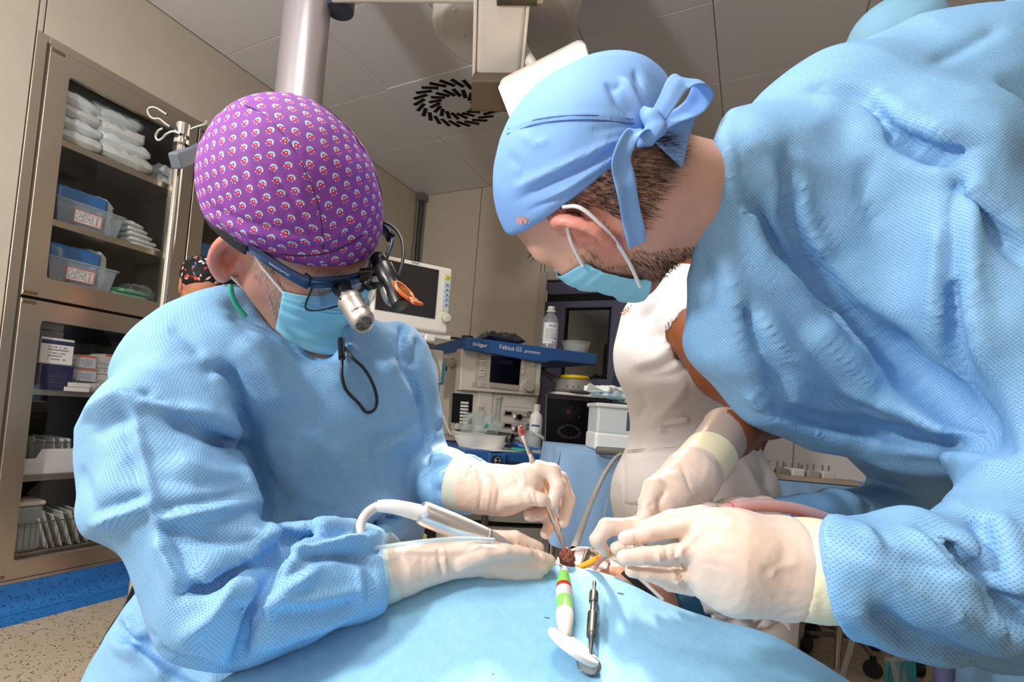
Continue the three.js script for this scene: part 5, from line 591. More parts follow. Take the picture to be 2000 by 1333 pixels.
const RIGHT_FOLDS = [
  [[[1435, 250], [1450, 380], [1510, 485], [1600, 585], [1700, 668], [1780, 745], [1860, 822], [1960, 895]], 34, -0.026, 15], [[[1428, 280], [1438, 390], [1490, 500], [1570, 595], [1660, 672], [1740, 745]], 20, 0.018, 24], [[[1700, 640], [1780, 715], [1870, 800], [1960, 880]], 34, -0.018],
  [[[1535, 290], [1540, 420], [1590, 520], [1650, 590]], 13, -0.013, 20], [[[1560, 340], [1570, 430], [1620, 515]], 22, 0.011], [[[1510, 330], [1515, 430], [1560, 530]], 18, 0.008],
  [[[1575, 160], [1690, 200], [1745, 262], [1830, 295], [1895, 296]], 10, -0.014, 16], [[[1590, 185], [1690, 230], [1740, 285]], 18, 0.008], [[[1700, 180], [1780, 240], [1880, 270]], 16, 0.010], [[[1745, 270], [1820, 308], [1880, 312]], 14, -0.012],
  [[[1885, 295], [1868, 420], [1860, 560], [1868, 650]], 10, -0.014, 20], [[[1862, 560], [1868, 700], [1890, 780], [1935, 850]], 24, -0.020, 9], [[[1900, 320], [1890, 450], [1905, 600], [1940, 760]], 26, 0.014], [[[1840, 420], [1830, 560], [1830, 680]], 26, 0.012],
  [[[1880, 365], [1920, 425], [1965, 470], [2010, 510]], 9, -0.012, 18], [[[1895, 350], [1950, 420], [2010, 470]], 16, 0.008], [[[1810, 130], [1900, 85], [1960, 50]], 16, -0.006], [[[1700, 300], [1690, 380], [1720, 450]], 22, -0.008], [[[1600, 420], [1625, 470], [1670, 520]], 24, -0.006],
  [[[1395, 430], [1440, 610], [1500, 745]], 26, 0.012], [[[1440, 590], [1480, 680], [1540, 790]], 16, -0.012, 22], [[[1480, 610], [1530, 690], [1600, 770]], 26, 0.012], [[[1370, 480], [1385, 590], [1420, 690]], 14, -0.006], [[[1560, 640], [1640, 700], [1720, 770]], 30, 0.012], [[[1500, 690], [1600, 770], [1690, 810]], 12, -0.008],
  [[[1490, 812], [1560, 835], [1700, 862], [1850, 892], [1990, 905]], 8, 0.014, 16], [[[1520, 800], [1620, 832], [1760, 852], [1920, 880]], 16, -0.018, 10], [[[1480, 770], [1510, 790], [1530, 815]], 8, -0.010], [[[1460, 770], [1490, 805]], 8, 0.008], [[[1640, 760], [1760, 800], [1890, 860]], 16, 0.010],
  [[[1590, 870], [1660, 950], [1710, 1010]], 12, -0.008], [[[1700, 900], [1800, 960], [1900, 1000]], 30, 0.010],
  [[[1772, 1026], [1820, 1064], [1864, 1118], [1925, 1150]], 9, 0.010, 18], [[[1800, 1030], [1850, 1084], [1925, 1155], [1952, 1225]], 16, -0.013, 8], [[[1759, 1091], [1810, 1108], [1865, 1123]], 8, -0.009], [[[1700, 1185], [1718, 1206], [1776, 1247], [1888, 1288], [1990, 1320]], 22, -0.010, 14], [[[1640, 1075], [1700, 1105], [1772, 1147], [1854, 1188], [1905, 1230]], 15, 0.012, 22], [[[1660, 1170], [1680, 1205], [1710, 1235], [1770, 1270]], 14, 0.008], [[[1716, 1026], [1722, 1050], [1745, 1060]], 7, -0.008], [[[1690, 1020], [1700, 1050], [1720, 1080]], 14, 0.006], [[[1915, 1040], [1925, 1080], [1930, 1140]], 9, -0.011], [[[1945, 1000], [1965, 1050], [1980, 1100]], 18, 0.010], [[[1925, 1146], [1960, 1150], [2005, 1152]], 8, 0.009], [[[1932, 1156], [1965, 1180], [2005, 1205]], 14, -0.012], [[[1930, 1210], [1960, 1240], [2005, 1265]], 18, 0.008], [[[1780, 1030], [1850, 1020], [1920, 1030]], 14, -0.006],
  [[[1500, 985], [1560, 975], [1620, 985]], 8, -0.008], [[[1560, 1000], [1575, 1030], [1600, 1050]], 7, -0.008], [[[1590, 960], [1640, 965], [1700, 990]], 10, 0.010], [[[1530, 990], [1545, 1020], [1570, 1050]], 8, 0.007],
];
// deep folds, cut into (groove) or laid onto (ridge) the gown's solid before it is meshed: [[x, y] ...], radius at the start and end in metres, how far below the surface
const LEFT_GROOVES = [[[[418, 722], [451, 735], [470, 800], [490, 868], [511, 945], [523, 992], [515, 1035]], 0.009, 0.013], [[[364, 1160], [420, 1135], [470, 1110], [541, 1076], [562, 1054]], 0.009, 0.014], [[[463, 1300], [490, 1215], [545, 1110], [575, 1072]], 0.012, 0.009], [[[535, 1046], [600, 1060], [683, 1036], [790, 995]], 0.011, 0.011], [[[340, 812], [400, 845], [487, 882]], 0.005, 0.009], [[[760, 690], [790, 725], [808, 745], [826, 808]], 0.008, 0.010], [[[786, 640], [779, 680], [797, 718]], 0.007, 0.008], [[[215, 1195], [250, 1245], [326, 1290], [463, 1315]], 0.012, 0.010], [[[835, 935], [870, 905], [905, 880]], 0.006, 0.006]];
const LEFT_RIDGES = [[[[258, 805], [273, 873], [291, 951], [303, 1016], [332, 1087], [365, 1153]], 0.010, 0.010, 0.004], [[[350, 1248], [416, 1206], [470, 1130], [511, 1085]], 0.010, 0.012, 0.004], [[[545, 1078], [665, 1066], [779, 1044]], 0.012, 0.010, 0.004], [[[172, 815], [205, 790], [245, 768], [285, 790]], 0.008, 0.009, 0.003], [[[290, 1000], [390, 985], [475, 966]], 0.006, 0.006, 0.002], [[[185, 1008], [240, 985], [290, 968]], 0.006, 0.006, 0.002], [[[505, 1200], [547, 1140], [624, 1092]], 0.008, 0.008, 0.003], [[[523, 1182], [610, 1172], [713, 1152]], 0.006, 0.007, 0.003]];
const RIGHT_GROOVES = [[[[1462, 420], [1510, 490], [1600, 585], [1700, 668], [1780, 745], [1870, 825], [1965, 892]], 0.008, 0.036], [[[1868, 560], [1868, 690], [1900, 790], [1950, 860]], 0.010, 0.024], [[[1600, 170], [1700, 205], [1750, 265], [1830, 298], [1890, 298]], 0.005, 0.011], [[[1520, 798], [1620, 830], [1760, 850], [1920, 880]], 0.010, 0.018], [[[1712, 1198], [1730, 1215], [1790, 1252], [1890, 1290], [1990, 1318]], 0.006, 0.013], [[[1800, 1030], [1850, 1084], [1925, 1155], [1955, 1225]], 0.007, 0.011], [[[1538, 300], [1542, 420], [1590, 520], [1650, 590]], 0.006, 0.010], [[[1450, 600], [1485, 690], [1540, 785]], 0.008, 0.010], [[[1930, 1158], [1965, 1180], [2005, 1205]], 0.008, 0.010], [[[1880, 360], [1920, 425], [1965, 470], [2010, 510]], 0.005, 0.008], [[[1918, 1040], [1926, 1080], [1930, 1130]], 0.006, 0.006]];
const RIGHT_RIDGES = [[[[1432, 300], [1440, 400], [1490, 508], [1570, 605], [1660, 685], [1750, 760], [1850, 838]], 0.014, 0.018, 0.006], [[[1905, 420], [1925, 560], [1960, 700], [2000, 800]], 0.020, 0.030, 0.012], [[[1490, 812], [1560, 838], [1700, 866], [1850, 896], [1990, 915]], 0.010, 0.013, 0.005], [[[1663, 1075], [1772, 1145], [1856, 1188], [1905, 1230]], 0.010, 0.012, 0.005], [[[1772, 1026], [1820, 1064], [1864, 1118], [1925, 1148]], 0.008, 0.009, 0.004], [[[1886, 305], [1870, 420], [1862, 540]], 0.008, 0.010, 0.003], [[[1400, 450], [1440, 610], [1500, 745]], 0.014, 0.014, 0.007], [[[1760, 250], [1830, 285], [1895, 285]], 0.008, 0.008, 0.003], [[[1945, 990], [1965, 1050], [1985, 1110]], 0.014, 0.014, 0.006]];
function deepFolds(gs, grooves, ridges, d0, d1) {
  const f = gs.f(), hit = p => toPx(p, [0, 0, 0])[2] < d1 - 0.03, R = ridges.map(([p, a, b, sink]) => [p.map(q => surfAt(f, q[0], q[1], d0, d1, -sink - a * 0.75)).filter(hit), a, b]).filter(g => g[0].length > 1), G = grooves.map(([p, a, b]) => [p.map(q => surfAt(f, q[0], q[1], d0, d1, 0.002)).filter(hit), a, b]).filter(g => g[0].length > 1);
  const line = (pts, a, b, use) => { const c = new THREE.CatmullRomCurve3(pts), n = pts.length * 3, seg = [], lo = V(1e9, 1e9, 1e9), hi = V(-1e9, -1e9, -1e9), r = x => (a + (b - a) * x) * Math.min(1, 0.1 + 2 * Math.min(x, 1.05 - x)); for (let i = 0; i < n; i++) { const t = i / n, u = (i + 1) / n, p = c.getPoint(t), q = c.getPoint(u); seg.push(capF(p, q, r(t), r(u))); lo.min(p).min(q); hi.max(p).max(q); } const m = lo.clone().add(hi).multiplyScalar(0.5), R = lo.distanceTo(hi) / 2 + Math.max(a, b) + 0.02; use((x, y, z) => { let d = 1e3; for (const s of seg) { const e = s(x, y, z); if (e < d) d = e; } return d; }, m, R); };
  for (const [p, a, b] of R) { p.forEach(q => gs.grow(q, 0.06)); line(p, a, b, (g, c, r) => gs.ops.push([0, g, 0.055, c.x, c.y, c.z, r])); }
  for (const [p, a, b] of G) line(p, a, b, (g, c, r) => gs.sub((x, y, z) => { const dx = x - c.x, dy = y - c.y, dz = z - c.z; return dx * dx + dy * dy + dz * dz > r * r ? 1 : g(x, y, z); }, 0.018, c, r));
}
const RIGHT_CAP_FOLDS = [
  [[[985, 260], [1060, 238], [1150, 232], [1245, 240]], 3, -0.0022], [[[985, 250], [1060, 229], [1150, 224], [1240, 232]], 4, 0.0012],
  [[[1010, 390], [1080, 355], [1160, 315], [1250, 262]], 7, -0.006, 12], [[[1000, 370], [1070, 338], [1150, 300], [1240, 252]], 10, 0.005], [[[1060, 395], [1130, 355], [1200, 305], [1262, 262]], 8, 0.005], [[[1030, 412], [1110, 378], [1190, 325]], 5, -0.003],
  [[[1190, 165], [1205, 200], [1240, 232]], 9, -0.004], [[[1215, 150], [1235, 190], [1258, 228]], 9, 0.005], [[[1240, 135], [1252, 180], [1264, 225]], 6, -0.006], [[[1180, 165], [1200, 172], [1215, 168]], 7, -0.003], [[[1150, 255], [1200, 250], [1250, 245]], 8, -0.003], [[[1180, 275], [1225, 262], [1258, 252]], 6, -0.005], [[[1195, 290], [1230, 275], [1258, 260]], 6, 0.004], [[[1020, 262], [1045, 282], [1075, 275]], 10, 0.003], [[[990, 300], [1020, 330], [1010, 360]], 14, -0.003],
];
// ------------------------------------------------------------------ people: shared builders
const gownTex = dataTex(512, 512, (x, y) => {   // embossed non-woven: staggered dots, 8 x 8 cells to a tile
  const u = x / 64, v = y / 64, d = (a, b) => { const du = Math.abs(((u - a) % 1 + 1.5) % 1 - 0.5), dv = Math.abs(((v - b) % 1 + 1.5) % 1 - 0.5); return Math.hypot(du, dv * 1.35); };
  const e = Math.min(d(0, 0), d(0.5, 0.5)), k = 1 / (1 + Math.exp((e - 0.2) * 26)), f = (hash3(x, y >> 2, 7) - 0.5) * 9 + fbm(x / 40, y / 40, 4) * 6, w = 1 - k * 0.32; return [(140 + f) * w, (188 + f) * (1 - k * 0.18), (228 + f * 0.7) * (1 - k * 0.07)]; });
const gownBump = dataTex(512, 512, (x, y) => { const u = x / 64, v = y / 64, d = (a, b) => { const du = Math.abs(((u - a) % 1 + 1.5) % 1 - 0.5), dv = Math.abs(((v - b) % 1 + 1.5) % 1 - 0.5); return Math.hypot(du, dv * 1.35); }; const e = Math.min(d(0, 0), d(0.5, 0.5)), k = 1 / (1 + Math.exp((e - 0.22) * 20)); const c = 190 - k * 150 + (hash3(x >> 1, y, 3) - 0.5) * 30; return [c, c, c]; }, false);
const TILE = 0.03;
const gownMat = (tint = 0xffffff) => P(tint, 0.62, { map: rep(gownTex, 1 / TILE), bumpMap: rep(gownBump, 1 / TILE), bumpScale: 0.0003 });
const mGown = gownMat();
const mGlove = P(0xe8cebd, 0.42, { sheen: 0.2, sheenColor: new THREE.Color(1, 0.9, 0.8), clearcoat: 0.12, clearcoatRoughness: 0.4 });
const mCuff = P(0xf0e2bd, 0.45);
const mCuffWet = P(0xd3d9cc, 0.4);
const mMaskBlue = M(0x8ad2ee, 0.75, { side: THREE.DoubleSide }), mElastic = M(0xf2f2f4, 0.7);
const localF = (F, f) => { const [O, L, U, W] = F; return (x, y, z) => { const a = x - O.x, b = y - O.y, c = z - O.z; return f(a * L.x + b * L.y + c * L.z, a * U.x + b * U.y + c * U.z, a * W.x + b * W.y + c * W.z); }; };
const frame = (O, l, up) => { const L = camDir(...l), U = camDir(...up); U.addScaledVector(L, -U.dot(L)).normalize(); return [O, L, U, V().crossVectors(L, U).normalize()]; };
const W3 = (F, x, y, z) => F[0].clone().addScaledVector(F[1], x).addScaledVector(F[2], y).addScaledVector(F[3], z);
const toL = (F, p) => { const d = p.clone().sub(F[0]); return V(d.dot(F[1]), d.dot(F[2]), d.dot(F[3])); };
function earF(s, tilt = 0.35, flare = 0.5, oy = 0, oz = 0, sc = 1) {   // s = +1 left, -1 right; local head axes
  const ct = Math.cos(tilt), st = Math.sin(tilt), cf = Math.cos(flare), sf = Math.sin(flare);
  return (x, y, z) => { let w0 = (x * s - 0.081) / sc, u0 = -(z + 0.016 - oz) / sc, v0 = (y - 0.002 - oy) / sc; const u1 = u0 * cf + w0 * sf, w = -u0 * sf + w0 * cf, v = v0 * ct - u1 * st * 0.0 - 0.0, u = u1 + v0 * st * 0.5;   // u backwards, v up, w outwards
    const sv = v > 0 ? 0.032 : 0.034, su = u > 0 ? 0.022 : 0.014, lob = v < -0.012 ? 1 + (-0.012 - v) * 14 : 1, rr = Math.sqrt((u / su * lob) ** 2 + (v / sv) ** 2), e = (rr - 1) * 0.02;
    const rim = Math.hypot(e + 0.0035, w - 0.006) - 0.0048 + (u < -0.004 && v < 0.012 ? 0.004 : 0), plate = Math.max(e, Math.abs(w - 0.0005 + (rr < 0.62 ? (0.62 - rr) * 0.024 : 0)) - 0.0034), anti = Math.hypot((rr - 0.62) * 0.02, w - 0.002) - 0.0034 + (u < 0 ? 0.004 : 0), tr = Math.hypot(u + 0.012, v + 0.004, w - 0.004) - 0.006, lobe = Math.hypot((u + 0.002) / 1, (v + 0.026), (w - 0.002) * 1.6) - 0.0085;
    return sc * smin(smin(smin(smin(plate, rim, 0.004), anti, 0.004), tr, 0.006), lobe, 0.006); };
}
function headSdf(F, neckTo, neckR, o = {}) {
  const s = new Sdf(0.03), p = (x, y, z) => W3(F, x, y, z), ax = [F[1], F[2], F[3]];
  s.ell(p(0, 0.035, -0.014), [0.076, 0.09, 0.098], ax).ell(p(0, -0.028, 0.03), [0.063, 0.082, 0.063], ax, 0.04);
  for (const e of [-1, 1]) { s.cap(p(e * 0.05, -0.05, 0.005), p(e * 0.014, -0.098, 0.062), 0.025, 0.022, 0.03); s.ell(p(e * 0.036, -0.03, 0.055), [0.026, 0.03, 0.028], ax, 0.03); s.cap(p(e * 0.012, 0.026, 0.083), p(e * 0.046, 0.022, 0.066), 0.01, 0.01, 0.02); }
  s.ell(p(0, -0.096, 0.066), [0.022, 0.02, 0.019], ax, 0.03);
  s.cap(p(0, 0.008, 0.09), p(0, -0.03, 0.108), 0.0085, 0.0115, 0.02); for (const e of [-1, 1]) s.ell(p(e * 0.012, -0.034, 0.1), [0.0085, 0.0075, 0.011], ax, 0.01);
  for (const e of [-1, 1]) { s.sub(ellF(p(e * 0.032, 0.004, 0.094), [0.018, 0.013, 0.014], ax), 0.014); s.ops.push([0, ellF(p(e * 0.032, 0.003, 0.071), [0.0155, 0.014, 0.0145], ax), 0.006, ...p(e * 0.032, 0.003, 0.071).toArray(), 0.016]); }
  s.cap(p(-0.02, -0.06, 0.084), p(0.02, -0.06, 0.084), 0.007, 0.007, 0.012); s.cap(p(-0.016, -0.071, 0.083), p(0.016, -0.071, 0.083), 0.007, 0.007, 0.01);
  s.cap(p(0, -0.03, -0.035), neckTo, neckR[0], neckR[1], 0.045);
  for (const e of [-1, 1]) { const f = localF(F, earF(e, o.tilt, o.flare, o.oy, o.oz, o.ear)), c = p(e * 0.085, o.oy || 0, -0.02 + (o.oz || 0)); s.ops.push([0, f, 0.008, c.x, c.y, c.z, 0.05]); s.grow(c, 0.05); }
  return s;
}
function paint(g, f) { const p = g.attributes.position, c = new Float32Array(p.count * 3), v = V(); for (let i = 0; i < p.count; i++) { v.fromBufferAttribute(p, i); const q = f(v); c[3 * i] = q[0]; c[3 * i + 1] = q[1]; c[3 * i + 2] = q[2]; } g.setAttribute('color', new THREE.BufferAttribute(c, 3)); return g; }
const mix = (a, b, t) => a.map((x, i) => x + (b[i] - x) * t), step = (a, b, x) => { const t = Math.max(0, Math.min(1, (x - a) / (b - a))); return t * t * (3 - 2 * t); };
const mSkin = P(0xffffff, 0.48, { vertexColors: true, sheen: 0.15, sheenColor: new THREE.Color(1, 0.7, 0.6) });
// short hairs standing on a surface: thin tapered blades, one mesh of stuff
function hairs(g, n, keep, dirF, len, r, seed, ax) {
  const p = g.attributes.position, nn = g.attributes.normal, idx = g.index, R = rng(seed), P3 = [], I = [], a = V(), b = V(), c = V(), q = V(), nm = V(); let made = 0; const T3 = idx.count / 3;
  // sample area-weighted by trying random triangles
  for (let tries = 0; tries < n * 60 && made < n; tries++) { const t = Math.floor(R() * T3) * 3, i = idx.getX(t), j = idx.getX(t + 1), k = idx.getX(t + 2); a.fromBufferAttribute(p, i); const u = R(), w = R() * (1 - u); b.fromBufferAttribute(p, j); c.fromBufferAttribute(p, k); q.copy(a).addScaledVector(b.sub(a), u).addScaledVector(c.sub(a), w); const pr = keep(q); if (R() > pr) continue; nm.fromBufferAttribute(nn, i);
    const d = dirF(q, nm, R).normalize(), L = len * (0.6 + 0.8 * R()), s = V().crossVectors(d, nm).normalize(), rr = r * (0.7 + 0.6 * R()), m = P3.length / 3; const bow = nm.clone().multiplyScalar(L * 0.12);
    const p0 = q.clone().addScaledVector(nm, -0.001); const p1 = q.clone().addScaledVector(d, L * 0.5).add(bow), p2 = q.clone().addScaledVector(d, L);
    for (const [pp, ww] of [[p0, rr], [p1, rr * 0.8]]) { P3.push(pp.x + s.x * ww, pp.y + s.y * ww, pp.z + s.z * ww, pp.x - s.x * ww, pp.y - s.y * ww, pp.z - s.z * ww, pp.x + nm.x * ww, pp.y + nm.y * ww, pp.z + nm.z * ww); } P3.push(p2.x, p2.y, p2.z);
    for (const [x, y, z] of [[0, 2, 3], [2, 5, 3], [2, 1, 5], [1, 4, 5], [1, 0, 4], [0, 3, 4], [3, 5, 6], [5, 4, 6], [4, 3, 6]]) I.push(m + x, m + y, m + z); made++; }
  const h = new THREE.BufferGeometry(); h.setAttribute('position', new THREE.Float32BufferAttribute(P3, 3)); h.setIndex(I); h.computeVertexNormals(); h.setAttribute('uv', new THREE.BufferAttribute(new Float32Array(P3.length / 3 * 2), 2)); return h;
}
// a pleated mask: rays from the head's axis; az0..az1 in degrees from the nose, y0..y1 in head axes, r(az, v)
function maskGeo(F, o, f) {   // f: the head's distance field, so that the mask lies on the face and bridges nose and chin
  return gridSurf(56, 36, (u, v) => { const az = (o.az0 + (o.az1 - o.az0) * u) * Math.PI / 180, edge = Math.abs(2 * u - 1), pinch = 1 - 0.30 * edge ** 3, y = o.yc + (v - 0.5) * o.h * pinch, S = Math.sin(az), Co = Math.cos(az);
    const pl = (v * 4) % 1, chin = step(0.42, 0, v), pleat = v > 0.12 && v < 0.88 ? 0.003 * (pl < 0.8 ? pl : (1 - pl) * 4) * (1 - edge * 0.5) : 0;
    const z0 = 0.106 + 0.014 * (1 - edge ** 1.5) * step(0.6, 0.85, v) * (1 - step(0.93, 1, v)) - 0.012 * chin, x0 = 0.076 - 0.010 * chin; const r0 = 1 / Math.hypot(S / x0, Co / z0);
    let r = 0.17; for (let k = 0; k < 60; k++) { const q = W3(F, S * r, y, -0.006 + Co * r), d = f(q.x, q.y, q.z) - 0.0035; if (d < 0.0004) break; r -= Math.max(0.0004, d * 0.8); if (r < r0) break; }
    r = Math.max(r, r0) + pleat; return W3(F, S * r, y, -0.006 + Co * r); }, 0.0014);
}
const fingers = (s, lists, k = 0.006) => { for (const l of lists) s.chain(l.map(n => N(...n)), k); return s; };
function gloveMesh(parent, name, palm, fing, h = 0.0024, wr = 0.0006, kp = 0.016, mat = mGlove, label, fold = [], cut) {
  const s = new Sdf(kp); for (const c of palm) s.chain(c.map(n => N(...n)), kp);
  // every finger is a chain of its own, joined to the palm with a small fillet so that neighbours stay apart
  for (const l of fing) s.chain(l.map(n => N(...n)), 0.0022);
  if (cut) s.cut(cut[0], cut[1]);
  let g = s.mesh(h); g = folds(g, fold.map(q => [q[0], q[1], q[2] * 1.7]), wr, 70, 3, 0); return wobj(name, boxUV(g), mat, parent, label);
}
function surfAt(f, px, py, d0, d1, lift) { let last = d0; for (let i = 1; i <= 240; i++) { const d = d0 + (d1 - d0) * i / 240, q = at(px, py, d); if (f(q.x, q.y, q.z) < 0) { let lo = last, hi = d; for (let k = 0; k < 20; k++) { const m = (lo + hi) / 2, w = at(px, py, m); f(w.x, w.y, w.z) < 0 ? hi = m : lo = m; } return at(px, py, lo - lift); } last = d; } return at(px, py, d1); }
// ------------------------------------------------------------------ the surgeon on the left: purple cap, loupes
let LEFT_GOWN = null;
const FL = frame(at(586, 468, 0.715), [0.563, -0.49, 0.67], [0.32, -0.62, -0.715]);
{
  const t = thing('person', 'person in a purple patterned cap and pale blue gown, holding two instruments', 'person', at(560, 1100, 0.8).setY(0));
  const neck = at(600, 730, 0.80);
  const s = headSdf(FL, neck, [0.058, 0.066], { flare: 0.7, oy: -0.02, oz: -0.02, ear: 1.1 });
  const bodyTop = new Sdf(0.05); // chest, arms and legs under the gown join the neck
  s.chain([N(400, 760, 0.74, 70), N(770, 740, 0.84, 70)], 0.06).cap(neck, at(600, 1050, 0.84), 0.07, 0.12, 0.08).chain([N(350, 770, 0.67, 55), N(325, 905, 0.61, 55), N(420, 1150, 0.545, 55), N(560, 1150, 0.56, 45), N(740, 1122, 0.592, 34)], 0.02).chain([N(772, 710, 0.85, 34), N(792, 820, 0.85, 33), N(812, 900, 0.84, 30), N(862, 935, 0.77, 28), N(935, 948, 0.69, 29)], 0.02);
  s.cap(at(600, 1050, 0.84), V(-0.62, 0.62, -0.62), 0.12, 0.13, 0.06).cap(V(-0.7, 0.62, -0.55), V(-0.72, 0.1, -0.5), 0.085, 0.05, 0.05).cap(V(-0.58, 0.62, -0.72), V(-0.6, 0.1, -0.7), 0.085, 0.05, 0.05).cap(V(-0.72, 0.05, -0.5), V(-0.6, 0.035, -0.42), 0.04, 0.034, 0.02).cap(V(-0.6, 0.05, -0.7), V(-0.48, 0.035, -0.64), 0.04, 0.034, 0.02);
  const gL = s.mesh(0.0037);
  paint(gL, v => { const q = toL(FL, v); let c = [0.60, 0.30, 0.20]; const n = fbm(v.x * 60, v.y * 60, v.z * 60) * 0.12; c = c.map(x => x * (1 + n));
    if (Math.abs(q.x) > 0.0775 && q.y > -0.05 && q.y < 0.045) c = mix(c, [0.66, 0.20, 0.15], 0.75);
    const beard = step(0.0, -0.03, q.y) * step(-0.03, 0.005, q.z) * step(0.16, 0.1, -q.y); c = mix(c, [0.30, 0.22, 0.19], 0.55 * beard); if (q.z > 0.075 && Math.abs(q.x) < 0.03 && q.y < 0.01) c = mix(c, [0.6, 0.22, 0.15], 0.5); return c; });
  wobj('body', gL, mSkin, t);
  // beard: short grey hairs on the cheek and jaw
  const keep = v => { const q = toL(FL, v); return q.y < 0.012 && q.y > -0.13 && q.z > -0.008 + Math.max(0, -q.y - 0.07) * -0.3 && q.z < 0.052 && Math.abs(q.x) < 0.0785 ? step(0.012, -0.02, q.y) : 0; };
  const bd = hairs(gL, 2600, keep, (q, n, R) => FL[2].clone().multiplyScalar(-1).addScaledVector(FL[3], 0.5).addScaledVector(n, 0.45).add(V(R() - .5, R() - .5, R() - .5).multiplyScalar(0.5)), 0.0075, 0.00022, 7);
  const bm = wobj('beard', bd, M(0xcfc8c2, 0.5), t, 'short grey beard'); bm.userData.kind = 'stuff';
  const sb = hairs(gL, 900, v => { const q = toL(FL, v); return q.y > -0.01 && q.y < 0.03 && q.z > -0.004 && q.z < 0.03 && Math.abs(q.x) > 0.06 && Math.abs(q.x) < 0.0745 ? 1 : 0; }, (q, n, R) => FL[2].clone().multiplyScalar(-1).addScaledVector(n, 0.3), 0.011, 0.0003, 8); wobj('sideburn', sb, M(0x5a4a40, 0.6), t).userData.kind = 'stuff';
  for (const e of [-1, 1]) wobj('eye', new THREE.SphereGeometry(0.0125, 20, 14).applyMatrix4(basisM(FL[1], FL[2], FL[3], W3(FL, e * 0.032, 0.002, 0.0745))), M(0xe8e2dc, 0.2), t);
  const eb = hairs(gL, 500, v => { const q = toL(FL, v); return q.y > 0.024 && q.y < 0.034 && q.z > 0.05 && Math.abs(q.x) > 0.01 && Math.abs(q.x) < 0.055 ? 1 : 0; }, (q, n, R) => FL[1].clone().multiplyScalar(Math.sign(toL(FL, q).x)).addScaledVector(n, 0.3), 0.009, 0.0003, 9); wobj('eyebrow', eb, M(0x4a3a30, 0.6), t).userData.kind = 'stuff';
  // cap
  const rocket = canvasTex(256, 256, (c, w) => { c.fillStyle = '#8a3fa0'; c.fillRect(0, 0, w, w); const one = (x, y) => { c.save(); c.translate(x, y); c.scale(1.45, 1.45); c.lineCap = 'round';
      c.lineWidth = 9; c.strokeStyle = '#6fd0d8'; c.beginPath(); c.arc(0, 0, 33, Math.PI, 0); c.stroke(); c.lineWidth = 7; c.strokeStyle = '#f6e9ef'; c.beginPath(); c.arc(0, 0, 25, Math.PI, 0); c.stroke();
      c.fillStyle = '#d81f3c'; c.beginPath(); c.moveTo(0, -24); c.quadraticCurveTo(17, -6, 13, 20); c.lineTo(-13, 20); c.quadraticCurveTo(-17, -6, 0, -24); c.fill(); c.beginPath(); c.moveTo(10, 2); c.lineTo(30, 22); c.lineTo(26, 30); c.lineTo(8, 20); c.fill(); c.beginPath(); c.moveTo(-10, 2); c.lineTo(-30, 22); c.lineTo(-26, 30); c.lineTo(-8, 20); c.fill();
      c.fillStyle = '#fff'; for (const [a, b, r] of [[0, -2, 6], [-23, 24, 5], [23, 24, 5]]) { c.beginPath(); c.arc(a, b, r, 0, 7); c.fill(); } c.fillStyle = '#5fb6e6'; c.beginPath(); c.moveTo(-6, 26); c.lineTo(6, 26); c.lineTo(0, 46); c.fill(); c.restore(); };
    for (const [x, y] of [[64, 62], [192, 190], [192, 190 - 256], [64, 62 + 256]]) one(x, y); });
  const mCap = M(0xffffff, 0.72, { map: rep(rocket, 1) });
  const cs = new Sdf(0.05), p = (x, y, z) => W3(FL, x, y, z), ax = [FL[1], FL[2], FL[3]];
  cs.ell(p(0, 0.046, -0.014), [0.095, 0.1, 0.114], ax).ell(p(0, 0.062, -0.045), [0.088, 0.085, 0.085], ax, 0.06);
  cs.and(localF(FL, (x, y, z) => -(y - (0.036 + (z - 0.1) * 0.06 + (z < -0.03 ? (z + 0.03) * 0.6 : 0)))), 0.006);
  let cg = folds(cs.mesh(0.0026), [[[[400, 245], [470, 270], [530, 330], [590, 420], [628, 508]], 4, -0.0018], [[[640, 190], [690, 250], [715, 320]], 5, -0.0015], [[[385, 425], [470, 480], [560, 492], [650, 485], [745, 420]], 6, -0.0045], [[[390, 410], [470, 450], [560, 468], [640, 470], [742, 400]], 6, 0.004], [[[395, 395], [470, 430], [560, 450], [640, 455], [735, 385]], 5, -0.0035], [[[430, 400], [520, 440], [600, 455]], 4, 0.001]], 0.0014, 22, 5, 1);
  cg = cg.toNonIndexed(); { const q = cg.attributes.position, uv = new Float32Array(q.count * 2), a = [V(), V(), V()], tl = 1 / 0.019;
    for (let i = 0; i < q.count; i += 3) { for (let k = 0; k < 3; k++) a[k] = toL(FL, V().fromBufferAttribute(q, i + k)); const m = a[0].clone().add(a[1]).add(a[2]).divideScalar(3), seam = Math.abs(m.x) < 0.046 + 0.012 * Math.sin(m.z * 9);
      for (let k = 0; k < 3; k++) { const j = (i + k) * 2, b = a[k]; if (seam) { uv[j] = b.x * tl; uv[j + 1] = -Math.atan2(b.z + 0.012, b.y - 0.02) * 0.1 * tl; } else { uv[j] = (b.z * 0.98) * tl; uv[j + 1] = (b.y + (Math.abs(b.x) < 0.08 ? (0.08 - Math.abs(b.x)) * 0.35 : 0)) * tl; } } }
    cg.setAttribute('uv', new THREE.BufferAttribute(uv, 2)); }
  wobj('cap', cg, mCap, t, 'purple cap printed with small red rockets');
  const capTop = cs.f(), seamPt = (x, z) => { let lo = 0, hi = 0.2; for (let i = 0; i < 30; i++) { const m = (lo + hi) / 2, w = p(x, m, z); if (capTop(w.x, w.y, w.z) < 0) lo = m; else hi = m; } return p(x, lo + 0.0004, z); };
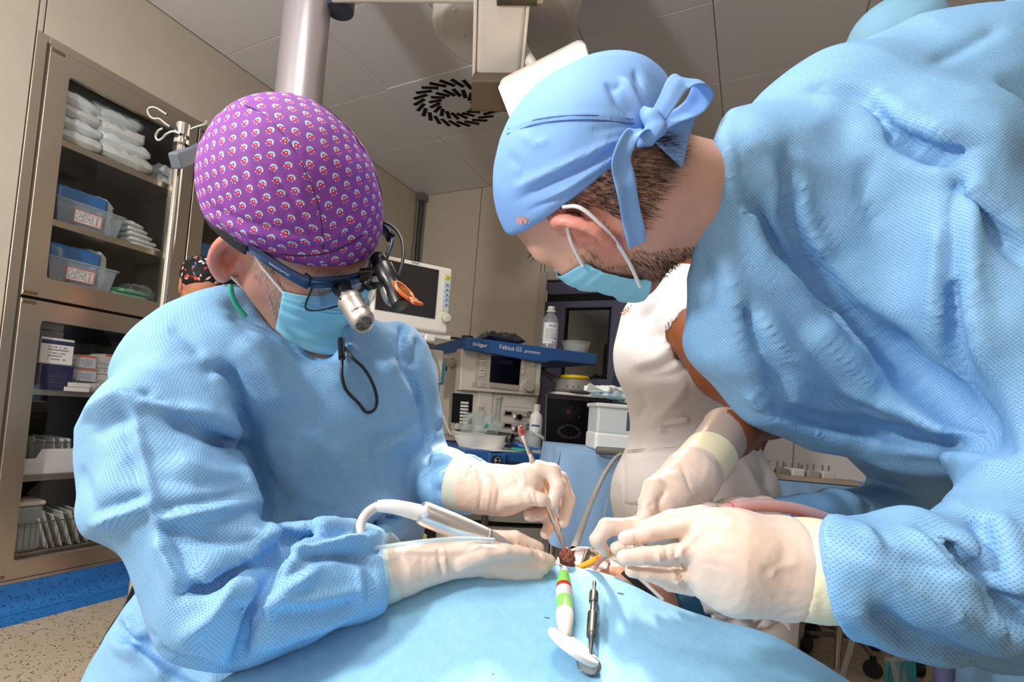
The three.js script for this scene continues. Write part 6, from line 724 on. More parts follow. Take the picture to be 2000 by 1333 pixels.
  wobj('cap_seam', [-1, 1].map(e => tube(Array.from({ length: 14 }, (_, i) => seamPt(e * (0.047 + 0.012 * Math.sin((-0.075 + i * 0.0118) * 9)), -0.075 + i * 0.0118)), 0.0006, 60, 5)), M(0x3b2450, 0.8), t);
  wobj('cap_hem', tube([[386, 412], [420, 445], [470, 474], [530, 494], [590, 500], [650, 492], [700, 466], [738, 432]].map(q => surfAt(capTop, q[0], q[1], 0.45, 0.9, 0.0002)).filter(q => toPx(q, [0, 0, 0])[2] < 0.85), 0.0009, 80, 5), M(0x4a2a66, 0.8), t);
  // mask
  const mg = maskGeo(FL, { az0: -54, az1: 64, yc: -0.0425, h: 0.076 }, s.f()); wobj('mask', mg, mMaskBlue, t, 'light blue pleated mask');
  for (const g of [tube([p(-0.084, 0.028, -0.036), p(-0.082, 0.022, -0.008), p(-0.0815, 0.006, 0.012), p(-0.0715, -0.022, 0.052)], 0.0021, 30, 6), tube([p(-0.084, -0.046, -0.03), p(-0.0785, -0.06, 0.0), p(-0.073, -0.085, 0.018), p(-0.062, -0.1, 0.05)], 0.0019, 30, 6)]) wobj('mask_elastic', g, mElastic, t);
  wobj('mask_stitching', [0.012, 0.018].map(d => tube(Array.from({ length: 9 }, (_, i) => { const az = (-52 + i * 13.5) * Math.PI / 180; return p(Math.sin(az) * 0.0865, -0.006 - d, -0.006 + Math.cos(az) * 0.1285); }), 0.0004, 60, 4)), M(0x3d7fa4, 0.7), t);
  // gown
  const gs = new Sdf(0.035);
  gs.chain([N(385, 655, 0.715, 58), N(452, 612, 0.735, 42)], 0.05); gs.chain([N(345, 715, 0.68, 100), N(470, 715, 0.72, 120), N(640, 745, 0.78, 110), N(755, 740, 0.84, 84)], 0.05);          // shoulders and chest
  gs.ell(at(610, 860, 0.80), [0.165, 0.19, 0.12], [camDir(1, 0, 0.25), camDir(0, 1, 0), camDir(-0.25, 0, 1)], 0.06).ell(at(625, 1010, 0.83), [0.16, 0.15, 0.12], [camDir(1, 0, 0.25), camDir(0, 1, 0), camDir(-0.25, 0, 1)], 0.05);
  gs.chain([N(345, 760, 0.66, 105), N(318, 905, 0.60, 140), N(405, 1130, 0.545, 112), N(450, 1180, 0.54, 105), N(560, 1150, 0.56, 90)], 0.03);   // right sleeve
  { const sl = new Sdf(0.02); sl.chain([N(500, 1165, 0.55, 98), N(560, 1150, 0.56, 90), N(690, 1130, 0.585, 70), N(790, 1120, 0.592, 60)], 0.02); const c = at(737, 1126, 0.591); sl.cut(c, at(690, 1130, 0.585).sub(c)); gs.join(sl, 0.02); }
  { const sl = new Sdf(0.016); sl.chain([N(770, 700, 0.845, 68), N(792, 820, 0.85, 66), N(812, 900, 0.84, 62), N(862, 937, 0.77, 56), N(935, 952, 0.69, 60)], 0.016); const c = at(899, 943, 0.705); sl.cut(c, at(862, 934, 0.77).sub(c)); gs.join(sl, 0.016); }   // left sleeve
  gs.chain([N(560, 1120, 0.84, 200), N(430, 1300, 0.82, 190), N(360, 1450, 0.8, 200), N(330, 1750, 0.85, 190)], 0.06);       // skirt of the gown
  gs.sub(capF(at(590, 560, 0.72), at(600, 650, 0.76), 0.07, 0.05), 0.012);                                               // neck opening
  gs.sub(capF(at(500, 575, 0.655), at(625, 655, 0.69), 0.044, 0.036), 0.014);
  deepFolds(gs, LEFT_GROOVES, LEFT_RIDGES, 0.4, 1.1); LEFT_GOWN = gs.f();
  const gg = folds(gs.mesh(0.0033), LEFT_FOLDS, 0.006, 10, 1, 2, 1);
  wobj('gown', boxUV(gg), mGown, t, 'pale blue non-woven gown');
  wobj('scrub_collar', tube([at(450, 556, 0.655), at(452, 572, 0.655), at(462, 596, 0.66), at(480, 620, 0.665)], 0.0034, 20, 8), M(0x35a58c, 0.7), t, 'green scrub collar');
  // gloves
  gloveMesh(t, 'glove', [[[905, 946, 0.698, 49], [945, 955, 0.69, 44], [985, 962, 0.68, 38]], [[985, 958, 0.68, 40], [1030, 938, 0.665, 34]], [[985, 958, 0.68, 38], [1020, 965, 0.66, 26]]],
    [[[1025, 935, 0.668, 22], [1050, 918, 0.66, 18], [1078, 922, 0.655, 16.5], [1090, 948, 0.645, 15], [1079, 984, 0.64, 12.5]], [[1040, 948, 0.68, 20], [1092, 938, 0.675, 17], [1108, 978, 0.662, 15], [1099, 1020, 0.652, 12]], [[1030, 970, 0.68, 18], [1075, 985, 0.685, 14], [1052, 1004, 0.67, 13], [1034, 1008, 0.66, 12]], [[1030, 985, 0.69, 15], [1078, 1020, 0.685, 12], [1066, 1043, 0.675, 11]], [[985, 972, 0.665, 24], [1012, 972, 0.645, 18], [1036, 972, 0.64, 15.5], [1057, 977, 0.637, 14]]], 0.0024, 0.0006, 0.016, mGlove, 'cream glove holding the steel instrument',
    [[[[1035, 960], [1040, 990]], 3, -0.0012], [[[1046, 960], [1050, 990]], 3, -0.001], [[[960, 920], [975, 950], [968, 1000]], 4, -0.0015], [[[945, 915], [958, 950], [950, 1000]], 3, 0.0012], [[[930, 912], [942, 950], [935, 1000]], 3, -0.0012], [[[1000, 915], [1010, 935], [1012, 950]], 4, -0.0014], [[[1012, 912], [1022, 930], [1026, 945]], 3, 0.0012]], [at(893, 941, 0.705), at(960, 960, 0.685).sub(at(893, 941, 0.705))]);
  wobj('glove_cuff', latheAlong([[0.031, 0], [0.0362, 0], [0.0368, 0.02], [0.0358, 0.08], [0.035, 0.6], [0.0325, 1]], at(890, 940, 0.707), at(924, 950, 0.694), 44), mCuffWet, t, 'rolled cuff of the glove');
  gloveMesh(t, 'glove', [[[742, 1128, 0.592, 50], [790, 1112, 0.592, 44], [850, 1098, 0.598, 34], [905, 1085, 0.607, 36], [960, 1088, 0.612, 34]]],
    [[[905, 1075, 0.615, 24], [955, 1052, 0.622, 17], [1005, 1052, 0.625, 15], [1052, 1070, 0.628, 11]], [[950, 1085, 0.605, 24], [1010, 1085, 0.607, 19], [1052, 1092, 0.612, 16], [1072, 1096, 0.615, 13]], [[950, 1098, 0.605, 22], [1010, 1104, 0.606, 17], [1060, 1108, 0.61, 14]], [[950, 1110, 0.607, 20], [1010, 1120, 0.608, 15], [1050, 1122, 0.612, 12]], [[900, 1100, 0.59, 22], [945, 1082, 0.588, 18], [985, 1078, 0.592, 15], [1030, 1082, 0.6, 12]]], 0.0024, 0.0006, 0.016, mGlove, 'cream glove holding the handpiece', [[[[855, 1070], [862, 1130]], 4, -0.0014], [[[866, 1070], [873, 1130]], 3, 0.001], [[[1052, 1080], [1055, 1105]], 3, -0.001]], [at(733, 1131, 0.591), at(800, 1112, 0.593).sub(at(733, 1131, 0.591))]);
  wobj('glove_cuff', latheAlong([[0.027, 0], [0.0308, 0], [0.0314, 0.02], [0.0304, 0.08], [0.0298, 0.7], [0.028, 1]], at(731, 1131, 0.591), at(775, 1118, 0.592), 44), mCuffWet, t, 'glove cuff over the sleeve end');
}
// ------------------------------------------------------------------ the surgeon on the right: blue cap with a knot
const FR = frame(at(1160, 388, 0.652), [-0.36, 0.71, -0.605], [-0.89, -0.455, 0]);
{
  const t = thing('person', 'person in a plain blue tied cap, seen from the side, leaning over the patient', 'person', at(1900, 900, 0.75).setY(0));
  const s = headSdf(FR, at(1420, 405, 0.685), [0.064, 0.068], { flare: 0.6, oz: 0.008 }), p = (x, y, z) => W3(FR, x, y, z), ax = [FR[1], FR[2], FR[3]];
  const hip = at(2330, 980, 0.92);
  s.cap(at(1420, 405, 0.69), at(1750, 420, 0.78), 0.062, 0.10, 0.02).cap(at(1750, 420, 0.76), at(2000, 760, 0.84), 0.13, 0.13, 0.06).cap(at(2000, 760, 0.84), hip, 0.13, 0.13, 0.06).chain([N(1820, 380, 0.70, 70), N(1960, 620, 0.64, 60), N(2080, 900, 0.56, 55), N(2100, 1020, 0.50, 60), N(1970, 1150, 0.468, 62), N(1790, 1150, 0.452, 62), N(1660, 1120, 0.441, 64)], 0.02).chain([N(1880, 600, 0.85, 70), N(1900, 950, 0.88, 60), N(1760, 1010, 0.84, 40), N(1640, 1020, 0.76, 34), N(1490, 1007, 0.66, 30)], 0.02);
   s.cap(hip, V(hip.x + 0.12, 0.55, hip.z), 0.13, 0.12, 0.06); for (const e of [-0.09, 0.09]) s.cap(V(hip.x + 0.12 + e, 0.6, hip.z + e), V(hip.x + 0.1 + e, 0.08, hip.z + e), 0.09, 0.05, 0.05).cap(V(hip.x + 0.1 + e, 0.05, hip.z + e), V(hip.x - 0.04 + e, 0.035, hip.z + e), 0.04, 0.034, 0.02);
  const g = s.mesh(0.0045);
  paint(g, v => { const q = toL(FR, v); let c = [0.72, 0.40, 0.29]; const n = fbm(v.x * 60, v.y * 60, v.z * 60) * 0.1; c = c.map(x => x * (1 + n)); if (Math.abs(q.x) > 0.077 && q.y > -0.045 && q.y < 0.05) c = mix(c, [0.74, 0.25, 0.2], 0.75); if (Math.abs(q.x) > 0.06 && q.z < 0.02 && q.z > -0.05 && q.y < 0.02 && q.y > -0.06) c = mix(c, [0.72, 0.29, 0.22], 0.4);
    c = mix(c, [0.33, 0.17, 0.12], 0.65 * step(-0.005, -0.04, q.y) * step(-0.012, 0.02, q.z) * step(0.17, 0.11, -q.y)); c = mix(c, [0.24, 0.14, 0.1], 0.7 * step(0.045, -0.0, Math.abs(q.y + 0.035)) * step(-0.065, -0.085, q.z)); return c; });
  wobj('body', g, mSkin, t);
  const b0 = at(1022, 450, 0.65), b1 = at(1150, 372, 0.55), b2 = at(1268, 252, 0.59); const pn = V().crossVectors(b1.clone().sub(b0), b2.clone().sub(b0)).normalize(); if (pn.dot(at(1100, 250, 0.66).sub(b0)) < 0) pn.negate();
  const stub = hairs(g, 3800, v => { const q = toL(FR, v); return q.y < 0.0 && q.y > -0.135 && q.z > -0.012 && q.z < 0.044 && Math.abs(q.x) < 0.077 && q.x > -0.02 ? step(0.0, -0.03, q.y) : 0; }, (q, n, R) => FR[2].clone().multiplyScalar(-1).addScaledVector(FR[3], 0.3).addScaledVector(n, 0.5).add(V(R() - .5, R() - .5, R() - .5).multiplyScalar(0.5)), 0.006, 0.00022, 17); wobj('beard', stub, M(0x54301f, 0.55), t, 'short brown beard').userData.kind = 'stuff';
  const nape = hairs(g, 14000, v => { const q = toL(FR, v); return (q.z < -0.034 || (q.y > 0.012 && q.z < 0.004)) && q.y > -0.062 && q.y < 0.13 && Math.abs(q.x) < 0.079 && v.clone().sub(b0).dot(pn) < 0.004 ? step(-0.062, -0.03, q.y) : 0; }, (q, n, R) => FR[2].clone().multiplyScalar(-1).addScaledVector(FR[3], -0.35).addScaledVector(n, 0.35).add(V(R() - .5, R() - .5, R() - .5).multiplyScalar(0.3)), 0.009, 0.00016, 18); wobj('hair', nape, M(0x33211a, 0.5), t, 'cropped dark brown hair at the nape').userData.kind = 'stuff';
  for (const e of [-1, 1]) wobj('eye', new THREE.SphereGeometry(0.0125, 20, 14).applyMatrix4(basisM(FR[1], FR[2], FR[3], p(e * 0.032, 0.002, 0.0745))), M(0xe8e2dc, 0.2), t);
  wobj('eyebrow', hairs(g, 500, v => { const q = toL(FR, v); return q.y > 0.024 && q.y < 0.036 && q.z > 0.05 && Math.abs(q.x) > 0.01 && Math.abs(q.x) < 0.055 ? 1 : 0; }, (q, n, R) => FR[1].clone().multiplyScalar(Math.sign(toL(FR, q).x)).addScaledVector(n, 0.4), 0.01, 0.0003, 19), M(0x2a1a14, 0.6), t).userData.kind = 'stuff';
  wobj('eyelashes', hairs(g, 60, v => { const q = toL(FR, v); return q.y > 0.004 && q.y < 0.01 && q.z > 0.07 && Math.abs(q.x) > 0.02 && Math.abs(q.x) < 0.045 ? 1 : 0; }, (q, n, R) => FR[3].clone().addScaledVector(FR[2], 0.2), 0.012, 0.0003, 20), M(0x1a1210, 0.6), t).userData.kind = 'stuff';
  // cap
  const cloth = dataTex(128, 128, (x, y) => { const n = ((x + y) % 4 < 2 ? -3 : 3) + (hash3(x, y, 1) - 0.5) * 8; return [132 + n, 178 + n, 238 + n * 0.6]; });
  const mBlueCap = M(0xffffff, 0.75, { map: rep(cloth, 1 / 0.03) });
  const cs = new Sdf(0.06); cs.ell(p(0, 0.036, -0.012), [0.086, 0.085, 0.109], ax); for (const n of [[1120, 305, 0.66, 112], [1155, 268, 0.665, 108], [1208, 222, 0.67, 86]]) { const [c, r] = N(...n); cs.cap(c, c.clone().add(V(0.001, 0, 0)), r); }
  // brim: from the brow to the knot at the nape
  const capF0 = cs.f(); cs.and((x, y, z) => -((x - b0.x) * pn.x + (y - b0.y) * pn.y + (z - b0.z) * pn.z), 0.01);
  wobj('cap', boxUV(folds(cs.mesh(0.0026), RIGHT_CAP_FOLDS, 0.0016, 15, 9, 1)), mBlueCap, t, 'plain blue cloth cap');
  wobj('cap_seam', [[[990, 262], [1060, 240], [1150, 234], [1240, 242]], [[992, 252], [1060, 231], [1150, 225], [1238, 233]]].map((l, i) => tube(l.map(q => surfAt(capF0, q[0], q[1], 0.4, 0.9, 0.0014)), i ? 0.0004 : 0.0007, 60, 5)), M(0x3f66a8, 0.8), t);
  // knot, loop and tails of the tie
  const strip = (pts, w, wdir, th = 0.0016, tw = 0) => { const c = new THREE.CatmullRomCurve3(pts); return gridSurf(8, 60, (u, v) => { const q = c.getPoint(v), tg = c.getTangent(v), n = V().crossVectors(tg, wdir).normalize(), ww = V().crossVectors(n, tg).normalize(); return q.addScaledVector(ww, (u - 0.5) * (typeof w === 'function' ? w(v) : w)).addScaledVector(n, 0.0012 * Math.sin(v * 21 + u * 2) + 0.0025 * Math.cos(u * 3.14 * 2) * 0.4); }, th); };
  const hf = s.f(), both = (x, y, z) => Math.min(hf(x, y, z), capF0(x, y, z)), dep = (x, y) => { const q = surfAt(both, x, y, 0.45, 0.8, 0); return toPx(q, [0, 0, 0])[2]; };
  const dk = dep(1272, 246), kd = (x, y, lift, r) => N(x, y, dk - lift, r), S = (x, y, lift) => at(x, y, dep(x, y) - lift);
  const kn = new Sdf(0.006); kn.chain([kd(1256, 220, 0.006, 11), kd(1275, 232, 0.012, 15), kd(1283, 252, 0.014, 15), kd(1268, 277, 0.008, 10)]).chain([kd(1260, 262, 0.01, 9), kd(1249, 284, 0.006, 7)]); wobj('knot', boxUV(folds(kn.mesh(0.0016), [], 0.0009, 70, 4)), mBlueCap, t);
  const lp = (x, y, l) => at(x, y, dk - l);
  wobj('loop', strip([lp(1276, 240, 0.012), lp(1305, 195, 0.026), lp(1330, 156, 0.032), lp(1360, 158, 0.026), lp(1374, 176, 0.012), lp(1358, 206, 0.0), lp(1320, 232, 0.0), lp(1286, 250, 0.008)], v => 0.016 + 0.008 * Math.sin(v * Math.PI), camDir(0.75, 0.55, -0.35)), mBlueCap, t, 'loop of the cap tie');
  wobj('tie_tail', [strip([lp(1258, 258, 0.012), lp(1234, 264, 0.02), S(1213, 305, 0.012), S(1220, 360, 0.01), S(1233, 425, 0.009), S(1243, 478, 0.01)], v => 0.012 + 0.0085 * Math.min(1, v * 2.2), camDir(1, -0.1, 0.1)), tube([S(1240, 478, 0.010), S(1248, 483, 0.011), S(1256, 489, 0.011)], 0.0006, 10, 5)], mBlueCap, t, 'hanging tail of the cap tie');
  wobj('cap_flap', gridSurf(14, 14, (u, v) => { const x = 1262 + 68 * u + (1 - u) * 2 * v + 24 * u * (1 - v), y = 250 + 62 * u * v + (-18 * u) * (1 - v) + 16 * v, q = lp(x, y, 0.006 + 0.004 * Math.sin(v * 6 + u * 3) - 0.012 * u); return q; }, 0.0016), mBlueCap, t);
  wobj('cap_lettering', new THREE.PlaneGeometry(0.03, 0.012).applyMatrix4(basisM(camDir(0.8, 0.12, -0.59), camDir(0.1, -0.99, 0), camDir(-0.55, 0, -0.83), S(1028, 430, 0.004))), M(0xffffff, 0.6, { alphaTest: 0.5, map: canvasTex(128, 48, (c, w, h) => { c.clearRect(0, 0, w, h); c.fillStyle = '#e0702c'; c.font = 'bold 44px sans-serif'; c.fillText('NV.', 10, 40); }) }), t);
  // mask
  wobj('mask', maskGeo(FR, { az0: -64, az1: 64, yc: -0.062, h: 0.112 }, s.f()), mMaskBlue, t, 'light blue pleated mask');
  for (const g of [tube([p(0.083, 0.034, -0.022), p(0.09, 0.02, -0.034), p(0.09, -0.02, -0.024), p(0.0815, -0.06, 0.002), p(0.0725, -0.092, 0.03)], 0.0022, 40, 6), tube([p(0.083, 0.022, -0.006), p(0.0815, 0.006, 0.012), p(0.0775, -0.022, 0.036)], 0.0022, 30, 6)]) wobj('mask_elastic', g, mElastic, t);
  // gown
  const gs = new Sdf(0.04);
  gs.chain([N(1500, 332, 0.68, 100), N(1620, 285, 0.70, 152), N(1800, 262, 0.74, 192), N(2050, 245, 0.78, 232), N(2300, 330, 0.84, 240)], 0.05);            // back and shoulder
  const col = new Sdf(0.05); col.chain([N(1420, 395, 0.675, 130), N(1520, 410, 0.69, 165)]).chain([N(1455, 330, 0.665, 110), N(1400, 560, 0.665, 62)], 0.05).chain([N(1400, 560, 0.665, 62), N(1440, 660, 0.67, 80), N(1500, 730, 0.68, 76)], 0.04);   // collar round the neck and the hanging chest front
  { const a = at(1411, 232, 0.62), b = at(1347, 560, 0.62), c = at(1385, 420, 0.80), n = V().crossVectors(b.clone().sub(a), c.clone().sub(a)).normalize(); if (n.dot(at(1500, 400, 0.68).sub(a)) < 0) n.negate(); col.and((x, y, z) => -((x - a.x) * n.x + (y - a.y) * n.y + (z - a.z) * n.z), 0.008); const q = at(1450, 480, 0.67); gs.ops.push([0, col.f(), 0.03, q.x, q.y, q.z, 0.3]); gs.grow(q, 0.2); }
  gs.chain([N(1500, 730, 0.68, 74), N(1610, 790, 0.70, 72)], 0.03);
  gs.chain([N(1560, 480, 0.69, 150), N(1680, 620, 0.70, 170), N(1850, 720, 0.70, 200), N(2060, 760, 0.70, 200)], 0.05);
  gs.chain([N(1800, 330, 0.62, 150), N(1930, 620, 0.58, 150), N(2060, 900, 0.53, 140)], 0.04);                                      // upper arm
  gs.chain([N(2080, 1010, 0.49, 150), N(1960, 1150, 0.465, 140), N(1790, 1150, 0.45, 118)], 0.02);   // near sleeve
  { const sl = new Sdf(0.02); sl.chain([N(1900, 1150, 0.46, 132), N(1790, 1150, 0.45, 118), N(1700, 1135, 0.442, 106), N(1590, 1118, 0.44, 112)], 0.02); const a = at(1648, 1030, 0.45), b = at(1622, 1110, 0.405), c = at(1662, 1222, 0.44), n = V().crossVectors(b.clone().sub(a), c.clone().sub(a)); if (n.dot(at(1790, 1150, 0.45).sub(a)) < 0) n.negate(); sl.cut(a, n); gs.join(sl, 0.02); }
  gs.chain([N(1700, 850, 0.80, 60), N(1860, 930, 0.85, 110), N(2050, 960, 0.86, 160)], 0.03);                                        // belly in shade
  gs.chain([N(1900, 950, 0.88, 130), N(1760, 1010, 0.84, 70), N(1640, 1020, 0.76, 55), N(1500, 1010, 0.665, 38)], 0.02);           // far sleeve
  gs.chain([N(2080, 880, 0.85, 170), N(2330, 1250, 0.9, 190), N(2400, 1700, 0.95, 190)], 0.06);
  deepFolds(gs, RIGHT_GROOVES, RIGHT_RIDGES, 0.3, 1.1);
  const gg = folds(gs.mesh(0.0039), RIGHT_FOLDS, 0.0042, 9, 4, 2, 1);
  wobj('gown', boxUV(gg), mGown, t, 'blue non-woven gown');
  // gloves
  gloveMesh(t, 'glove', [[[1570, 1110, 0.443, 76], [1545, 1108, 0.445, 79]], [[1530, 1085, 0.447, 66], [1420, 1055, 0.45, 52], [1385, 1040, 0.453, 38]], [[1530, 1110, 0.446, 74], [1430, 1095, 0.446, 66], [1385, 1085, 0.45, 42]], [[1530, 1140, 0.447, 60], [1430, 1140, 0.45, 48], [1385, 1130, 0.453, 34]]],
    [[[1375, 1024, 0.453, 26], [1325, 1030, 0.455, 19], [1262, 1043, 0.458, 17], [1222, 1052, 0.461, 14]], [[1375, 1074, 0.447, 26], [1322, 1081, 0.446, 18], [1255, 1087, 0.449, 16.5], [1220, 1089, 0.452, 14.5]], [[1375, 1128, 0.45, 24], [1325, 1127, 0.451, 16], [1265, 1121, 0.454, 14.5], [1234, 1116, 0.456, 13]], [[1350, 1145, 0.465, 20], [1310, 1140, 0.47, 15], [1280, 1128, 0.475, 13]], [[1430, 1030, 0.48, 28], [1370, 1010, 0.495, 22], [1310, 1015, 0.505, 18], [1260, 1030, 0.51, 15]]], 0.0022, 0.0008, 0.02, mGlove, 'near cream glove, back of the hand turned up',
    [[[[1325, 1045], [1318, 1075], [1330, 1110]], 5, -0.0018], [[[1300, 1065], [1305, 1100]], 3, -0.001], [[[1285, 1068], [1288, 1102]], 3, 0.001], [[[1320, 1115], [1345, 1150]], 4, -0.0015], [[[1310, 1112], [1330, 1150]], 3, 0.0012], [[[1240, 1040], [1246, 1066]], 3, -0.0008], [[[1380, 1030], [1330, 1075], [1322, 1100]], 6, 0.0012]], [at(1548, 1109, 0.444), camDir(-1, -0.08, 0.05)]);
  { const s2 = new Sdf(0.01), R0 = 0.0388; s2.chain([[at(1530, 1108, 0.445), R0], [at(1590, 1114, 0.443), R0], [at(1640, 1122, 0.44), R0 - 0.002]]); s2.cut(at(1532, 1108, 0.444), camDir(1, 0.08, -0.05)).cut(at(1652, 1124, 0.44), camDir(-1, -0.08, 0.05)); let cg = s2.mesh(0.0026); cg = folds(cg, [[[[1545, 1030], [1550, 1110], [1560, 1195]], 6, -0.002], [[[1560, 1035], [1572, 1110], [1590, 1200]], 7, 0.002], [[[1580, 1035], [1590, 1110], [1610, 1210]], 6, -0.0022], [[[1600, 1040], [1612, 1120], [1630, 1215]], 7, 0.0016], [[[1620, 1050], [1632, 1130], [1650, 1220]], 4, -0.0015]], 0.0008, 40, 2); wobj('glove_cuff', boxUV(cg), mCuff, t, 'pale yellow rolled glove cuff'); }
  wobj('cuff_knit', bar(at(1625, 1120, 0.44), at(1662, 1126, 0.441), 0.029, 0.029, 32), M(0xeee9e4, 0.85), t, 'white knitted cuff');
  gloveMesh(t, 'glove', [[[1490, 1005, 0.655, 36], [1440, 1015, 0.64, 38], [1370, 1030, 0.62, 40]], [[1370, 1020, 0.62, 38], [1300, 1025, 0.61, 32]]], [[[1290, 1020, 0.61, 22], [1230, 1030, 0.61, 18], [1185, 1030, 0.61, 17], [1166, 1055, 0.61, 14], [1180, 1078, 0.612, 11]], [[1290, 1045, 0.60, 20], [1240, 1062, 0.595, 16], [1205, 1072, 0.597, 13]], [[1300, 1060, 0.6, 18], [1250, 1080, 0.6, 14], [1225, 1092, 0.6, 12]], [[1310, 1075, 0.605, 16], [1270, 1095, 0.605, 12]], [[1320, 1030, 0.585, 20], [1270, 1048, 0.575, 16], [1235, 1064, 0.578, 13]]], 0.0026, 0.0006, 0.016, mGlove, 'far cream glove with a bent finger at the mouth');
}
// ------------------------------------------------------------------ the helper in white, and two people further off
const mTunic = M(0xf6f0ee, 0.75), mDarkSkin = P(0x8a4c26, 0.5);
function figure(t, F, base, o) {   // a clothed standing figure below a head frame: trunk, legs and shoes; base = hip point
  const s = headSdf(F, o.neck, [0.055, 0.06]); s.cap(o.neck, o.chest, 0.08, 0.12, 0.06).cap(o.chest, base, 0.12, 0.13, 0.06); for (const e of [-1, 1]) s.cap(base.clone().add(V(e * 0.08, -0.04, 0)), V(base.x + e * 0.1, 0.1, base.z), 0.085, 0.05, 0.04).cap(V(base.x + e * 0.1, 0.05, base.z), V(base.x + e * 0.1 - 0.05, 0.04, base.z + 0.1), 0.04, 0.035, 0.02);
  for (const a of o.arms || []) s.chain(a, 0.03); return s;
}
{
  const t = thing('person', 'person in a short-sleeved white tunic behind the surgeon with the tied cap', 'person', at(1350, 900, 1.12).setY(0));
  const F = frame(at(1330, 420, 1.12), [0.1, 0.1, -0.98], [0.05, -0.95, -0.1]), hip = at(1360, 1130, 1.2), chest = at(1350, 640, 1.16), neck = at(1340, 540, 1.14);
  const arm = [N(1330, 600, 1.05, 62), N(1420, 720, 0.93, 56), N(1500, 800, 0.82, 50), N(1425, 845, 0.725, 40), N(1345, 935, 0.64, 34)], arm2 = [N(1420, 620, 1.25, 50), N(1492, 790, 1.2, 42), N(1440, 880, 1.26, 34), N(1400, 990, 1.24, 28)];
  const g = figure(t, F, hip, { neck, chest, arms: [arm, arm2] }).mesh(0.008); wobj('body', boxUV(g), mDarkSkin, t);
  const tu = new Sdf(0.05); const ax = [camDir(1, 0, 0.2), camDir(0, 1, 0), camDir(-0.2, 0, 1)];
  tu.ell(at(1352, 690, 1.15), [0.15, 0.14, 0.12], ax).ell(at(1300, 700, 1.1), [0.085, 0.10, 0.09], ax, 0.06).chain([N(1285, 620, 1.12, 58), N(1420, 600, 1.2, 70)], 0.04).ell(at(1350, 830, 1.17), [0.125, 0.14, 0.11], ax, 0.06).ell(at(1352, 960, 1.16), [0.16, 0.13, 0.14], ax, 0.05).cap(at(1350, 990, 1.16), at(1360, 1090, 1.16), 0.15, 0.155, 0.05);
  tu.chain([N(1325, 590, 1.055, 72), N(1352, 630, 1.02, 66)], 0.02);
  tu.sub(capF(arm[0][0].clone().lerp(arm[1][0], 0.42), arm[1][0], 0.056, 0.07), 0.004);
  let tg = folds(tu.mesh(0.005), [[[[1290, 590], [1255, 625], [1225, 680]], 10, -0.006], [[[1310, 650], [1260, 665], [1235, 690]], 9, -0.005], [[[1340, 660], [1280, 700], [1235, 715]], 10, 0.006], [[[1340, 690], [1290, 720], [1240, 730]], 8, -0.006], [[[1350, 720], [1300, 735], [1250, 735]], 9, -0.005], [[[1345, 745], [1300, 800], [1270, 830]], 14, 0.006], [[[1250, 760], [1262, 790], [1240, 830]], 9, -0.006], [[[1347, 640], [1346, 760], [1344, 880]], 2.5, -0.003], [[[1390, 680], [1360, 715]], 10, -0.006], [[[1480, 880], [1500, 920], [1495, 960]], 12, -0.01], [[[1450, 900], [1480, 960], [1500, 970]], 12, 0.008], [[[1215, 880], [1225, 960]], 8, -0.004]], 0.003, 9, 2);
  wobj('tunic', boxUV(tg), mTunic, t, 'white short-sleeved tunic');
  const onT = (x, y, d) => at(x, y, d);
  const patch = (pts, nu, nv, th) => gridSurf(nu, nv, (u, v) => { const [a, b, c, d] = pts, l = (p, q, t) => p + (q - p) * t; const px = l(l(a[0], b[0], u), l(d[0], c[0], u), v), py = l(l(a[1], b[1], u), l(d[1], c[1], u), v); return surfAt(tu.f(), px, py, 0.8, 1.35, 0.003); }, th);
  wobj('pocket', patch([[1222, 890], [1345, 885], [1345, 985], [1220, 985]].reverse(), 16, 12, 0.003), mTunic, t); wobj('pocket_flap', patch([[1273, 838], [1344, 826], [1344, 815], [1272, 824]], 12, 3, 0.003), mTunic, t);
  wobj('tie_string', tube([[1292, 832], [1290, 846], [1297, 836], [1303, 846], [1294, 831]].map(q => surfAt(tu.f(), q[0], q[1], 0.8, 1.35, 0.005)), 0.0009, 30, 5), mTunic, t);
  wobj('stitching', [[[1225, 880], [1340, 873]], [[1224, 884], [1340, 877]]].map(s => tube(Array.from({ length: 8 }, (_, i) => surfAt(tu.f(), s[0][0] + (s[1][0] - s[0][0]) * i / 7, s[0][1] + (s[1][1] - s[0][1]) * i / 7, 0.8, 1.35, 0.0005)), 0.0007, 20, 4)), M(0xb4aaa6, 0.8), t);
  const letter = canvasTex(128, 48, (c, w, h) => { c.clearRect(0, 0, w, h); c.fillStyle = '#d9762c'; c.font = 'bold 34px sans-serif'; c.fillText('UMAIN', 4, 36); });
  { const c = surfAt(tu.f(), 1232, 601, 0.8, 1.35, 0.003); wobj('lettering', new THREE.PlaneGeometry(0.05, 0.018).applyMatrix4(basisM(camDir(0.8, -0.6, -0.1), camDir(-0.6, -0.8, -0.1), camDir(-0.1, 0.0, -1), c)), M(0xffffff, 0.7, { map: letter, alphaTest: 0.5 }), t, 'orange embroidered lettering'); }
  const tr = new Sdf(0.05); for (const e of [-0.085, 0.085]) tr.cap(V(hip.x + e, hip.y - 0.02, hip.z), V(hip.x + e * 1.2, 0.1, hip.z), 0.105, 0.075); wobj('trousers', boxUV(tr.mesh(0.009)), mTunic, t);
  const cap = new Sdf(0.03); cap.ell(W3(F, 0, 0.055, -0.015), [0.094, 0.09, 0.112], [F[1], F[2], F[3]]); cap.and(localF(F, (x, y, z) => -(y - 0.02)), 0.006); wobj('cap', boxUV(cap.mesh(0.006)), M(0x8fb8e6, 0.7), t);
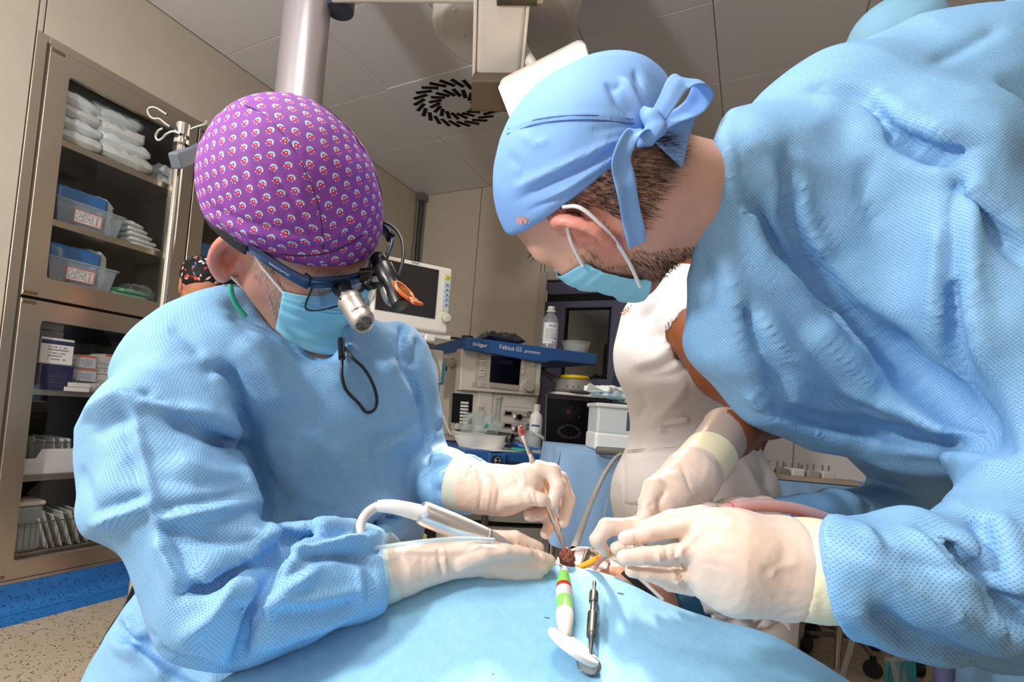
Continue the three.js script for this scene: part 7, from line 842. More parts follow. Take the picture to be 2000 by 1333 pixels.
  // long translucent glove over a dark forearm
  gloveMesh(t, 'glove', [[[1372, 908, 0.67, 44], [1352, 928, 0.65, 44]], [[1352, 925, 0.65, 42], [1310, 965, 0.63, 40], [1290, 985, 0.62, 34]], [[1345, 945, 0.645, 40], [1340, 990, 0.64, 36]]], [[[1280, 955, 0.62, 24], [1266, 985, 0.61, 18], [1262, 1008, 0.605, 16], [1248, 1028, 0.6, 12]], [[1310, 985, 0.63, 22], [1290, 1015, 0.628, 17], [1262, 1040, 0.62, 13]], [[1330, 995, 0.635, 20], [1310, 1030, 0.632, 16], [1285, 1055, 0.625, 12]], [[1345, 1000, 0.64, 18], [1330, 1035, 0.64, 15], [1305, 1060, 0.635, 12]], [[1360, 1000, 0.645, 16], [1350, 1030, 0.645, 13], [1330, 1050, 0.645, 11]]], 0.0026, 0.0007, 0.018, mGlove, 'long cream glove over a dark forearm',
    [[[[1262, 985], [1275, 990]], 3, -0.0012], [[[1258, 996], [1272, 1002]], 3, 0.001], [[[1285, 985], [1300, 960]], 5, -0.002], [[[1330, 905], [1350, 960]], 4, -0.0012]]);
  wobj('glove_sleeve', latheAlong([[0.0322, 0], [0.0325, 0.015], [0.0315, 0.03], [0.030, 0.5], [0.0285, 1]], at(1424, 838, 0.728), at(1372, 908, 0.67), 48), P(0xdcc4b2, 0.35, { transmission: 0.4, thickness: 0, side: THREE.DoubleSide }), t, 'thin glove sleeve stretched over the dark forearm');
  wobj('glove_cuff', latheAlong([[0.0305, 0], [0.0318, 0.02], [0.0312, 0.5], [0.0306, 0.98], [0.029, 1]], at(1388, 888, 0.688), at(1360, 920, 0.658), 40), mCuff, t, 'pale cuff band round the wrist');
}
{
  const t = thing('person', 'person in dark navy behind the one in white, mostly hidden', 'person', V(at(1290, 800, 2.1).x, 0, at(1290, 800, 2.1).z));
  const F = frame(at(1300, 470, 2.1), [0.2, 0, -0.98], [0.09, -0.99, 0]), hip = at(1270, 980, 2.15), chest = at(1282, 740, 2.12), neck = at(1300, 580, 2.1);
  wobj('body', boxUV(figure(t, F, hip, { neck, chest }).mesh(0.01)), P(0x9a6a50, 0.5), t); const s = new Sdf(0.06); s.cap(neck.clone().lerp(chest, 0.4), chest, 0.11, 0.14).cap(at(1292, 690, 2.1), at(1282, 760, 2.1), 0.13, 0.14).cap(at(1282, 760, 2.1), at(1265, 1000, 2.1), 0.14, 0.155).cap(at(1250, 720, 2.08), at(1222, 860, 2.02), 0.06, 0.055); wobj('top', boxUV(folds(s.mesh(0.008), [], 0.006, 7, 3)), M(0x1b2142, 0.8), t); const tr = new Sdf(0.05); for (const e of [-0.085, 0.085]) tr.cap(V(hip.x + e, hip.y, hip.z), V(hip.x + e * 1.2, 0.1, hip.z), 0.105, 0.075); wobj('trousers', boxUV(tr.mesh(0.01)), M(0x1b2142, 0.8), t);
}
{
  const t = thing('person', 'person behind the gowned shoulder, only a pale blue cap showing at the top edge', 'person', V(at(1760, 300, 1.25).x, 0, at(1760, 300, 1.25).z));
  const F = frame(at(1765, 105, 1.25), [0.6, 0, -0.8], [0.05, -0.99, -0.1]), hip = at(2060, 800, 1.4), chest = at(1840, 330, 1.32), neck = at(1775, 215, 1.27);
  wobj('body', boxUV(figure(t, F, hip, { neck, chest }).mesh(0.012)), P(0xb07a5c, 0.5), t); const s = new Sdf(0.06); s.chain([N(1730, 330, 1.3, 60), N(1930, 330, 1.32, 70)]).cap(chest, hip, 0.15, 0.16).cap(hip, V(hip.x, 0.35, hip.z), 0.16, 0.18); wobj('gown', boxUV(folds(s.mesh(0.012), [], 0.006, 7, 3)), mGown, t);
  const cap = new Sdf(0.03); cap.ell(at(1752, 78, 1.24), [0.094, 0.088, 0.1], [F[1], F[2], F[3]]); wobj('cap', boxUV(folds(cap.mesh(0.005), [[[[1690, 40], [1750, 26], [1820, 36]], 5, -0.003]], 0.003, 20, 3)), M(0x8cbfe0, 0.75), t, 'pale blue bouffant cap');
}
{
  const p0 = at(390, 545, 2.4), t = thing('person', 'small figure in a black patterned cap standing in for a reflection in the steel cabinet', 'person', V(p0.x, 0, p0.z));  // solid figure standing in for a person mirrored in the cabinet door
  const F = frame(at(392, 562, 2.4), [-0.8, 0, -0.6], [0.1, -0.98, -0.15]), hip = at(380, 900, 2.45), chest = at(385, 700, 2.42), neck = at(390, 625, 2.4);
  wobj('body', boxUV(figure(t, F, hip, { neck, chest }).mesh(0.008)), P(0xc98a6c, 0.5), t); const s = new Sdf(0.06); s.chain([N(350, 680, 2.4, 34), N(430, 680, 2.45, 34)]).cap(neck.clone().lerp(chest, 0.45), chest, 0.1, 0.14).cap(chest, hip, 0.14, 0.15).cap(hip, V(hip.x, 0.2, hip.z), 0.15, 0.16); wobj('scrubs', boxUV(s.mesh(0.01)), M(0x4b5563, 0.8), t);
  const flowers = canvasTex(256, 256, (c, w) => { c.fillStyle = '#0c0a0d'; c.fillRect(0, 0, w, w); const r = rng(5); for (let i = 0; i < 34; i++) { c.fillStyle = ['#d8524e', '#f0c9b8', '#5a7fb8', '#efe9e6', '#c43a3a', '#7a8a92'][i % 6]; c.beginPath(); c.ellipse(r() * w, r() * w, 6 + r() * 14, 4 + r() * 8, r() * 3, 0, 7); c.fill(); } });
  const cap = new Sdf(0.03); cap.ell(W3(F, 0, 0.05, -0.01), [0.088, 0.088, 0.105], [F[1], F[2], F[3]]); cap.and(localF(F, (x, y, z) => -(y - 0.0 - z * 0.2)), 0.006); wobj('cap', boxUV(folds(cap.mesh(0.005), [], 0.002, 20, 3), 6), M(0xffffff, 0.7, { map: rep(flowers, 1) }), t, 'black cap with a coloured pattern');
}
// ------------------------------------------------------------------ loupes worn by the surgeon on the left
{
  const F = FL, p = (x, y, z) => W3(F, x, y, z), c0 = p(0, 0.01, 0.11), t = thing('loupe_glasses', 'dark blue magnifying loupes with two barrels, worn under the purple cap', 'glasses', c0), m = basisM(F[1], F[2], F[3], F[0]), G = g => Array.isArray(g) ? g.map(x => x.applyMatrix4(m)) : g.applyMatrix4(m);
  const mFrame = P(0x173a63, 0.28, { metalness: 0.4, clearcoat: 0.6 }), mBlk = M(0x111214, 0.32), mSil = M(0xcbbfb4, 0.32, { metalness: 0.75 }), mLens = P(0xdfe8f2, 0.03, { transmission: 0.92, thickness: 0, ior: 1.5 });
  const bow = x => 0.117 - 0.022 * (x / 0.076) ** 2 * 1.2;   // the front follows the brow
  const bar0 = (s0, s1, y, h, th) => gridSurf(24, 2, (u, v) => { const x = s0 + (s1 - s0) * u; return V(x, y(x) + (v - 0.5) * h, bow(x)); }, th);
  wobj('front_bar', G(bar0(-0.079, 0.079, x => 0.03, 0.013, 0.005)), mFrame, t);
  for (const s of [-1, 1]) {
    const lens = wobj('lens', G(gridSurf(14, 8, (u, v) => { const x = s * (0.009 + 0.065 * u), yl = -0.018 + 0.008 * (1 - u) * (1 - u) * 2; return V(x, 0.025 + (yl - 0.025) * v, bow(x) - 0.002 - 0.004 * v); }, 0.0018)), mLens, t);
    wobj('lens_rim', G(tube([V(s * 0.075, 0.025, bow(0.075) - 0.002), V(s * 0.074, -0.014, bow(0.074) - 0.006), V(s * 0.066, -0.019, bow(0.066) - 0.007), V(s * 0.03, -0.014, bow(0.03) - 0.006), V(s * 0.01, 0.0, bow(0.01) - 0.004), V(s * 0.008, 0.022, bow(0.0) - 0.003)], 0.0012, 40, 6)), mBlk, lens);
    const pts = [V(s * 0.079, 0.031, bow(0.079) - 0.001), V(s * 0.0865, 0.031, 0.06), V(s * 0.0935, 0.032, 0.0), V(s * 0.0935, 0.03, -0.035)], cv = new THREE.CatmullRomCurve3(pts);
    const tm = wobj('temple', G(gridSurf(24, 2, (u, v) => { const q = cv.getPoint(u); return V(q.x + s * 0.001, q.y + (v - 0.5) * (0.015 - 0.005 * u), q.z); }, 0.0035)), mFrame, t);
    if (s < 0) { const a = cv.getPoint(0.24), b = cv.getPoint(0.46); wobj('lettering', G(new THREE.PlaneGeometry(0.03, 0.0075).applyMatrix4(basisM(a.clone().sub(b).normalize().negate().negate(), V(0, 1, 0), V(-1, 0, 0), a.clone().lerp(b, 0.5).add(V(-0.006, 0, 0))))), M(0xffffff, 0.4, { alphaTest: 0.35, map: canvasTex(256, 64, (c) => { c.clearRect(0, 0, 256, 64); c.fillStyle = '#9fb8d0'; c.font = 'bold 40px sans-serif'; c.fillText('ORASCOPTIC', 2, 46); }) }), tm); }
    wobj('hinge', G(rbox(0.006, 0.016, 0.01, 0.002, s * 0.0795, 0.031, bow(0.079) - 0.006)), mBlk, t);
  }
  // strap from the temple tips round the back of the cap
  wobj('strap', G([gridSurf(40, 2, (u, v) => { const a = -Math.PI / 2 - 0.25 + (Math.PI + 0.5) * u; return V(Math.sin(a) * 0.1, 0.028 + (v - 0.5) * 0.014, -0.024 - Math.cos(a) * 0.118); }, 0.003)]), M(0x18191b, 0.6), t);
  wobj('temple_tip', [-1, 1].map(s => G(rbox(0.006, 0.02, 0.03, 0.003, s * 0.095, 0.03, -0.03))), mBlk, t);
  // barrels: black neck, silver body, stepped ring
  const barrel = (a, b, sc, label) => { const L = b.clone().sub(a).length(); const o = wobj('barrel', latheAlong([[0, 0.42], [0.0125 * sc, 0.42], [0.0172 * sc, 0.43], [0.0178 * sc, 0.44], [0.0178 * sc, 0.53], [0.0166 * sc, 0.54], [0.0166 * sc, 0.9], [0.0150 * sc, 0.97], [0.0135 * sc, 1.0], [0.012 * sc, 1.0], [0.011 * sc, 0.97], [0, 0.97]], a, b, 40), mSil, t, label);
    wobj('barrel_neck', latheAlong([[0, -0.02], [0.0135 * sc, -0.02], [0.0138 * sc, 0.1], [0.0115 * sc, 0.12], [0.0115 * sc, 0.3], [0.0132 * sc, 0.31], [0.0132 * sc, 0.43], [0, 0.43]], a, b, 36), mBlk, o); wobj('front_glass', latheAlong([[0, 0.985], [0.0115 * sc, 0.98]], a, b, 24), P(0x20262c, 0.03, { clearcoat: 1 }), o);
    const d = b.clone().sub(a).normalize(), up = camDir(0.2, -0.3, -0.93); up.addScaledVector(d, -up.dot(d)).normalize(); wobj('screw', new THREE.SphereGeometry(0.0016, 8, 6).translate(...a.clone().lerp(b, 0.485).addScaledVector(up.clone().applyAxisAngle(d, 0.9), 0.0178 * sc).toArray()), mBlk, o); return [o, d, up]; };
  const a0 = at(664, 556, 0.652), a1 = at(712, 634, 0.60); const [nb, nd, nu] = barrel(a0, a1, 0.86, 'silver magnifier barrel nearer the camera');
  { const pos = a0.clone().lerp(a1, 0.86).addScaledVector(nu, 0.0146), side = V().crossVectors(nu, nd).normalize(); wobj('lettering', new THREE.CylinderGeometry(0.0147, 0.0147, 0.007, 20, 1, true, -0.9, 1.8).applyMatrix4(basisM(side, nd.clone().negate(), V().crossVectors(side, nd.clone().negate()), a0.clone().lerp(a1, 0.84))), M(0xffffff, 0.4, { alphaTest: 0.35, side: THREE.DoubleSide, map: canvasTex(256, 64, c => { c.clearRect(0, 0, 256, 64); c.fillStyle = '#4a2f28'; c.font = 'bold 46px sans-serif'; c.fillText('ORASCO', 30, 50); }) }), nb); }
  const b0 = at(738, 505, 0.675), b1 = at(771, 588, 0.64); barrel(b0, b1, 0.74, 'far magnifier barrel behind the lamp');
  // lamp with its orange filter between the barrels
  const l0 = at(748, 520, 0.640), l1 = at(783, 598, 0.604), lp = wobj('lamp_body', latheAlong([[0, 0], [0.009, 0], [0.0115, 0.06], [0.0115, 0.34], [0.0088, 0.38], [0.0088, 0.62], [0.0098, 0.66], [0.0098, 0.98], [0.008, 1], [0, 1]], l0, l1, 32), mBlk, t);
  wobj('mount', [rbox(0.02, 0.013, 0.018, 0.003).translate(...at(722, 545, 0.652).toArray()), bar(at(705, 533, 0.655), at(748, 532, 0.645), 0.0055), bar(at(716, 548, 0.65), at(733, 560, 0.645), 0.0045), new THREE.SphereGeometry(0.0075, 16, 12).translate(...at(720, 556, 0.645).toArray()), rbox(0.016, 0.01, 0.012, 0.002).translate(...at(740, 548, 0.642).toArray())], mBlk, t);
  const oc = at(789, 569, 0.600), ox = camDir(0.45, 0.62, -0.4), oz = camDir(0.75, -0.1, -0.6); oz.addScaledVector(ox, -oz.dot(ox)).normalize(); const om = basisM(ox, V().crossVectors(oz, ox), oz, oc), mOr = P(0xf07010, 0.15, { transmission: 0.35, thickness: 0, clearcoat: 0.8 });
  wobj('orange_filter', [new THREE.TorusGeometry(0.0105, 0.0019, 10, 36).scale(1.45, 1, 1).applyMatrix4(om), rbox(0.009, 0.012, 0.004, 0.001, 0.0175, 0.003, 0.001).applyMatrix4(om), rbox(0.005, 0.017, 0.003, 0.001, 0.021, 0.004, 0.002).applyMatrix4(om)], mOr, t, 'orange filter flap'); wobj('filter_glass', new THREE.CylinderGeometry(0.0098, 0.0098, 0.0012, 32).rotateX(Math.PI / 2).scale(1.45, 1, 1).applyMatrix4(om), P(0xe88a10, 0.06, { transmission: 0.8, thickness: 0 }), t);
  wobj('lamp_cable', tube([at(742, 432, 0.70), at(765, 442, 0.69), at(782, 462, 0.675), at(788, 490, 0.66), at(783, 525, 0.645), at(776, 540, 0.64), at(764, 545, 0.638)], 0.0021, 50, 8), M(0x3e3f45, 0.35), t); wobj('cable_boot', taperTube([at(757, 551, 0.637), at(767, 545, 0.637), at(776, 538, 0.64)], [0.006, 0.005, 0.0028], 16, 12), M(0x2c2d31, 0.4), t);
  const cd = [[666, 664], [668, 700], [668, 735], [676, 762], [700, 788], [716, 806], [730, 802], [736, 785], [730, 755], [712, 722], [690, 700], [672, 678], [664, 664]].map(q => surfAt(LEFT_GOWN, q[0], q[1], 0.5, 1.0, 0.016));
  const ct = thing('lanyard', 'black looped lanyard lying on the pale blue gown below the mask', 'lanyard', cd[5]); wobj('loop', tube(cd, 0.0021, 90, 8), mBlk, ct); wobj('slider', bar(cd[1], cd[0], 0.0045), mBlk, ct);
}
// ------------------------------------------------------------------ patient, drapes and instruments
let onDrape = null;
const mouth = at(1118, 1098, 0.665);
{
  const B = V(-mouth.x, 0, -mouth.z).normalize(), up = V(0, 1, 0), t = thing('person', 'patient lying under the blue drape, only the mouth and neck uncovered', 'person', V(mouth.x, 0.6, mouth.z));
  const F0 = [V(), V(), V(), V()], U = B.clone().negate().addScaledVector(up, -0.25).normalize(), L0 = V().crossVectors(U, up).normalize(); const Fz = V().crossVectors(L0, U).normalize(); const O = mouth.clone().addScaledVector(U, 0.062).addScaledVector(Fz, -0.083).addScaledVector(B, -0.02).add(V(0, -0.034, 0)); const F = [O, L0, U, Fz];
  const neck = O.clone().addScaledVector(B, 0.17).add(V(0, -0.06, 0)), ch = neck.clone().addScaledVector(B, 0.16).add(V(0, -0.03, 0)), s = headSdf(F, neck, [0.058, 0.07]), R = V().crossVectors(B, up).normalize().negate();
  s.sub(ellF(W3(F, 0, -0.065, 0.088), [0.024, 0.011, 0.022], [F[1], F[2], F[3]]), 0.008);
  s.cap(neck, ch, 0.075, 0.1, 0.05).cap(ch.clone().addScaledVector(R, -0.14), ch.clone().addScaledVector(R, 0.14), 0.07, 0.07, 0.06).cap(ch, ch.clone().addScaledVector(B, 0.5), 0.1, 0.12, 0.06); for (const e of [-1, 1]) s.cap(ch.clone().addScaledVector(R, e * 0.14), ch.clone().addScaledVector(R, e * 0.22).addScaledVector(B, 0.5).add(V(0, -0.05, 0)), 0.06, 0.04, 0.03).cap(ch.clone().addScaledVector(B, 0.5).addScaledVector(R, e * 0.08), ch.clone().addScaledVector(B, 1.25).addScaledVector(R, e * 0.1), 0.085, 0.05, 0.05);
  s.chain([N(1120, 1155, 0.70, 45), N(1205, 1150, 0.685, 43), N(1262, 1172, 0.685, 42), N(1310, 1215, 0.70, 40)], 0.03);
  const g = s.mesh(0.0048); paint(g, v => { const q = toL(F, v); let c = [0.74, 0.36, 0.24]; if (Math.abs(q.x) < 0.03 && q.y < -0.045 && q.y > -0.085 && q.z > 0.07) c = [0.66, 0.2, 0.2]; return c; }); wobj('body', g, mSkin, t);
  wobj('teeth', gridSurf(16, 3, (u, v) => W3(F, (u - 0.5) * 0.04, -0.058 + 0.006 * v, 0.074 + 0.006 * Math.cos((u - 0.5) * 3)), 0.003), M(0xe9e0d2, 0.3), t);
  // operating table under the patient
  const mt = thing('operating_table', 'operating table under the draped patient', 'table', V(ch.x + B.x * 0.3, 0, ch.z + B.z * 0.3), Math.atan2(B.x, B.z)); const th = ch.y - 0.2; obj('pad', rbox(0.5, 0.08, 1.9, 0.03, 0, th + 0.02, 0.1, 3), M(0x22252b, 0.5), mt); obj('top_plate', rbox(0.48, 0.03, 1.85, 0.006, 0, th - 0.04, 0.1), mChrome, mt); obj('column', cyl(0.12, 0.14, th - 0.1, 0, (th - 0.1) / 2 + 0.05, 0.3, 32), mChrome, mt); obj('foot', rbox(0.5, 0.07, 0.9, 0.03, 0, 0.035, 0.3), mGreyD, mt);
  // drape over the chest
  const far = [[360, 1380, 0.50], [560, 1258, 0.56], [735, 1172, 0.60], [850, 1112, 0.625], [922, 1092, 0.635], [1010, 1097, 0.64], [1090, 1107, 0.64], [1200, 1131, 0.625], [1300, 1180, 0.605], [1400, 1215, 0.58], [1500, 1242, 0.55], [1590, 1292, 0.52], [1680, 1350, 0.49]];
  const mid = [[250, 1600, 0.40], [480, 1420, 0.46], [680, 1330, 0.50], [830, 1262, 0.53], [930, 1235, 0.54], [1015, 1228, 0.545], [1100, 1228, 0.545], [1200, 1238, 0.535], [1310, 1268, 0.52], [1420, 1300, 0.50], [1530, 1342, 0.475], [1640, 1400, 0.45], [1760, 1480, 0.42]];
  const near = [[100, 1950, 0.30], [380, 1720, 0.34], [620, 1560, 0.38], [800, 1470, 0.41], [930, 1420, 0.43], [1030, 1400, 0.435], [1110, 1396, 0.437], [1210, 1410, 0.43], [1330, 1440, 0.42], [1460, 1490, 0.40], [1600, 1570, 0.37], [1750, 1680, 0.34], [1900, 1800, 0.31]];
  const C = r => new THREE.CatmullRomCurve3(r.map(q => at(...q)), false, 'centripetal'), cf = C(far), cm = C(mid), cn = C(near), dn = t => cn.getPoint(t).addScaledVector(B, 0.25).add(V(0, -0.03, 0));
  const P4 = t => { const a = cf.getPoint(t), lean = 0.5 - t; return [a.clone().addScaledVector(B, -0.012).add(V(0, -0.05, 0)), a.clone().addScaledVector(B, -0.008).add(V(0, -0.012, 0)), a, cm.getPoint(t), cn.getPoint(t), dn(t)]; };
  const NV = 90, NU = 150, surf = (u, v) => { let side = 0, t = u; if (u < 0.06) { side = -(0.06 - u) / 0.06; t = 0; } else if (u > 0.94) { side = (u - 0.94) / 0.06; t = 1; } else t = (u - 0.06) / 0.88; const q = new THREE.CatmullRomCurve3(P4(t), false, 'centripetal').getPoint(v); if (side) { q.addScaledVector(R, side * 0.04).y -= Math.abs(side) * 0.3; } else { const n = fbm(q.x * 5, q.z * 9, 3.3) * 0.005 + 0.0016 * fbm(q.x * 22 + 4, q.z * 30, 1.1), e = Math.min(1, Math.abs(v - 0.36) * 8); q.y += n * e; } return q; };
  const fibre = dataTex(512, 512, (x, y) => { const n = fbm(x / 9, y / 9, 2) * 8 + (hash3(x, y, 5) - 0.5) * 12 + fbm(x / 70, y / 70, 3) * 6; return [140 + n, 194 + n, 228 + n * 0.7]; }), fb = dataTex(512, 512, (x, y) => { const c = 128 + fbm(x / 6, y / 14, 2) * 70 + (hash3(x, y, 8) - 0.5) * 50; return [c, c, c]; }, false);
  const mDr = M(0xffffff, 0.85, { map: rep(fibre, 1 / 0.06), bumpMap: rep(fb, 1 / 0.06), bumpScale: 0.00035 });
  const dr = thing('surgical_drape', 'pale blue fibrous drape over the patient in the foreground', 'drape', at(1100, 1230, 0.545)); const dg = gridSurf(NU, NV, surf, 0.0015); wobj('cloth', boxUV(dg), mDr, dr);
  const dcl = dr.children[0]; dr.updateMatrixWorld(true); const rc = new THREE.Raycaster(); const onD = (x, y, lift = 0) => { rc.set(camera.position, ray(x, y).normalize()); const h = rc.intersectObject(dcl)[0]; const q = h ? toPx(h.point, [0, 0, 0])[2] : 0.55; return at(x, y, q - lift); }; onDrape = onD;
  const spot = (x, y, d, l, a) => { const q = onD(x, y); return new THREE.CylinderGeometry(l, l * 0.8, 0.0004, 10).scale(1, 1, 0.22).rotateY(a).translate(q.x, q.y + 0.0004, q.z); };
  wobj('ink_mark', [spot(1212, 1160, 0.606, 0.004, 0.4), spot(1068, 1208, 0.563, 0.003, 0.3), spot(963, 1318, 0.485, 0.0014, 0)], M(0x4a5a70, 0.8), dr);
  // second drape and film under the near hand
  const fs = (name, label, cat, pts, mat, amp) => { const c = at(...pts[0]), o = thing(name, label, cat, c); const l3 = (a, b, t) => a.clone().lerp(b, t); wobj('sheet', boxUV(gridSurf(30, 20, (u, v) => { const q = l3(l3(at(...pts[0]), at(...pts[1]), u), l3(at(...pts[3]), at(...pts[2]), u), v); q.addScaledVector(B, amp * fbm(u * 5, v * 4, pts[0][0]) ); q.y += amp * 0.6 * fbm(u * 7 + 3, v * 5, 2); return q; }, 0.0012)), mat, o); wobj('edge_fold', tube([0, 0.25, 0.5, 0.75, 1].map(u => at(...pts[0].map((a, i) => a + (pts[1][i] - a) * u)).addScaledVector(B, amp * fbm(u * 5, 0, pts[0][0]) * 0.9)), 0.0012, 30, 6), mat, o); return o; };
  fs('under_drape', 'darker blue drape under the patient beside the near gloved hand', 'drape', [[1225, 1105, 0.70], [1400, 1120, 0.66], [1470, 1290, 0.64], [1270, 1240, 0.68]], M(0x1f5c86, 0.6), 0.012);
  fs('plastic_film', 'pinkish clear plastic film hanging under the near gloved hand', 'film', [[1345, 1125, 0.60], [1550, 1145, 0.58], [1540, 1222, 0.58], [1400, 1235, 0.60]], P(0xeadfdc, 0.25, { transmission: 0.35, thickness: 0 }), 0.012);
  const st = thing('black_strap', 'black strap with a white edge crossing the patient\'s neck', 'strap', at(1260, 1145, 0.63)); wobj('band', gridSurf(20, 3, (u, v) => at(1222 + 70 * u - 9 * v, 1112 + 60 * u + 8 * v, 0.628 + 0.004 * v), 0.002), M(0x2a1d16, 0.6), st); wobj('white_edge', tube([at(1196, 1092, 0.635), at(1225, 1110, 0.628), at(1258, 1138, 0.624), at(1294, 1172, 0.62)], 0.0021, 30, 8), M(0xf2ece8, 0.4), st);
  // in the mouth
  const cr = thing('cheek_retractor', 'white translucent cheek retractor at the patient\'s mouth', 'retractor', mouth); wobj('shell', gridSurf(30, 10, (u, v) => at(1086 + 100 * u + 4 * v, 1104 - 34 * Math.sin(Math.PI * (0.08 + 0.8 * u)) * v - 2 + 8 * u, 0.655 + 0.03 * v), 0.0022), P(0xf6efee, 0.25, { transmission: 0.25, thickness: 0, clearcoat: 0.5 }), cr); wobj('lip', tube(Array.from({ length: 9 }, (_, i) => { const u = i / 8; return at(1090 + 100 * u, 1102 - 34 * Math.sin(Math.PI * (0.08 + 0.8 * u)) + 8 * u, 0.682); }), 0.0024, 40, 8), P(0xf6ecec, 0.3), cr);
  const sb = thing('steel_retractor', 'small shiny steel retractor blade right of the instrument tip', 'retractor', at(1150, 1085, 0.65)); wobj('blade', gridSurf(8, 8, (u, v) => at(1136 + 26 * u + 10 * v, 1102 - 30 * v + 3 * u, 0.648 + 0.012 * v + 0.004 * Math.sin(u * 3)), 0.0018), mChrome, sb); wobj('handle', taperTube([at(1152, 1073, 0.66), at(1170, 1078, 0.655), at(1196, 1084, 0.65)], [0.0035, 0.0028, 0.0022], 20, 10), mChrome, sb);
  const ch2 = thing('tissue_piece', 'reddish brown piece of tissue on the steel instrument\'s tip', 'tissue', at(1109, 1088, 0.645)); const ts = new Sdf(0.006); ts.chain([N(1105, 1076, 0.645, 5), N(1109, 1090, 0.643, 7.5), N(1114, 1106, 0.643, 8)]).cap(at(1101, 1086, 0.644), at(1103, 1096, 0.644), 0.004, 0.005).cap(at(1117, 1080, 0.645), at(1114, 1090, 0.643), 0.0035, 0.004); wobj('lump', folds(ts.mesh(0.0009), [], 0.0026, 330, 3, 0), P(0x8a4a34, 0.45, { clearcoat: 0.4 }), ch2);
  const yt = thing('yellow_suction_tip', 'yellow tube tip going from the gloved fingers into the mouth', 'tube', at(1170, 1094, 0.63)); wobj('tube', taperTube([at(1130, 1110, 0.64), at(1150, 1101, 0.635), at(1180, 1086, 0.625), at(1215, 1074, 0.60)], [0.0032, 0.0036, 0.0036, 0.0034], 40, 14), M(0xf0a812, 0.3), yt); wobj('band', bar(at(1168, 1092, 0.63), at(1172, 1090, 0.628), 0.0042), M(0xd98f10, 0.3), yt);
  const pt = thing('pink_tube', 'pinkish clear tube beside the yellow tip', 'tube', at(1190, 1085, 0.62)); wobj('tube', taperTube([at(1158, 1112, 0.635), at(1172, 1094, 0.628), at(1195, 1076, 0.615), at(1225, 1064, 0.59), at(1262, 1060, 0.56)], [0.0034, 0.0036, 0.0038, 0.0038, 0.0036], 40, 14), P(0xe3a898, 0.2, { transmission: 0.4, thickness: 0 }), pt); wobj('tip_ring', bar(at(1160, 1109, 0.634), at(1163, 1105, 0.632), 0.0041), P(0xe9c6bc, 0.3), pt);
}
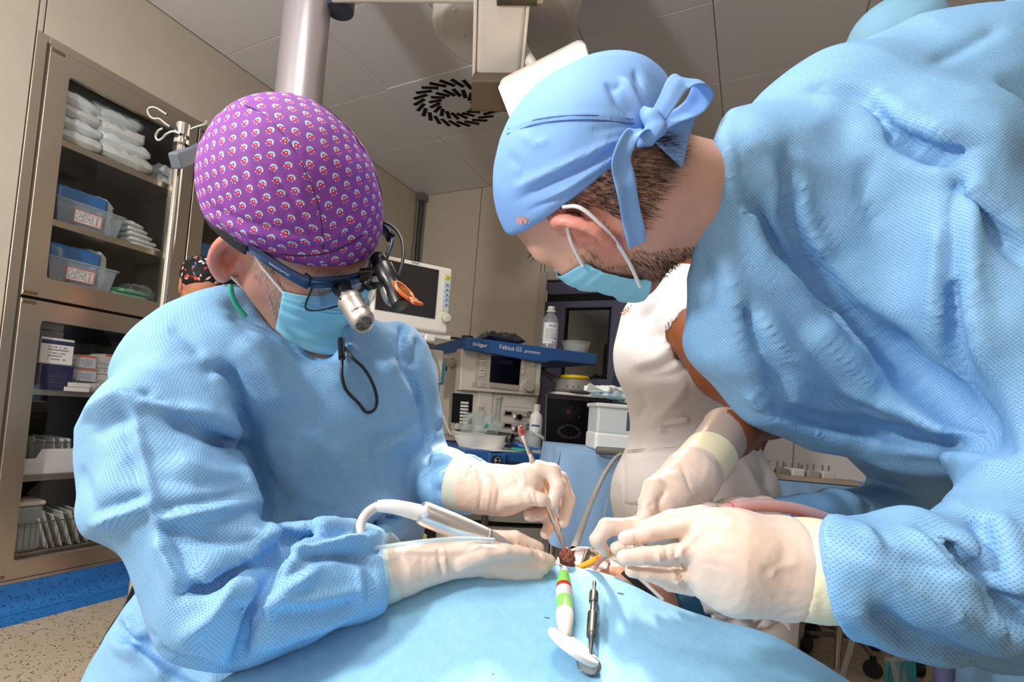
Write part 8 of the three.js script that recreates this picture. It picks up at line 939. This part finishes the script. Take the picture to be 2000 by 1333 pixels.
{
  // curette held by the gloved left hand
  const a = at(1016, 836, 0.665), b = at(1104, 1076, 0.645), t = thing('steel_curette', 'long steel hand instrument with a red-stained upper tip held in the glove', 'instrument', a.clone().lerp(b, 0.5));
  wobj('handle', latheAlong([[0, 0.22], [0.0022, 0.22], [0.0042, 0.3], [0.0046, 0.33], ...Array.from({ length: 44 }, (_, i) => [0.0047 + (i % 2 ? 0.0005 : 0), 0.34 + i * 0.0095]), [0.0046, 0.77], [0.0036, 0.80], [0.0036, 0.815], [0.0042, 0.82], [0.0042, 0.84], [0.0024, 0.86], [0, 0.86]], a, b, 24), M(0xe0cabd, 0.26, { metalness: 0.85 }), t);
  wobj('lower_shank', latheAlong([[0, 0.85], [0.0032, 0.85], [0.0026, 0.9], [0.0014, 0.98], [0.001, 1.03], [0, 1.03]], a, b, 16), M(0xd2b8aa, 0.26, { metalness: 0.85 }), t); wobj('upper_shank', taperTube([at(1051, 932, 0.663), at(1036, 893, 0.664), at(1026, 865, 0.665), at(1021, 850, 0.665)], [0.0026, 0.0022, 0.002, 0.0036], 24, 12), M(0xe0cabd, 0.26, { metalness: 0.85 }), t);
  const fx = camDir(0.93, -0.35, 0), fy = camDir(-0.34, -0.93, 0.05); const mt = basisM(fx, fy, V().crossVectors(fx, fy), at(1019, 845, 0.665)); wobj('spoon_tip', new THREE.SphereGeometry(1, 20, 14).scale(0.0045, 0.0085, 0.0022).applyMatrix4(mt), M(0xb8867a, 0.3, { metalness: 0.7 }), t); wobj('blood_stain', [new THREE.SphereGeometry(1, 14, 10).scale(0.0033, 0.0042, 0.0024).translate(0.0, 0.001, 0.0003).applyMatrix4(mt), new THREE.SphereGeometry(1, 12, 8).scale(0.0022, 0.0018, 0.0022).translate(0.001, 0.0065, 0.0003).applyMatrix4(mt)], M(0xb5271c, 0.35), t);
  // surgical handpiece with its sheath, hose and irrigation line
  const h0 = at(818, 1000, 0.60), h1 = at(1022, 1082, 0.612), hp = thing('surgical_handpiece', 'brushed steel handpiece with a white hose lying in the lower glove', 'handpiece', h0.clone().lerp(h1, 0.4));
  wobj('body', latheAlong([[0, 0], [0.0095, 0], [0.0125, 0.015], [0.0135, 0.05], [0.0136, 0.3], [0.0122, 0.62], [0.0112, 0.64], [0.0105, 0.7], [0.0072, 0.86], [0.0056, 0.92], [0.0042, 1], [0, 1]], h0, h1, 40), M(0xdcd4d0, 0.3, { metalness: 0.85 }), hp); wobj('band', latheAlong([[0.0118, 0.63], [0.0124, 0.635], [0.0122, 0.655], [0.0112, 0.66]], h0, h1, 36), M(0xbfb5b0, 0.3, { metalness: 0.9 }), hp); wobj('button', new THREE.SphereGeometry(0.0062, 18, 12).scale(1, 1, 0.6).translate(...at(829, 1000, 0.582).toArray()), M(0xe9e4e2, 0.25, { metalness: 0.3 }), hp);
  wobj('hose_sheath', taperTube([at(735, 989, 0.60), at(765, 990, 0.598), at(795, 996, 0.598), at(822, 1003, 0.60)], [0.0064, 0.0078, 0.0086, 0.0092], 30, 18), M(0xe6e0dc, 0.45), hp); wobj('hose', tube([at(738, 989, 0.60), at(720, 1000, 0.595), at(706, 1020, 0.585), at(704, 1045, 0.575), at(712, 1068, 0.57), at(722, 1085, 0.57), at(735, 1105, 0.575), at(748, 1130, 0.59)], 0.0052, 60, 14), M(0xd9d3d0, 0.4), hp);
  const ir = thing('irrigation_line', 'thin clear irrigation line running from the handpiece to the left', 'tube', at(840, 1058, 0.575)); wobj('tube', tube([at(965, 1056, 0.585), at(930, 1054, 0.58), at(880, 1054, 0.575), at(830, 1058, 0.572), at(770, 1066, 0.57), at(712, 1075, 0.568)], 0.0025, 50, 10), P(0xe6f2f4, 0.1, { transmission: 0.6, thickness: 0 }), ir); wobj('end_sleeve', bar(at(724, 1073, 0.568), at(706, 1076, 0.568), 0.0027), P(0x58c0d6, 0.2), ir);
  const bg = thing('clear_pouch', 'small crumpled clear pouch behind the hose at the gown', 'pouch', at(772, 1085, 0.61)); wobj('film', gridSurf(16, 16, (u, v) => at(735 + 68 * u - 10 * v * (1 - u), 1102 - 62 * v * (0.35 + 0.65 * Math.exp(-((u - 0.45) ** 2) * 9)), 0.62 + 0.012 * noise3(u * 6, v * 6, 2)), 0.0008), mClear, bg); wobj('seal', tube([at(736, 1101, 0.612), at(760, 1103, 0.61), at(802, 1100, 0.612)], 0.0014, 20, 6), mClear, bg);
  const su = thing('suction_tube', 'pinkish clear suction tube arching over the near glove', 'tube', at(1530, 990, 0.49)); wobj('tube', tube([at(1405, 1000, 0.485), at(1440, 992, 0.485), at(1490, 988, 0.488), at(1550, 994, 0.49), at(1610, 1012, 0.492), at(1655, 1032, 0.5), at(1700, 1060, 0.52)], 0.0055, 60, 18), P(0xe9c0bd, 0.12, { transmission: 0.55, thickness: 0, clearcoat: 0.5 }), su); wobj('red_residue', tube([at(1440, 996, 0.484), at(1500, 994, 0.487), at(1570, 1005, 0.488), at(1640, 1032, 0.494)], 0.0022, 40, 8), P(0xd4594c, 0.3), su); wobj('red_ring', new THREE.TorusGeometry(0.0056, 0.0007, 8, 20).applyQuaternion(new THREE.Quaternion().setFromUnitVectors(V(0, 0, 1), at(1440, 992, 0.485).sub(at(1405, 1000, 0.485)).normalize())).translate(...at(1428, 994, 0.485).toArray()), M(0xc4353a, 0.4), su);
  // lying on the drape: green and white retractor, mouth mirror
  const g0 = onDrape(1101, 1112, 0.008), g1 = onDrape(1104, 1244, 0.020), gt = thing('green_retractor', 'white and green banded plastic retractor lying on the drape', 'retractor', g0.clone().lerp(g1, 0.5)), px = r => r * 0.57 / 1066;
  const bd = (pts, mat, name, label) => wobj(name, latheAlong(pts, g0, g1, 36), mat, gt, label); const mG = M(0x8fdc6a, 0.35), mW = M(0xe3dedb, 0.4);
  bd([[0, -0.03], [0.0032, -0.02], [0.0046, 0.05], [0.0058, 0.1]], mW, 'tip'); bd([[0.0058, 0.1], [0.0072, 0.19], [0.0082, 0.3]], mG, 'green_band', 'light green band'); bd([[0.0082, 0.3], [0.0086, 0.335], [0.0086, 0.36]], M(0xd02418, 0.35), 'red_ring', 'red ring'); bd([[0.0086, 0.36], [0.0084, 0.42], [0.0081, 0.5]], mW, 'white_band'); bd([[0.0081, 0.5], [0.0084, 0.58], [0.0083, 0.68]], mG, 'green_band', 'light green band'); bd([[0.0083, 0.68], [0.0088, 0.74], [0.0074, 0.86], [0.0056, 0.98], [0, 1.02]], mW, 'neck');
  const dc = onDrape(1119, 1264, 0.022), dx = camDir(0.86, 0.5, -0.1), dn = camDir(0.47, -0.81, 0.04); dn.addScaledVector(dx, -dn.dot(dx)).normalize(); const dm = basisM(dx, dn, V().crossVectors(dx, dn), dc); wobj('disc', lathe([[0, -0.0028], [0.0235, -0.0028], [0.0248, -0.0018], [0.0252, 0], [0.0248, 0.0018], [0.0235, 0.0028], [0, 0.0028]], 48).applyMatrix4(dm), mW, gt);
  const m0 = onDrape(1161, 1138, 0.007), m1 = onDrape(1153, 1290, 0.010), mm = thing('mouth_mirror', 'steel mouth mirror with a knurled handle lying on the drape', 'mirror', m0.clone().lerp(m1, 0.5)); const kn = (a, b, n, r) => Array.from({ length: n }, (_, i) => [r + (i % 2) * 0.0005, a + (b - a) * i / (n - 1)]);
  wobj('handle', latheAlong([[0, 0], [0.0021, 0], [0.0023, 0.03], [0.0017, 0.06], [0.0017, 0.1], [0.0026, 0.13], [0.0041, 0.15], ...kn(0.16, 0.29, 14, 0.0042), [0.0042, 0.3], [0.0031, 0.31], [0.0031, 0.43], [0.0044, 0.445], ...kn(0.45, 0.7, 24, 0.0045), [0.0047, 0.71], [0.0047, 0.74], [0.003, 0.76], [0.0018, 0.86], [0.0012, 1], [0, 1]], m0, m1, 24), M(0x8d8782, 0.25, { metalness: 1 }), mm);
  const mc = onDrape(1150, 1301, 0.008), mn = camDir(-0.05, -0.9, -0.38), mx = camDir(1, 0, 0); mx.addScaledVector(mn, -mx.dot(mn)).normalize(); const mmx = basisM(mx, mn, V().crossVectors(mx, mn), mc); wobj('mirror_cup', lathe([[0, -0.0035], [0.006, -0.0032], [0.0095, -0.001], [0.0105, 0.0012], [0.0098, 0.0014], [0, 0.0006]], 40).applyMatrix4(mmx), M(0x9d9894, 0.18, { metalness: 1 }), mm); wobj('glass', new THREE.CylinderGeometry(0.0094, 0.0094, 0.0006, 36).translate(0, 0.0011, 0).applyMatrix4(mmx), M(0xdedede, 0.03, { metalness: 1 }), mm);
}
scene.traverse(o => { if (o.isMesh) shade(o); });
renderer.render(scene, camera);
